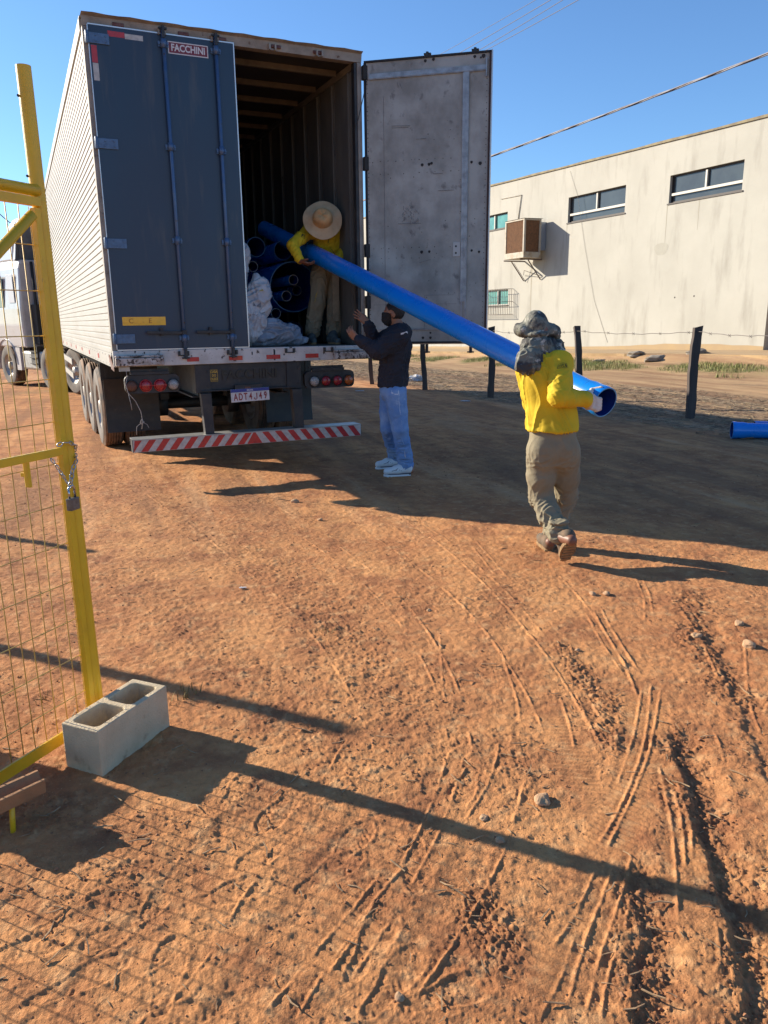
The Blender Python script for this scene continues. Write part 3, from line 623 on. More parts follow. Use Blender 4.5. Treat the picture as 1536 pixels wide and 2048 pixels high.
for a, b in zip(yy[:-1], yy[1:]):
    o1, o2 = .012 * math.sin(a * 1.7), .012 * math.sin(b * 1.7)
    c.add([(-.05, a, top_z(a) + .002), (-.05, b, top_z(b) + .002), (-.05, b, top_z(b) + .07 + o2), (-.05, a, top_z(a) + .07 + o1), (.25, a, top_z(a) + .002), (.25, b, top_z(b) + .002), (.25, b, top_z(b) + .075 + o2), (.25, a, top_z(a) + .075 + o1)],
          [(0, 1, 2, 3), (4, 5, 6, 7), (3, 2, 6, 7), (0, 1, 5, 4)])
c.build('coping', M['coping'], bld)
def sl_(y): return .5 - .0247 * y
c = MB(); yy = np.linspace(.0, LEN, 60); hs = [.10 + .10 * abs(vnoise2(np.array([a * .9]), np.array([3.0]), 3)[0]) + .10 * math.exp(-((a - 3) / 2.5) ** 2) for a in yy]
for i in range(len(yy) - 1):
    a, b = yy[i], yy[i + 1]; c.add([(-.004, a, sl_(a) - .5), (-.004, b, sl_(b) - .5), (-.004, b, sl_(b) + hs[i + 1]), (-.004, a, sl_(a) + hs[i])], [(0, 1, 2, 3)])
c.build('splash_stain', M['skirt'], bld)
def window(h, frame, glass, split, hbar, barmat, lean=0.0):
    y0, y1, z0, z1 = h; f = MB(); t = .05
    for a in ((y0, y0 + t), (y1 - t, y1)): f.box(.10, .16, a[0], a[1], z0, z1)
    f.box(.10, .16, y0 + t, y1 - t, z0, z0 + t); f.box(.10, .16, y0 + t, y1 - t, z1 - t, z1)
    fo = f.build('window', frame, bld)
    g = MB(); g.add([(.14, y0 + t, z0 + t), (.14, y1 - t, z0 + t), (.14, y1 - t, z1 - t), (.14, y0 + t, z1 - t)], [(0, 1, 2, 3)]); g.build('pane', glass, fo)
    b = MB(); ym = y0 + (y1 - y0) * split; zb = z0 + (z1 - z0) * hbar if hbar else z0 + t
    b.box(.06, .13, ym - .035, ym + .035, zb, z1 - t)
    if hbar: b.box(.055, .135, y0 + t, y1 - t, zb - .04, zb + .04)
    b.build('window_bar', barmat, fo)
    s_ = MB(); s_.box(-.03, .10, y0 - .05, y1 + .05, z0 - .045, z0 - .002); s_.build('sill', M['win_frame_dark'], fo)
for h in holes['upper'][:2]: window(h, M['win_frame_dark'], M['glass_grey'], .5, .31, M['win_white'])
for h in holes['upper'][2:]: window(h, M['win_frame_dark'], M['glass_green'], .45, 0, M['win_white'])
window(holes['low'][0], M['win_white'], M['glass_green'], .45, 0, M['win_white'])
g = MB(); y0, y1, z0, z1 = 13.45, 16.05, 1.72, 2.84; xo = -.38
def rod(a, b, r=.011): g.tube([a, b], r, 6)
for z in (z0, (z0 + z1) / 2, z1):
    rod((xo, y0, z), (xo, y1, z)); rod((0, y0, z), (xo, y0, z)); rod((0, y1, z), (xo, y1, z))
for k in range(19): yk = y0 + (y1 - y0) * k / 18; rod((xo, yk, z0), (xo, yk, z1), .008); rod((0, yk, z0), (xo, yk, z0), .008)
for k in range(1, 4): rod((xo * k / 4, y0, z0), (xo * k / 4, y0, z1), .008); rod((xo * k / 4, y1, z0), (xo * k / 4, y1, z1), .008)
g.build('window_cage', M['iron'], bld)
# conduit and patch
g = MB(); g.tube([(-.025, 13.2, 5.8), (-.025, 13.0, 6.75), (-.025, 14.6, 6.8)], .018, 6); g.build('conduit', M['frame_grey'], bld)
g = MB(); g.tube([(-.02, 9.75, 7.2), (-.02, 9.2, 6.2), (-.02, 8.6, 4.2), (-.02, 7.9, 2.2), (-.012, 7.0, .6)], .005, 5); g.build('wall_cable', mat('pale wall cable', (.29, .275, .23), rough=.9), bld)
M['patch'] = mat('render patch', (.335, .325, .28), (.36, .35, .30), 5, rough=.9)
pv = [(-.003, 4.55 + .32 * math.cos(t) * (1 + .12 * math.sin(3 * t)), 3.83 + .23 * math.sin(t) * (1 + .1 * math.cos(2 * t))) for t in np.linspace(0, 2 * math.pi, 24, endpoint=False)]
MB().add(pv, [list(range(24))]).build('render_patch', M['patch'], bld)
g = MB()
for yy_, zz_ in ((2.9, 2.2), (3.75, 2.18)): g.add([(-.003, yy_ + .035 * math.cos(t), zz_ + .03 * math.sin(t)) for t in np.linspace(0, 6.28, 10, endpoint=False)], [list(range(10))])
g.build('wall_hole', M['win_frame_dark'], bld)
M['streak'] = mat('dark run-off streak', (.29, .27, .22), (.34, .32, .26), 9, rough=.9, stretch=(1, 1, .2))
g = MB()
for yy_, za, zb, ww_ in ((3.0, 4.3, 5.24, .02), (4.4, 3.8, 5.24, .02), (9.8, 3.9, 5.2, .02), (12.1, .8, 3.9, .05)):
    MB().add([(-.0025, yy_ - ww_, zb), (-.0025, yy_ + ww_, zb), (-.0025, yy_ + ww_ * .3, za), (-.0025, yy_ - ww_ * .2, za)], [(0, 1, 2, 3)]).build('runoff_streak', M['streak'], bld)

# neighbouring low wall past the corner
nb = MB(); nb.box(.35, .6, -14, -.02, -1, 4.6); nb.box(.3, .65, -14, -.02, 4.603, 4.7)
M['nb'] = mat('stained plaster', (.40, .28, .16), (.24, .18, .12), 1.5, rough=.95, bump=.3)
nb.build('plaster_wall', M['nb'], None, label='brown stained plaster wall beyond the near corner of the warehouse', cat='wall', loc=tuple(B0), rot=(0, 0, YB))

# raised pavement strip with its crumbling edge
pv_ = MB(); ys_ = np.linspace(-12, LEN, 120); ed_ = [3.42 + .16 * fbm2(np.array([a_ * .7]), np.array([1.0]), 88, 4)[0] - .5 * math.exp(-((a_ - .2) / 1.6) ** 2) for a_ in ys_]
for i in range(len(ys_) - 1):
    a_, b_ = ys_[i], ys_[i + 1]; za, zb = sl_(a_) + .012, sl_(b_) + .012
    pv_.add([(-.002, a_, za), (-.002, b_, zb), (-ed_[i + 1], b_, zb - .03), (-ed_[i], a_, za - .03), (-ed_[i + 1] + .06, b_, zb - .32), (-ed_[i] + .06, a_, za - .32)], [(0, 1, 2, 3), (3, 2, 4, 5)])
pv_.build('pavement', mat('dusty pavement', (.40, .28, .15), (.33, .225, .12), 1.2, .4, .65, .95, bump=.3, bscale=20, c3=(.30, .22, .14), scale3=6, lo3=.58, hi3=.7), None, kind='structure', loc=tuple(B0), rot=(0, 0, YB))
# rubble on the verge near the corner
mat('broken concrete', (.30, .26, .20), (.20, .17, .14), 3, .4, .6, .9, bump=.6, bscale=14)
for k, (xx, yy_, rr_) in enumerate([(-3.3, 1.9, .20), (-3.6, .8, .26), (-2.9, -.1, .24), (-4.1, 2.7, .14)]):
    bm = bmesh.new(); bmesh.ops.create_icosphere(bm, subdivisions=3, radius=rr_)
    for v in bm.verts: v.co *= 1 + .5 * vnoise3(np.array([[v.co.x / rr_ * 1.8 + k * 7, v.co.y / rr_ * 1.8, v.co.z / rr_ * 1.8]]), 21)[0]; v.co.z *= .5; v.co.x *= 1.4
    me = bpy.data.meshes.new('rubble_lump'); bm.to_mesh(me); bm.free(); me.materials.append(MATS['broken concrete'])
    o = bpy.data.objects.new('rubble_lump', me); link(o); q_ = B0 + FU * xx + FV * yy_; o.location = (q_[0], q_[1], gz(q_[0], q_[1]) + .02)
    tag(o, ['second smallest grey rubble lump on the verge by the warehouse corner', 'largest grey rubble lump on the verge by the warehouse corner', 'grey rubble lump nearest the warehouse corner', 'smallest grey rubble lump, farthest from the warehouse corner'][k], 'rubble', 'rubble on the verge')

# evaporative cooler
ac = empty('evaporative_cooler', tuple(B0 + FV * 11.75), YB); tag(ac, 'boxy cream air cooler with brown pads on iron brackets on the warehouse wall', 'air cooler')
XO, XI = -1.2, -.34; Y0, Y1 = -.70, .70; Z0, Z1 = 3.99, 5.54
b = MB()
for (xa, ya) in ((XO, Y0), (XO, Y1 - .09), (XI - .09, Y0), (XI - .09, Y1 - .09)): b.box(xa, xa + .09, ya, ya + .09, Z0 + .24, Z1 - .07)
b.box(XO, XI, Y0, Y1, Z0, Z0 + .24); b.box(XO, XI, Y0, Y1, Z1 - .07, Z1); b.build('housing', M['cooler_white'], ac, bevel=.012)
MB().add([(XO - .03, Y0 - .03, Z1 + .004), (XI + .1, Y0 - .03, Z1 + .02), (XI + .1, Y1 + .03, Z1 + .02), (XO - .03, Y1 + .03, Z1 + .004), ((XO + XI) / 2, 0, Z1 + .09)], [(0, 1, 4), (1, 2, 4), (2, 3, 4), (3, 0, 4), (3, 2, 1, 0)]).build('lid', M['cooler_white'], ac)
pd = MB(); pd.box(XO + .03, XO + .07, Y0 + .09, Y1 - .09, Z0 + .24, Z1 - .07)
for a in range(26): z = Z0 + .27 + a * .049; pd.box(XO + .018, XO + .031, Y0 + .09, Y1 - .09, z, z + .012)
pd.build('cooling_pad', M['cooler_pad'], ac)
pd = MB(); pd.box(XO + .09, XI - .09, Y0 + .03, Y0 + .07, Z0 + .24, Z1 - .07); pd.build('cooling_pad', M['cooler_pad'], ac)
MB().box(XO + .09, XI - .09, Y1 - .07, Y1 - .03, Z0 + .24, Z1 - .07).build('cooling_pad', M['cooler_pad'], ac)
MB().box(XI + .003, -.003, Y0 + .12, Y1 - .12, Z0 + .32, Z1 - .1).build('duct', M['cooler_tin'], ac, bevel=.01)
g = MB()
for yb in (-.34, .88):
    g.bar((-.03, yb, Z0 - 1.05), (-.03, yb, Z0 + .1), .05, .05); g.bar((0, yb, Z0 - .03), (XO + .1, yb, Z0 - .03), .05, .05); g.bar((-.03, yb, Z0 - .85), (XO + .5, yb, Z0 - .06), .035, .035)
g.tube([(-.05, -.34, Z0 - .7), (-.5, .2, Z0 - .45), (-.05, .88, Z0 - .6)], .012, 6); g.tube([(-.05, Y1, Z0 - .9), (-.5, Y1 + .3, Z0 - .1)], .012, 6)
g.build('bracket', M['iron'], ac)

# ---------------------------------------------------------------- wooden fence posts and barbed wire
FP = [(1378, 836, 1395, 655, 'thickest wooden post right of the pipe carrier, leaning right'), (1166, 812, 1153, 655, 'wooden fence post rising just behind the carried pipe end'),
      (982, 795, 984, 655, 'wooden fence post beside the open trailer door'), (850, 779, 845, 668, 'wooden fence post seen under the open trailer door'),
      (745, 768, 738, 664, 'slim leaning post seen right of the tail lamps under the trailer')]
tops = []
for i, (xb, yb, xt, yt, lb) in enumerate(FP):
    g_ = gpx(xb, yb, 0.0); z0 = gz(g_[0], g_[1]); t_ = px(xt, yt, g_[1]); wd = (.062, .05, .06, .055, .05)[i]; dp = .045
    m_ = MB(); n = 12
    for k in range(n):
        f0, f1 = k / n, (k + 1) / n
        def P(f):
            q = np.array([g_[0], g_[1], z0 - .25]) * (1 - f) + t_ * f; q[0] += .012 * math.sin(f * 7 + i * 2); return q
        a, b = P(f0), P(f1); w0 = wd * (1 + .08 * math.sin(k * 2.1 + i)); w1 = wd * (1 + .08 * math.sin((k + 1) * 2.1 + i))
        vs = [a + np.array([sx * w0, sy * dp, 0]) for sx, sy in ((-1, -1), (1, -1), (1, 1), (-1, 1))] + [b + np.array([sx * w1, sy * dp, 0]) for sx, sy in ((-1, -1), (1, -1), (1, 1), (-1, 1))]
        fs = [(0, 1, 5, 4), (1, 2, 6, 5), (2, 3, 7, 6), (3, 0, 4, 7)]
        if k == 0: fs.append((0, 1, 2, 3))
        if k == n - 1: fs.append((4, 5, 6, 7)); vs[4][2] += .03 * (i % 2); vs[5][2] += .03
        m_.add([v - np.array([g_[0], g_[1], z0]) for v in vs], fs)
    o = m_.build('fence_post', M['post_wood'], None, label=lb, cat='fence post', group='wooden fence posts', loc=(g_[0], g_[1], z0)); tops.append((t_, i))
order = [4, 3, 2, 1, 0]
wp = [tops[i][0] + np.array([0, -.06, -.06]) for i in order]
wp = [wp[0] + (wp[0] - wp[1]) * 1.5] + wp + [px(1600, 668, 9.6)]
m_ = MB()
pts = []
for a, b in zip(wp[:-1], wp[1:]):
    for k in range(14):
        t = k / 14; q = a * (1 - t) + b * t; q[2] -= .05 * 4 * t * (1 - t) * (1 + .3 * math.sin(a[0] * 9)); q[2] += .008 * math.sin(t * 31); pts.append(q)
pts.append(wp[-1]); m_.tube(pts, .0045, 5)
for k in range(3, len(pts) - 2, 3):
    q = pts[k]; m_.tube([q + np.array([-.02, 0, .02]), q + np.array([.02, 0, -.02])], .003, 4); m_.tube([q + np.array([.02, .01, .02]), q + np.array([-.02, -.01, -.02])], .003, 4)
m_.build('barbed_wire', M['barb'], None, label='single strand of rusty barbed wire strung between the wooden posts', cat='wire')

# ---------------------------------------------------------------- overhead cables
def cable(pa, pb, ya, yb, r, m, lb, ext=.6, twist=False, sag=.0, grp=None):
    a = px(*pa, ya); b = px(*pb, yb); d = b - a; a2 = a - d * ext; b2 = b + d * ext; n = 150 if twist else 30; g = MB()
    base = [a2 + (b2 - a2) * t + np.array([0, 0, -sag * 4 * t * (1 - t)]) for t in np.linspace(0, 1, n)]
    if twist:
        e = (b2 - a2) / np.linalg.norm(b2 - a2); s_ = np.cross(e, [0, 0, 1]); s_ /= np.linalg.norm(s_); u_ = np.cross(s_, e)
        for ph in range(3):
            pp = [q + (s_ * math.cos(i * .42 + ph * 2.09) + u_ * math.sin(i * .42 + ph * 2.09)) * r * 1.05 for i, q in enumerate(base)]; g.tube(pp, r, 6)
    else: g.tube(base, r, 6)
    g.build('power_cable', m, None, label=lb, cat='cable', group=grp)
cable((972, 303), (1536, 88), 15, 10.5, .0095, M['cable'], 'thick twisted power cable sloping down towards the open trailer door', 1.2, True, .12)
for i, (xa, xb, lb) in enumerate([(866, 1060, 'leftmost, faintest of the four thin cables at the top of the sky'), (905, 1090, 'second from left of the four thin cables at the top of the sky'),
                                  (940, 1115, 'third from left of the four thin cables at the top of the sky'), (958, 1145, 'rightmost of the four thin cables above the open trailer door')]):
    cable((xa, 112 - i * 3), (xb, 0), 36, 27, .011 if i else .008, M['cable_dark'], lb, 1.0, False, .1, 'thin overhead cables')
cable((0, 415), (60, 462), 30, 34, .018, M['cable_dark'], 'dark cable crossing the sky behind the gate brace', .9, False, .3)

# ---------------------------------------------------------------- yellow gate
PB = np.array([-1.128, 2.745, 0.0])
post = empty('gate_post', (PB[0], PB[1], 0)); tag(post, 'tall round yellow steel gate post with two drilled holes near its top', 'gate post')
pz = gz(PB[0], PB[1])
g = MB(); g.tube([(0, 0, -.2), (-.012, .0, 2.352)], .0235, 28, caps=False); g.tube([(-.012, 0, 2.350), (-.012, 0, 2.3)], .0205, 28); g.build('pole', M['gate_yellow'], post)
for z_ in (2.26, 2.02): MB().tube([(-.030, -.018, z_), (-.029, -.0242, z_)], .0042, 8).build('drilled_hole', M['rubber'], post)
g = MB(); g.lathe([(.024, 0), (.0246, .003), (.024, .006)], (-.01, 0, 2.06 - .12), n=24); g.build('weld_ring', M['gate_yellow'], post)
leafd = np.array([-.395, -.919, 0]); leafd /= np.linalg.norm(leafd); lperp = np.array([leafd[1], -leafd[0], 0])
gate = empty('mesh_gate', tuple(PB + leafd * .025), math.atan2(leafd[1], leafd[0])); tag(gate, 'yellow framed wire mesh gate leaf fastened to the tall gate post', 'gate')
GL = 1.75; ZB, ZT = .045, 1.955
g = MB(); g.tube([(-.01, 0, ZT + .02), (GL, 0, ZT + .02)], .019, 16); g.build('top_rail', M['gate_yellow'], gate)
g = MB(); g.box(.0, GL, -.013, .013, ZB, ZB + .03); g.box(.0, GL, .0135, .0165, ZB, ZB + .045); g.build('bottom_rail', M['gate_yellow'], gate)
g = MB()
g.box(-.004, .020, -.012, .012, ZB + .032, ZT - .035); g.box(.021, .0235, -.014, -.0115, ZB + .04, ZT - .03); g.build('stile', M['gate_yellow'], gate, bevel=.002)
g = MB(); g.box(GL - .025, GL, -.012, .012, ZB + .032, ZT - .035); g.build('stile', M['gate_yellow'], gate, bevel=.002)
g = MB(); g.box(-.002, GL, -.006, .020, ZT - .030, ZT - .003); g.build('upper_angle', M['gate_yellow'], gate)
g = MB(); g.box(.0225, GL, .0, .016, 1.097, 1.125); g.build('mid_rail', M['gate_yellow'], gate, bevel=.002)
g = MB(); g.tube([(.035, .012, ZT - .06), (GL * .62, .012, ZT - .93)], .0175, 14); g.build('brace', M['gate_yellow'], gate)
g = MB(); k = 0
xs = np.arange(.062, GL - .02, .052)
for i, x in enumerate(xs):
    bend = .006 * math.sin(i * 2.3)
    g.tube([(x, -.016, ZB + .03), (x + bend, -.016 - abs(bend), .6), (x - bend, -.016, 1.3), (x, -.016, ZT - .02)], .0019, 5)
for j, z in enumerate(np.arange(ZB + .13, ZT - .03, .148)):
    g.tube([(-.004, -.0195, z), (.02, -.0195, z + .002), (GL * .5, -.0195, z + .005 * math.sin(j)), (GL, -.0195, z)], .0019, 5)
g.build('wire_mesh', M['gate_wire'], gate)
g = MB(); g.box(.165, .177, -.010, .010, 1.01, 1.10); g.box(.168, .174, -.03, -.0105, 1.045, 1.06); g.build('latch', M['gate_yellow'], gate, bevel=.002)
# chain and padlock
def torus_link(mb, c, d, n_, rl=.011, rs=.0065, r=.0022):
    c = np.array(c, float); d = np.array(d, float) / np.linalg.norm(d); n_ = np.array(n_, float); n_ -= d * (n_ @ d); n_ /= np.linalg.norm(n_)
    pts = [c + d * math.cos(t) * rl + n_ * math.sin(t) * rs for t in np.linspace(0, 2 * math.pi, 17)]; mb.tube(pts, r, 6, caps=False)
ch = MB(); path = []
def gl(x, y, z): return np.array([x, y, z])
pp = [gl(.06, -.03, 1.135), gl(.035, -.035, 1.145), gl(.005, -.035, 1.14), gl(-.03, -.03, 1.125), gl(-.045, .0, 1.10), gl(-.02, -.035, 1.075), gl(.01, -.04, 1.045), gl(.02, -.04, 1.015), gl(.03, -.04, .985)]
p2 = [gl(.09, -.025, 1.10), gl(.075, -.03, 1.075), gl(.065, -.035, 1.05), gl(.05, -.04, 1.02), gl(.04, -.04, .998)]
for PPP in (pp, p2):
    tot = []
    for a, b in zip(PPP[:-1], PPP[1:]):
        n = max(1, int(np.linalg.norm(b - a) / .0155))
        for k in range(n): tot.append((a + (b - a) * (k + .5) / n, b - a))
    for k, (c_, d_) in enumerate(tot): torus_link(ch, c_, d_, (0, 1, 0) if k % 2 else (0, .3, 1))
ch.build('chain', M['chain'], None, label='short zinc chain looped round the yellow gate post and leaf', cat='chain', loc=gate.location[:], rot=(0, 0, gate.rotation_euler.z)).scale = (1, -1, 1)
pl = empty('padlock', tuple(np.array(gate.location) + 0), gate.rotation_euler.z); pl.scale = (1, -1, 1); tag(pl, 'squarish metal padlock hanging from the chain on the yellow gate', 'padlock')
g = MB(); g.obox((.03, -.045, .925), (1, -.12, 0), (.12, 1, 0), (0, 0, 1), .024, .011, .022); g.build('lock_body', M['brass_lock'], pl, bevel=.003)
g = MB(); g.tube([gl(.015, -.043, .947), gl(.015, -.043, .975)] + [gl(.03 - .015 * math.cos(t), -.044, .975 + .015 * math.sin(t)) for t in np.linspace(0, math.pi, 9)] + [gl(.045, -.046, .975), gl(.045, -.046, .947)], .0042, 8); g.build('shackle', M['chrome'], pl)
# posts of the fence outside the left edge of the view; their long shadows cross the yard
for k, (tx, ty, hh, rr_) in enumerate([(-.16, 2.71, 1.95, .045), (-2.05, 5.17, 1.9, .045)]):
    L = hh / math.tan(SUN_EL); bx, by = tx + L * math.cos(SUN_AZ), ty + L * math.sin(SUN_AZ)
    g = MB(); g.tube([(0, 0, -.2), (0, 0, hh)], rr_, 14)
    g.build('yard_post', M['post_wood'], None, label=['round yard post casting the shadow that ends right of the concrete block', 'round yard post casting the faint shadow that ends behind the gate post'][k], cat='post', loc=(bx, by, 0))
# rusty clay brick with a yellow stub under the gate
bk = empty('propped_brick', (0, 0, 0)); tag(bk, 'reddish clay trough brick propped under the gate leaf at the left edge', 'brick')
z0_ = gz(-1.15, 2.17)
a = np.array([-1.115, 2.21, 0]); dr = np.array([-.70, -.60, 0]); dr /= np.linalg.norm(dr); pr = np.array([dr[1], -dr[0], 0])
g = MB(); sec = [(-.035, .0), (.035, .0), (.04, .048), (.028, .048), (.0, .026), (-.028, .048), (-.04, .048)]
n = len(sec); L_ = .20; zt = z0_ + .095
vs = [a + pr * sx * (1 if k == 0 else 1.1) + dr * (L_ * k) + np.array([0, 0, zt + sz - .02 * k]) for k in (0, 1) for sx, sz in sec]
g.add(vs, [list(range(n)), list(range(n, 2 * n))[::-1]] + [(i, (i + 1) % n, n + (i + 1) % n, n + i) for i in range(n)]); g.build('trough', M['brick'], bk, bevel=.003)
q0 = gpx(25, 1663, z0_); g = MB(); g.tube([(q0[0], q0[1], z0_ - .03), (q0[0] + .004, q0[1] + .012, z0_ + .10)], .0085, 12); g.build('stub_pipe', M['gate_yellow'], bk)

# ---------------------------------------------------------------- concrete block
e1 = np.array([.39, .92, 0]); e1 /= np.linalg.norm(e1)
bc = np.array([-1.002, 2.41, 0]); bo = empty('concrete_block', (0, 0, 0)); bpy.data.objects.remove(bo)
Lb, Wb, Hb, tw = .375, .165, .185, .024
g = MB()
def rect(x0, x1, y0, y1, r, n=5):
    out = []
    for cx, cy, a0 in ((x1 - r, y1 - r, 0), (x0 + r, y1 - r, 90), (x0 + r, y0 + r, 180), (x1 - r, y0 + r, 270)):
        for k in range(n + 1): t = R(a0 + 90 * k / n); out.append((cx + r * math.cos(t), cy + r * math.sin(t)))
    return out
bm = bmesh.new()
outer = [(0, 0), (Lb, 0), (Lb, Wb), (0, Wb)]
hole1 = rect(tw, Lb / 2 - .012, tw, Wb - tw, .022); hole2 = rect(Lb / 2 + .012, Lb - tw, tw, Wb - tw, .022)
def loop(pts, z): return [bm.verts.new((x, y, z)) for x, y in pts]
for z in (0, Hb):
    ls = [loop(p, z) for p in (outer, hole1, hole2)]; ed = []
    for l_ in ls: ed += [bm.edges.new((l_[i], l_[(i + 1) % len(l_)])) for i in range(len(l_))]
    bmesh.ops.triangle_fill(bm, use_beauty=True, edges=ed)
    if z == 0: L0 = ls
    else:
        for p, q in zip(L0, ls):
            for i in range(len(p)): bm.faces.new((p[i], p[(i + 1) % len(p)], q[(i + 1) % len(p)], q[i]))
bmesh.ops.recalc_face_normals(bm, faces=bm.faces)
me = bpy.data.meshes.new('concrete_block'); bm.to_mesh(me); bm.free(); me.materials.append(M['block'])
o = bpy.data.objects.new('concrete_block', me); link(o); tag(o, 'grey two-cell concrete block standing on the earth against the gate post foot', 'concrete block')
o.location = (bc[0], bc[1], gz(bc[0] + .03, bc[1] + .2) - .012); o.rotation_euler = (R(0), R(0), math.atan2(e1[1], e1[0]))
b = o.modifiers.new('bevel', 'BEVEL'); b.width = .004; b.segments = 2

o1 = o
for k, (zz, da) in enumerate([(0.0, 0.0), (.186, .05), (.372, .02)]):      # more blocks stacked beyond the left edge of the view; their shadow reaches the gate
    o2 = o1.copy(); C.objects.link(o2); o2.location = (-2.22, 2.53, gz(-2.2, 2.6) - .01 + zz); o2.rotation_euler = (0, 0, math.atan2(e1[1], e1[0]) + da)
    o2['label'] = ['bottom concrete block of the stack of three outside the gate', 'middle concrete block of the stack of three outside the gate', 'top concrete block of the stack of three outside the gate'][k]

# ---------------------------------------------------------------- loose pipes lying on the ground
def pipe_obj(name, a, b, r, wall, lb, grp=None, socket=False, rim=None, parent=None, inner=None, outer_m=None):
    a = np.array(a, float); b = np.array(b, float); d = b - a; L = np.linalg.norm(d); q = Vector(d).to_track_quat('Z', 'Y').to_euler()
    root = MB()
    prof = [(r, 0), (r, L)]
    if socket: prof = [(r * 1.13, 0), (r * 1.15, .01), (r * 1.15, .05), (r * 1.10, .06), (r * 1.10, .13), (r, .18), (r, L)]
    root.lathe(prof, n=48)
    o = root.build(name, outer_m or M['pipe_blue'], None, label=lb, cat='pipe', group=grp, loc=tuple(a), rot=q)
    ri = prof[0][0] - wall
    m_ = MB(); m_.lathe([(ri, 0), (ri, .16), (r - wall, .2), (r - wall, L)], n=40); m_.build('bore', inner or M['pipe_inner'], o)
    m_ = MB(); m_.lathe([(prof[0][0], 0), ((prof[0][0] + ri) / 2, -.002), (ri, 0)], n=48); m_.lathe([(r, L), (r - wall, L)], n=48); m_.build('rim', rim or M['pipe_rim'], o)
    return o
ga = gpx(1467, 878); 
pd_ = np.array([.972, -.235, 0]) ; pd_ /= np.linalg.norm(pd_)
a = np.array([ga[0] + .02, ga[1] + .12, .115 + gz(ga[0], ga[1])])
pipe_obj('blue_pipe', a, a + pd_ * 6, .098, .009, 'blue pipe with belled end lying nearest on the ground at the right edge', 'blue pipes lying on the ground', True)
b_ = a + np.array([.20, .26, -.01]); pipe_obj('blue_pipe', b_ + pd_ * .2, b_ + pd_ * 6.2, .098, .009, 'blue pipe lying just behind the belled pipe at the right edge', 'blue pipes lying on the ground')
b_ = a + np.array([.28, .13, .165]); pipe_obj('blue_pipe', b_ + pd_ * .32, b_ + pd_ * 6.2, .098, .009, 'blue pipe resting on top of the two at the right edge', 'blue pipes lying on the ground')
# litter
for k, (lx, ly, sz, lb) in enumerate([(832, 762, .13, 'crumpled white plastic bag at the foot of the post under the open door'), (720, 781, .05, 'small white paper scrap on the shaded track behind the lamps'), (930, 803, .06, 'white scrap lying in the shade left of the pipe carrier'), (485, 1176, .012, 'tiny white scrap in the yard left of centre')]):
    g_ = gpx(lx, ly); bm = bmesh.new(); bmesh.ops.create_icosphere(bm, subdivisions=4, radius=1)
    cos = np.array([v.co[:] for v in bm.verts]); nn = vnoise3(cos * 2.6 + k * 5, 3) * .5 + vnoise3(cos * 7 + k, 4) * .3
    for v, q in zip(bm.verts, nn): v.co *= (1 + q); v.co.z *= .8 if k == 0 else .12; v.co *= sz
    me = bpy.data.meshes.new('litter'); bm.to_mesh(me); bm.free(); me.materials.append(M['litter'])
    o = bpy.data.objects.new('plastic_bag' if k == 0 else 'paper_scrap', me); link(o); o.location = (g_[0], g_[1], gz(g_[0], g_[1]) + (.03 if k == 0 else .006)); o.scale = (1.6, 1, 1)
    tag(o, lb, 'litter')
# ---------------------------------------------------------------- box trailer
tr = empty('box_trailer', tuple(P0), YAW); tag(tr, 'tall white box semi-trailer with navy rear doors, the right one swung open', 'trailer')
W, TL, TH = 2.6, 13.6, 4.112
RX = (math.pi / 2, 0, 0)
# corrugated left side, outer face towards -x
def corrugated(x, sgn, z0=1.27, z1=4.0):
    prof = []; z = z0; p = .062
    while z < z1 - p:
        prof += [(x, z), (x, z + p * .62), (x - sgn * .009, z + p * .72), (x - sgn * .009, z + p * .9)]; z += p
    prof += [(x, z), (x, z1)]
    m_ = MB(); ys = [.06, 3.4, 6.8, 10.2, TL]
    n = len(prof); vs = [(q[0], y, q[1]) for y in ys for q in prof]
    return m_.add(vs, [(i * n + j, i * n + j + 1, (i + 1) * n + j + 1, (i + 1) * n + j) for i in range(len(ys) - 1) for j in range(n - 1)])
m_ = corrugated(0, -1); m_.box(-.004, .03, .06, TL, 1.135, 1.268); m_.box(-.012, .03, .06, TL, 4.002, 4.10)
for i in range(44):    # rivets and seams
    yv = .3 + i * .3
    for z in (1.155, 1.245): m_.add([(-.0045, yv - .012, z - .01), (-.0045, yv + .012, z - .01), (-.0045, yv + .012, z + .01), (-.0045, yv - .012, z + .01), (-.010, yv, z)], [(0, 1, 4), (1, 2, 4), (2, 3, 4), (3, 0, 4)])
m_.box(.03, .035, .06, TL, 1.3, 4.0)
m_.build('side_wall', M['white_panel'], tr)
m_ = corrugated(W, 1); m_.box(W - .03, W + .004, .06, TL, 1.135, 1.268); m_.box(W - .03, W + .012, .06, TL, 4.002, 4.10); m_.build('side_wall', M['white_panel'], tr)
for i in range(11):
    yv = .12 + i * 1.2
    MB().box(-.0065, -.0045, yv, yv + .14, 1.175, 1.225).build('reflector_strip', M['red'], tr)
    MB().box(-.0065, -.0045, yv + .143, yv + .28, 1.175, 1.225).build('reflector_strip', M['white_tape'], tr)
MB().box(-.01, W + .01, .03, TL + .02, 4.103, 4.112).build('roof', M['white_panel'], tr)
MB().box(.0, W, TL + .003, TL + .04, 1.14, 4.10).build('front_wall', M['white_panel'], tr)
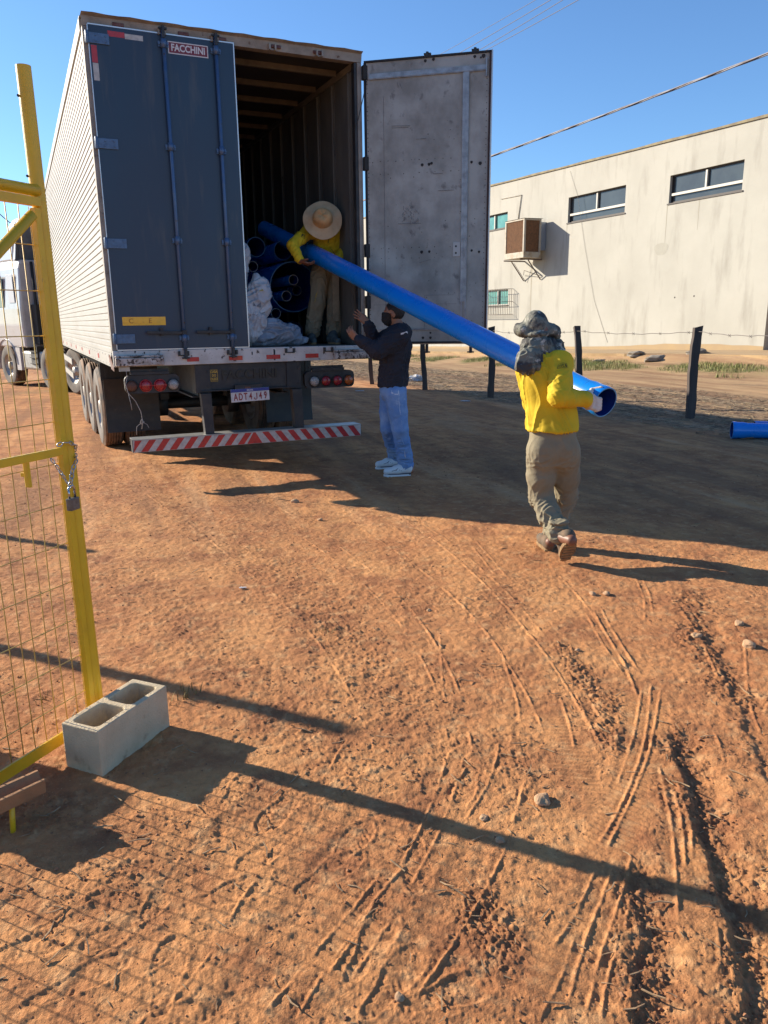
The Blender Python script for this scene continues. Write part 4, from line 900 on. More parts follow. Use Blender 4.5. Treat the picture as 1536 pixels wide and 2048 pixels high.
# inner lining
m_ = MB(); k = 0; y = .10
while y < 13.2:
    m_.box(W - .07, W - .052, y + .006, y + .43, 1.295, 3.96); m_.box(W - .088, W - .0705, y + .03, y + .05, 1.3, 3.96); y += .452
m_.box(W - .051, W - .036, .1, 13.4, 1.295, 3.98); m_.build('inner_wall', M['wood_wall'], tr)
m_ = MB(); m_.box(.04, .055, .1, 13.4, 1.295, 3.98); m_.build('inner_wall', M['wood_wall'], tr)
MB().box(.04, W - .04, 13.42, 13.45, 1.3, 3.98).build('inner_wall', M['wood_wall'], tr)
MB().box(.04, W - .04, .1, 13.4, 4.06, 4.07).build('ceiling', M['inner_roof'], tr)
for i in range(21):
    yv = .42 + i * .62; m_ = MB(); m_.box(.06, W - .09, yv, yv + .04, 4.005, 4.058); m_.build('ceiling_rib', M['rib'], tr)
m_ = MB(); m_.box(.005, W - .005, .003, TL, 1.25, 1.29); m_.build('floor', M['floor'], tr)
# rear frame
MB().prism([(0, 1.14), (.045, 1.14), (.045, 4.02), (0, 4.02)], -.03, .06).build('rear_post_frame', M['frame_grey'], tr, bevel=.004)
fr = MB(); fr.prism([(W - .045, 1.14), (W, 1.14), (W, 4.02), (W - .045, 4.02)], -.03, .06)
fr.build('rear_post_frame', M['frame_grey'], tr, bevel=.004)
hd = MB(); n = 26
for i in range(n):     # header with its dented drip lip
    xa, xb = W * i / n, W * (i + 1) / n; da, db = .004 * math.sin(i * 1.9), .004 * math.sin((i + 1) * 1.9)
    hd.add([(xa, -.03, 4.022), (xb, -.03, 4.022), (xb, -.045, 4.095), (xa, -.045, 4.095), (xa, -.085, 4.112 + da), (xb, -.085, 4.112 + db), (xa, .06, 4.118 + da), (xb, .06, 4.118 + db), (xa, .06, 4.022), (xb, .06, 4.022)],
           [(0, 1, 3 - 1, 3), (3, 2, 5, 4), (4, 5, 7, 6), (0, 1, 9, 8)])
hd.build('rear_header', M['frame_grey'], tr)
M['marker'] = mat('dull marker lens', (.11, .035, .025), (.16, .08, .06), 30, rough=.5)
for x in (.30, .86, 1.2, 1.72, 2.14):
    m_ = MB(); m_.obox((x, -.046, 4.056), (1, 0, 0), (0, 1, -.2), (0, .2, 1), .048, .008, .015); m_.build('marker_light', M['marker'], tr, bevel=.006)
for x in (.665, 1.135, 1.68, 2.15):
    m_ = MB(); m_.box(x - .035, x - .02, -.075, -.04, 4.02, 4.07); m_.box(x + .02, x + .035, -.075, -.04, 4.02, 4.07); m_.box(x - .02, x + .02, -.05, -.04, 4.02, 4.035); m_.build('cam_keeper', M['frame_grey'], tr)
# sill
m_ = MB(); m_.box(0, W, -.055, .06, 1.142, 1.288); m_.build('rear_sill', M['sill'], tr, bevel=.005)
for (xa, xb) in ((.012, .455), (2.205, W + .01)):
    m_ = MB(); m_.box(xa, xb, -.125, -.057, 1.150, 1.225); m_.box(xa, xb, -.11, -.057, 1.228, 1.248); m_.build('step_bumper', M['step'], tr, bevel=.008)
for xa, xb in ((.683, .80), (1.098, 1.235), (1.483, 1.63), (1.902, 2.046)):
    m_ = MB(); m_.box(xa, xb, -.0585, -.0552, 1.172, 1.214); m_.build('reflector_strip', M['red'], tr)
for xa in (.60, 1.08, 1.68, 2.1):
    m_ = MB(); m_.box(xa, xa + .02, -.085, -.056, 1.235, 1.275); m_.box(xa + .085, xa + .105, -.085, -.056, 1.235, 1.275); m_.box(xa, xa + .105, -.064, -.056, 1.228, 1.238); m_.build('cam_keeper', M['chassis'], tr)
m_ = MB()
for xa, za, dz in ((1.56, 1.16, .11), (1.565, 1.16, .1), (.28, 1.258, .02), (1.33, 1.22, .03)): m_.box(xa, xa + .012, -.0575, -.0552, za, za + dz)
m_.build('weld_seam', M['chassis'], tr)

# ---- doors: built in door space, hinge axis at the origin, panel towards +x (left door)
def door(parent, side):
    """side +1: left leaf spreading to +x; -1: right leaf spreading to -x"""
    s = side; DW = 1.262; z0, z1 = 1.302, 4.028
    m_ = MB(); xs = sorted((0.004 * s, DW * s)); m_.box(xs[0], xs[1], -.043, -.005, z0, z1)
    d = m_.build('rear_door', [M['navy']], parent)
    e = MB(); t = .010
    e.box(xs[0] - .001, xs[1] + .001, -.046, -.036, z1 + .0005, z1 + t); e.box(xs[0] - .001, xs[1] + .001, -.046, -.036, z0 - t, z0 - .0005)
    xe = DW * s; e.box(min(xe, xe + s * t) + .0005 * s, max(xe, xe + s * t), -.047, .0, z0 - t, z1 + t); xh = 0.0; e.box(min(xh - .004 * s, xh + .003 * s), max(xh - .004 * s, xh + .003 * s), -.05, -.02, z0, z1)
    e.build('door_edging', M['alu_edge'], d)
    # inner face lining
    l_ = MB(); l_.box(xs[0] + .02, xs[1] - .02, -.0048, .0, z0 + .02, z1 - .02); l_.build('door_lining', M['lining'], d)
    g_ = MB(); g_.box(xe - .018 if s > 0 else xe, xe if s > 0 else xe + .018, .0, .012, z0, z1); g_.build('door_gasket', M['brown_gasket'], d)
    g_ = MB(); g_.box(xs[0], xs[1], .0, .012, z1 - .018, z1); g_.box(xs[0], xs[1], .0, .012, z0, z0 + .02); g_.box(-.0, .016 * s, .0, .012, z0 + .02, z1 - .02) if s > 0 else g_.box(-.016, 0, .0, .012, z0 + .02, z1 - .02); g_.build('door_gasket', M['rubber'], d)
    # outside: rods, clamps, handles, hinges
    for xr, lbl in ((.628, 0), (1.096, 1)):
        xr *= s
        r_ = MB(); r_.tube([(xr, -.075, z0 - .09), (xr, -.075, z1 + .03)], .0165, 14); ro = r_.build('lock_rod', M['rod_blue'], d)
        for z, e in ((z0 - .055, z0 - .10), (z1 + .005, z1 + .03)): h = MB(); h.obox((xr, -.075, z), (1, 0, 0), (0, 1, 0), (0, 0, 1), .012, .026, .048); h.box(xr - .035, xr + .035, -.09, -.06, e, e + .014); h.build('rod_cam', M['chassis'], ro)
        for z in (1.40, 2.29, 3.10, 3.945):
            c_ = MB(); c_.tube([(xr, -.075, z - .035), (xr, -.075, z + .035)], .0255, 14); c_.box(xr - .045, xr + .045, -.056, -.0435, z - .022, z + .022)
            for q in (-.038, .038): c_.tube([(xr + q, -.068, z), (xr + q, -.05, z)], .009, 8)
            c_.build('rod_clamp', M['rod_blue'], d)
        k_ = MB(); k_.obox((xr - .17 * s, -.088, 1.452), (1, 0, -.02), (0, 1, 0), (0, 0, 1), .18, .007, .014); k_.box(xr - .022, xr + .022, -.10, -.052, 1.43, 1.475); k_.build('door_handle', M['chassis'], d, bevel=.003)
        k_ = MB(); k_.box(xr - .21 * s - .015, xr - .21 * s + .015, -.082, -.0435, 1.425, 1.50); k_.box(xr - .21 * s - .04, xr - .21 * s + .04, -.055, -.0435, 1.44, 1.455); k_.build('handle_catch', M['chassis'], d)
    for z in (1.40, 2.25, 3.09, 3.925):
        k_ = MB(); a0, a1 = (-.03, .17) if s > 0 else (-.17, .03)
        k_.box(a0, a1, -.056, -.0435, z - .042, z + .042); k_.tube([(-.012 * s, -.062, z - .05), (-.012 * s, -.062, z + .05)], .014, 10)
        for q in (.06, .14):
            for zz in (-.022, .022): k_.tube([(q * s, -.062, z + zz), (q * s, -.05, z + zz)], .008, 8)
        k_.build('hinge', M['hinge_blue'] if s > 0 else M['rubber'], d, bevel=.002)
    return d
DL = door(tr, 1); DL.location = (.042, -.008, 0)
DR = door(tr, -1); DR.location = (W + .012, -.06, 0); DR.rotation_euler = (0, 0, R(142))
# marks on the closed leaf
def on_left(name, x0, x1, z0, z1, m, y=-.0515, par=DL): return MB().box(x0 - .042, x1 - .042, y + .008, y + .0105, z0, z1).build(name, m, par)
on_left('reflector_strip', .205, .345, 3.955, 3.999, M['red']); on_left('reflector_strip', .347, .50, 3.950, 3.992, M['white_tape'])
on_left('reflector_strip', .058, .105, 3.735, 3.872, M['red']); on_left('reflector_strip', .060, .107, 3.595, 3.732, M['white_tape'])
yp = on_left('yellow_reflector', .112, .508, 1.522, 1.60, M['yellow_plate'])
M['faint'] = mat('worn red print', (.38, .13, .01), rough=.6)
for s_, xx in (('C', .19), ('E', .365)): text_obj('worn_lettering', s_, .062, M['faint'], yp, (xx - .042, -.0445, 1.561), RX, .0005)
sg = on_left('maker_sign', .712, 1.070, 3.880, 3.980, M['sign_red'])
m_ = MB(); xa, xb, za, zb, t = .712 - .042, 1.070 - .042, 3.880, 3.980, .008
m_.box(xa, xb, -.0455, -.0438, zb - t, zb); m_.box(xa, xb, -.0455, -.0438, za, za + t); m_.box(xa, xa + t, -.0455, -.0438, za + t, zb - t); m_.box(xb - t, xb, -.0455, -.0438, za + t, zb - t); m_.build('sign_border', M['sign_white'], sg)
text_obj('sign_lettering', 'FACCHINI', .078, M['sign_white'], sg, (.891 - .042, -.0445, 3.930), RX, .001, .0022, .86)
# inner face of the open leaf: battens, holes, rivets
b = MB(); b.box(-1.215, -.055, .002, .016, 3.855, 3.905); b.box(-1.215, -.055, .0165, .021, 3.862, 3.872); b.build('door_batten', M['batten'], DR)
b = MB(); b.box(-1.052, -.992, .002, .018, 1.72, 3.853); b.box(-1.045, -1.038, .0185, .022, 1.75, 3.84); b.box(-1.018, -1.012, .0185, .022, 1.75, 3.84); b.build('door_batten', M['batten'], DR)
b = MB(); b.box(-1.05, -1.036, .002, .012, 1.45, 1.718); b.box(-1.008, -.995, .002, .012, 1.45, 1.718); b.build('door_batten', M['batten'], DR)
b = MB(); b.box(-1.224, -1.212, .002, .03, 3.80, 3.96); b.build('door_batten', M['batten'], DR)
h = MB()
def disc(mb, x, z, r, n=12): mb.add([(x + r * math.cos(t), .0035, z + r * math.sin(t) * (1 + .15 * math.sin(3 * t))) for t in np.linspace(0, 2 * math.pi, n, endpoint=False)], [list(range(n))])
for x, z, r in [(-.62, 3.985, .014), (-.70, 3.992, .014), (-1.10, 3.985, .014), (-1.16, 3.972, .009), (-1.185, 3.985, .018), (-.59, 3.05, .015), (-.66, 3.052, .015), (-.685, 3.06, .013), (-1.085, 3.05, .013), (-1.17, 3.035, .017),
                (-.585, 2.22, .016), (-.665, 2.222, .013), (-1.10, 2.22, .012), (-1.175, 2.205, .012), (-.60, 1.36, .014), (-.68, 1.36, .014), (-.68, 1.41, .010)]: disc(h, x, z, r)
h.build('bolt_hole', M['rubber'], DR)
h = MB()
for z in (3.10, 2.98, 2.265, 2.165):
    for i in range(12):
        if random.random() < .85: disc(h, -.08 - i * .08, z + random.uniform(-.004, .004), random.uniform(.0035, .0065), 6)
for i in range(64): disc(h, -.035 + random.uniform(-.003, .003), 1.4 + i * .041, random.uniform(.003, .007), 6)
for i in range(48): disc(h, -1.222, 1.4 + i * .053, .0045, 6)
for _ in range(60): disc(h, random.uniform(-1.15, -.1), random.uniform(1.4, 3.8), random.uniform(.002, .006), 6)
h.build('rivet', mat('rivet grey', (.07, .065, .06), rough=.7), DR, kind='stuff')
M['scuff'] = mat('scuff mark', (.11, .11, .12), (.2, .2, .2), 60, rough=.6); h = MB()
for x, z, l_, a_ in [(-.28, 3.42, .19, .05), (-.28, 3.405, .17, .02), (-.53, 3.29, .1, .0), (-.34, 2.50, .24, .01), (-.56, 2.13, .12, -.25), (-.35, 3.78, .05, 1.2), (-.32, 3.79, .05, 1.35), (-.7, 2.96, .1, 0), (-.75, 2.8, .16, .0)]:
    c_, s_ = math.cos(a_), math.sin(a_); h.obox((-abs(x) - l_ / 2, .003, z), (c_, 0, s_), (0, 1, 0), (-s_, 0, c_), l_ / 2, .0012, .0022)
for _ in range(38):
    x, z = random.uniform(-.55, -.38), random.uniform(2.5, 2.66); h.obox((x, .003, z), (random.uniform(-1, 1), 0, 1), (0, 1, 0), (1, 0, 0), random.uniform(.005, .022), .001, .0015)
for xa, xb, z in ((-.95, -.07, 1.70), (-.92, -.62, 1.79)): h.box(xa, xb, .0015, .003, z, z + .0025)
h.box(-.62, -.617, .0015, .003, 1.45, 1.79); h.box(-.2, -.197, .0015, .003, 1.5, 3.7)
h.build('scuff_mark', M['scuff'], DR)
h = MB(); h.box(-.985, -.91, .002, .008, 2.165, 2.305); lp = h.build('latch_plate', mat('latch plate grey', (.42, .42, .41), rough=.45, metal=.4), DR, bevel=.002)
h = MB(); disc(h, -.94, 2.265, .01); disc(h, -.94, 2.20, .01)
for v in range(len(h.v)): h.v[v] = (h.v[v][0], .0095, h.v[v][2])
h.build('plate_hole', M['rubber'], lp)
h = MB(); h.box(-1.2, -.01, .002, .014, 1.44, 1.455); h.build('kick_strip', M['batten'], DR)
h = MB(); h.tube([(-1.04, .02, 1.475), (-1.0, .03, 1.44), (-1.03, .035, 1.40), (-1.07, .03, 1.38)], .008, 6); h.build('strap_hook', M['chassis'], DR)
h = MB(); h.tube([(-.03, .01, 3.85), (-.0, .015, 3.72), (.05, .05, 3.5), (.09, .09, 3.38)], .004, 6); h.build('tie_cord', M['rubber'], DR)
# hinges of the open leaf seen on the post, and the dark reveal post
for z in (3.925, 3.09, 2.25, 1.73, 1.40): MB().box(W - .004, W + .045, -.085, -.032, z - .065, z + .065).build('hinge_bracket', M['rubber'], tr, bevel=.004)
m_ = MB(); m_.box(W - .075, W - .047, -.02, .05, 1.295, 4.02); m_.build('inner_reveal', M['chassis'], tr)

# ---- underneath
m_ = MB()
for x in (.80, 1.68):
    m_.box(x, x + .012, .1, TL - 3.2, .82, 1.138); m_.box(x - .06, x + .07, .1, TL - 3.2, .805, .819); m_.box(x - .06, x + .07, .1, TL - 3.2, 1.139, 1.141)
for i in range(30): m_.box(.05, W - .05, .3 + i * .44, .34 + i * .44, 1.143, 1.24)
m_.build('chassis_frame', M['chassis'], tr)
m_ = MB(); m_.box(.80, 1.79, -.012, .012, .885, 1.138); m_.box(.80, 1.79, -.05, .0, .872, .884); cp = m_.build('rear_crossmember', M['chassis'], tr, bevel=.003)
t_ = text_obj('raised_lettering', 'FACCHINI', .125, M['black_letter'], cp, (1.31, -.018, 1.025), RX, .005, .003, 1.02)
stk = MB().box(.905, .985, -.0165, -.0145, .965, 1.085).build('shop_sticker', M['mud_black'], cp)
for i, (s_, z_) in enumerate((('CASA', 1.062), ('DO', 1.026), ('OLEO', .990))): text_obj('sticker_lettering', s_, .034, M['sticker_yellow'], stk, (.945, -.0172, z_), RX, .0004, .001, .8)
m_ = MB()
for a_, b_, c_, d_ in ((.908, .982, 1.080, 1.083), (.908, .982, .967, .970), (.908, .911, .967, 1.083), (.979, .982, .967, 1.083)): m_.box(a_, b_, -.0175, -.0168, c_, d_)
m_.build('sticker_border', M['sticker_yellow'], stk)
for xa, xb in ((.755, .905), (1.70, 1.855)):
    m_ = MB(); m_.box(xa, xb, -.03, -.0125 if 0 else -.013, .86, 1.135); m_.box(xa, xa + .012, -.0125, .14, .86, 1.135)
    for z in (.92, 1.07): m_.tube([(xb - .03, -.038, z), (xb - .03, -.03, z)], .01, 8)
    m_.build('bumper_hanger', M['chassis'], tr, bevel=.003)
    m_ = MB(); m_.prism([(xa + .035, .858), (xb - .012, .858), (xb - .005, .452), (xa + .055, .452)], -.085, .01); m_.build('bumper_leg', [M['chassis']], tr, bevel=.004)
bar = MB(); bar.box(.098, 2.488, -.115, .085, .445, .452); bar.box(.098, 2.488, -.115, -.108, .327, .444); bar.box(.098, 2.488, .078, .085, .38, .444)
bo_ = bar.build('underride_bar', M['galv'], tr)
m_ = MB(); m_.box(.093, .097, -.113, -.018, .327, .45); m_.box(2.489, 2.493, -.113, -.018, .327, .45); m_.build('bar_end_cap', M['chassis'], bo_)
# hazard tape: two mirrored runs of slanted stripes
mw, mr_ = MB(), MB(); mid = 1.30; z0, z1 = .330, .442; sh = .085; pw = .068
def stripe(mb, xa, xb, s):
    lo0, lo1, hi0, hi1 = xa, xb, xa + s * sh, xb + s * sh
    cl = lambda v: min(max(v, .10), 2.486)
    mb.add([(cl(lo0), -.1175, z0), (cl(lo1), -.1175, z0), (cl(hi1), -.1175, z1), (cl(hi0), -.1175, z1)], [(0, 1, 2, 3)])
x = .10 - pw; i = 0
mw.add([(.10, -.1165, z0), (2.486, -.1165, z0), (2.486, -.1165, z1), (.10, -.1165, z1)], [(0, 1, 2, 3)])
while x < mid - sh - .06: stripe(mr_, x, x + pw, 1); x += pw * 2
mr_.add([(mid - .08, -.1175, z0), (mid + .08, -.1175, z0), (mid + .012, -.1175, z1), (mid - .012, -.1175, z1)], [(0, 1, 2, 3)])
x = 2.486
while x > mid + sh + .06: stripe(mr_, x - pw, x, -1); x -= pw * 2
tp = mw.build('hazard_tape', M['white_tape'], bo_); mr_.build('red_stripe', M['red'], tp)
# number plate, hung slightly tilted
pl_ = MB(); pl_.box(-.20, .20, -.004, .0, -.065, .065); plo = pl_.build('number_plate', M['plate_white'], tr, loc=(1.29, -.07, .823), rot=(0, R(-1.5), 0), bevel=.003)
MB().box(-.199, .199, -.0062, -.0043, .033, .064).build('plate_band', M['plate_blue'], plo)
for i_, ch_ in enumerate('ADT4J49'):
    xx = -.152 + i_ * .0515
    if ch_ != 'J': text_obj('plate_character', ch_, .098, M['plate_char'], plo, (xx, -.0055, -.017), RX, .0008, .0022, .62)
    else:
        m_ = MB(); m_.box(xx + .008, xx + .017, -.0062, -.0045, -.045, .016); m_.box(xx - .008, xx + .008, -.0062, -.0045, -.0525, -.0435); m_.box(xx - .017, xx - .008, -.0062, -.0045, -.048, -.030); m_.build('plate_character', M['plate_char'], plo)
text_obj('plate_country', 'BRASIL', .022, M['sign_white'], plo, (0, -.0068, .048), RX, .0003, .0005)
MB().box(1.14, 1.42, -.066, -.04, .872, .925).build('plate_bracket', M['chassis'], tr); m_ = MB(); m_.box(1.24, 1.30, -.069, -.0665, .882, .905); m_.build('plate_lamp', M['lamp_dull'], tr)
# lamp boards
def lamp_board(x0, x1, z0, z1, lamps, dz):
    b_ = MB(); poly = []; r = .05
    for cx, cz, a0 in ((x1 - r, z1 - r, 0), (x0 + r, z1 - r, 90), (x0 + r, z0 + r, 180), (x1 - r, z0 + r, 270)):
        for k in range(5): t = R(a0 + 22.5 * k); poly.append((cx + r * math.cos(t), cz + r * math.sin(t)))
    b_.prism(poly, -.03, .03); bd = b_.build('lamp_board', M['chassis'], tr)
    h_ = MB(); h_.box((x0 + x1) / 2 - .2, (x0 + x1) / 2 + .16, -.05, .0, z1 + .004, z1 + .03); h_.box((x0 + x1) / 2 - .23, (x0 + x1) / 2 + .16, -.02, .0, z1 + .031, z1 + .055); h_.build('lamp_visor', M['chassis'], tr)
    for x, m in lamps:
        l_ = MB(); l_.lathe([(.0, -.068), (.022, -.067), (.040, -.060), (.050, -.045), (.052, -.031)], (x, 0, dz), (0, 1, 0), 28); l_.v = [(a, b, c) for a, b, c in l_.v]
        lo = l_.build('tail_lamp', m, bd)
        r_ = MB(); r_.lathe([(.0525, -.048), (.059, -.046), (.059, -.0305), (.0525, -.0305)], (x, 0, dz), (0, 1, 0), 28)
        for k in range(3): r_.lathe([(.012 + k * .014, -.0695 + k * .004), (.014 + k * .014, -.0695 + k * .0042)], (x, 0, dz), (0, 1, 0), 24)
        for a_ in (0, math.pi / 2, math.pi, -math.pi / 2): r_.obox((x + .055 * math.cos(a_), -.047, dz + .055 * math.sin(a_)), (1, 0, 0), (0, 1, 0), (0, 0, 1), .008, .004, .004)
        r_.build('lens_rim', M['red'] if m is M['lamp_red'] and x < 1 else M['mud_black'], lo)
lamp_board(.085, .60, .885, 1.058, [(.145, M['lamp_dull']), (.277, M['lamp_red']), (.41, M['lamp_red']), (.538, M['lamp_clear'])], .957)
lamp_board(1.895, 2.455, .852, 1.03, [(2.0, M['lamp_clear']), (2.13, M['lamp_red']), (2.26, M['lamp_red']), (2.388, M['lamp_amber'])], .925)
# mudguards, flaps and the knotted cord
for xs_ in ((.02, .66), (1.94, 2.58)):
    m_ = MB(); m_.box(*xs_, 1.70, 1.73, .90, 1.10)
    x = xs_[0] + .05
    while x < xs_[1] - .06: m_.box(x, x + .03, 1.69, 1.6995, .92, 1.09); x += .085
    ar = [(1.70 - .0, .90)]
    m_.add([(xs_[0], 1.73 - .02 * 0, .90), (xs_[1], 1.73, .90), (xs_[1], 1.80, 1.08), (xs_[0], 1.80, 1.08), (xs_[1], 6.6, 1.10), (xs_[0], 6.6, 1.10)], [(0, 1, 2, 3), (3, 2, 4, 5)])
    m_.build('mudguard', M['mud_black'], tr)
    fl = MB(); n = 8
    for k in range(n):
        f0, f1 = k / n, (k + 1) / n; q = lambda f: 1.66 + .03 * math.sin(f * 3)
        fl.add([(xs_[0] + .02, q(f0), .92 - .62 * f0), (xs_[1] - .01, q(f0), .92 - .62 * f0), (xs_[1] - .01, q(f1), .92 - .62 * f1), (xs_[0] + .02, q(f1), .92 - .62 * f1),
                (xs_[0] + .02, q(f0) + .01, .92 - .62 * f0), (xs_[1] - .01, q(f0) + .01, .92 - .62 * f0), (xs_[1] - .01, q(f1) + .01, .92 - .62 * f1), (xs_[0] + .02, q(f1) + .01, .92 - .62 * f1)],
               [(0, 1, 2, 3), (4, 5, 6, 7), (0, 3, 7, 4), (1, 2, 6, 5)] + ([(3, 2, 6, 7)] if k == n - 1 else []))
    fl.build('mud_flap', M['mud_black'], tr)
cd = MB(); cd.tube([(.10, -.04, 1.14), (.11, -.06, 1.05), (.085, -.09, .98), (.10, -.10, .90), (.16, -.11, .82), (.20, -.11, .72), (.21, -.11, .62), (.195, -.11, .55)], .0035, 6)
cd.tube([(.10, -.10, .90), (.115, -.11, .80), (.12, -.11, .74)], .003, 6); cd.tube([(.205, -.11, .62), (.15, -.11, .575), (.14, -.12, .50)], .003, 6); cd.tube([(.205, -.11, .62), (.25, -.11, .59), (.26, -.12, .56)], .003, 6); cd.tube([(.19, -.12, .60), (.22, -.13, .62), (.2, -.11, .64), (.185, -.12, .61)], .006, 6)
cd.build('knotted_cord', mat('dirty cord', (.30, .27, .25), rough=.9), tr)
m_ = MB(); m_.box(.045, .14, -.055, -.0552 + .05, 1.10, 1.139); m_.build('cord_bracket', M['galv'], tr)
# tail skirt bracket at the lower left corner
m_ = MB(); m_.add([(-.02, .03, 1.26), (.0, -.03, 1.14), (.0, -.035, 1.10), (-.015, .06, 1.12), (-.02, .16, 1.24)], [(0, 1, 2, 3, 4)]); m_.build('corner_gusset', M['marker'], tr)
# wheels
def wheel(parent, x0, y, r=.5, wd=.235, out=-1, z=None):
    z = r if z is None else z
    t = MB(); prof = [(r * .56, 0), (r * .62, -.01), (r * .80, -.014), (r * .93, -.004), (r * .985, .02)]
    g_ = wd / 6
    for k in range(6):
        a = .02 + (wd - .04) * k / 6; b = .02 + (wd - .04) * (k + 1) / 6; prof += [(r, a + .003), (r, b - .008)] + ([(r - .014, b - .005), (r - .014, b - .001)] if k < 5 else [])
    prof += [(r * .985, wd - .02), (r * .93, wd + .004), (r * .8, wd + .014), (r * .62, wd + .01), (r * .56, wd)]
    t.lathe(prof, (x0, y, z), (1, 0, 0), 48); tt = t.build('wheel', M['tyre'], parent)
    s_ = MB(); sgn = -1 if out < 0 else 1; xf = x0 if out < 0 else x0 + wd
    s_.lathe([(r * .55, sgn * .001), (r * .63, sgn * .0125), (r * .80, sgn * .0165), (r * .925, sgn * .0065)], (xf, y, z), (1, 0, 0), 48); s_.build('tyre_wall', M['tyre_side'], tt)
    q = MB(); inx = -sgn
    q.lathe([(r * .56, 0), (r * .53, inx * .03), (r * .42, inx * .06), (r * .36, inx * .12), (r * .22, inx * .12), (r * .20, inx * .02), (r * .14, inx * .0), (0, inx * .0)], (xf, y, z), (1, 0, 0), 32)
    for k in range(10):
        a = k * math.pi / 5; c_ = (xf + inx * .11, y + r * .29 * math.cos(a), z + r * .29 * math.sin(a)); q.tube([c_, (c_[0] - inx * .04, c_[1], c_[2])], .013, 6)
    q.build('rim', M['rim'], tt); return tt
for yv in (2.74, 4.04, 5.34):
    for x0, o_ in ((.055, -1), (.325, 1), (2.035, -1), (2.31, 1)): wheel(tr, x0, yv, .505, .235, o_)
    m_ = MB(); m_.tube([(.3, yv, .5), (2.3, yv, .5)], .07, 14); m_.tube([(.75, yv, .5), (.9, yv, .5)], .16, 20); m_.tube([(1.7, yv, .5), (1.85, yv, .5)], .16, 20); m_.box(.76, .86, yv - .5, yv + .5, .60, .68); m_.box(1.72, 1.82, yv - .5, yv + .5, .6, .68); m_.build('axle', M['chassis'], tr)
m_ = MB(); m_.box(.75, 1.0, 6.6, 7.2, .55, .8); m_.box(.5, .6, 9.8, 9.9, .25, 1.14); m_.box(2.0, 2.1, 9.8, 9.9, .25, 1.14); m_.box(.45, .65, 9.75, 9.95, .22, .25); m_.build('landing_leg', M['galv'], tr)
m_ = MB(); m_.box(.0, .03, 6.6, 9.4, .62, .72); m_.box(.0, .03, 6.6, 9.4, .86, .96); m_.build('side_guard', M['galv'], tr)

# ---------------------------------------------------------------- tractor unit, jack-knifed slightly to the left
KP = trl(1.12, 12.2); tc = empty('tractor_truck', (KP[0], KP[1], 0), YAW + R(20.5)); tag(tc, 'white high-roof lorry cab coupled to the trailer, seen through the gate mesh', 'lorry')
m_ = MB()
for x in (-.42, .36): m_.box(x, x + .07, -1.2, 4.3, .72, .98)
m_.box(-.5, .5, -.45, .45, 1.0, 1.06); m_.box(-.8, .8, -1.25, -1.15, .7, .95); m_.build('chassis_frame', M['chassis'], tc)
cab = MB(); X0, X1 = -1.24, 1.24; YB0, YF = 1.75, 3.95
def loft(mb, rings, cap=True):
    n = len(rings[0]); vs = [v for r_ in rings for v in r_]
    fs = [(i * n + j, i * n + (j + 1) % n, (i + 1) * n + (j + 1) % n, (i + 1) * n + j) for i in range(len(rings) - 1) for j in range(n)]
    if cap: fs += [tuple(range(n))[::-1], tuple((len(rings) - 1) * n + j for j in range(n))]
    mb.add(vs, fs)
def ring(y0, y1, x, z): return [(-x, y0, z), (x, y0, z), (x, y1 - .15, z), (x - .2, y1, z), (-x + .2, y1, z), (-x, y1 - .15, z)]
loft(cab, [ring(YB0, YF, 1.22, .98), ring(YB0, YF + .05, 1.24, 1.5), ring(YB0, YF, 1.24, 1.9), ring(YB0, YF - .35, 1.18, 2.85), ring(YB0, YF - .5, 1.12, 3.05)])
cab.build('cab_body', M['cab_white'], tc, bevel=.04)
f_ = MB(); loft(f_, [ring(YB0 + .55, YF - .55, 1.08, 3.052), ring(YB0 + .5, YF - .85, 1.06, 3.4), ring(YB0 + .42, YF - 1.25, 1.0, 3.85), ring(YB0 + .38, YF - 1.5, .94, 4.02)]); f_.build('roof_fairing', M['cab_white'], tc, bevel=.04)
s_ = MB(); 
for sx in (-1, 1): s_.add([(sx * 1.235, YB0 - .02, 3.04), (sx * 1.08, YB0 + .54, 3.055), (sx * 1.0, YB0 + .42, 3.85), (sx * .95, YB0 + .38, 4.02), (sx * 1.05, YB0 - .05, 3.98), (sx * 1.2, YB0 - .1, 3.5)], [(0, 1, 2, 3, 4, 5)])
s_.build('side_deflector', M['cab_white'], tc)
MB().add([(-1.02, YB0 + .3, 3.06), (1.02, YB0 + .3, 3.06), (.9, YB0 + .32, 3.98), (-.9, YB0 + .32, 3.98)], [(0, 1, 2, 3)]).build('fairing_back', M['cab_back'], tc)
MB().box(-1.16, 1.16, YB0 - .012, YB0 - .002, 1.15, 2.95).build('cab_back_wall', mat('cab rear paint', (.42, .43, .46), (.33, .34, .36), 3, rough=.5), tc)
MB().box(-1.246, -1.241, 2.05, 2.42, 2.05, 2.72).build('side_window', mat('sleeper window cover', (.55, .56, .60), rough=.3), tc, bevel=.002)
MB().box(-1.246, -1.241, 2.75, 3.45, 1.95, 2.7).build('side_window', M['glass_dark'], tc, bevel=.002)
MB().box(-1.247, -1.242, YB0 + .12, YB0 + .2, 1.75, 1.9).build('locker_latch', M['mud_black'], tc)
for sx in (-1, 1):
    m_ = MB(); m_.box(sx * 1.27 - .05, sx * 1.27 + .05, 3.62, 3.74, 2.15, 2.7); mo = m_.build('wing_mirror', M['mud_black'], tc, bevel=.02)
    m_ = MB(); m_.tube([(sx * 1.2, 3.6, 2.9), (sx * 1.27, 3.62, 2.86)], .015, 6); m_.build('mirror_arm', M['mud_black'], mo)
m_ = MB(); m_.box(-1.1, 1.1, YF - .04, YF + .055, 1.95, 2.0); m_.build('windscreen_frame', M['mud_black'], tc)
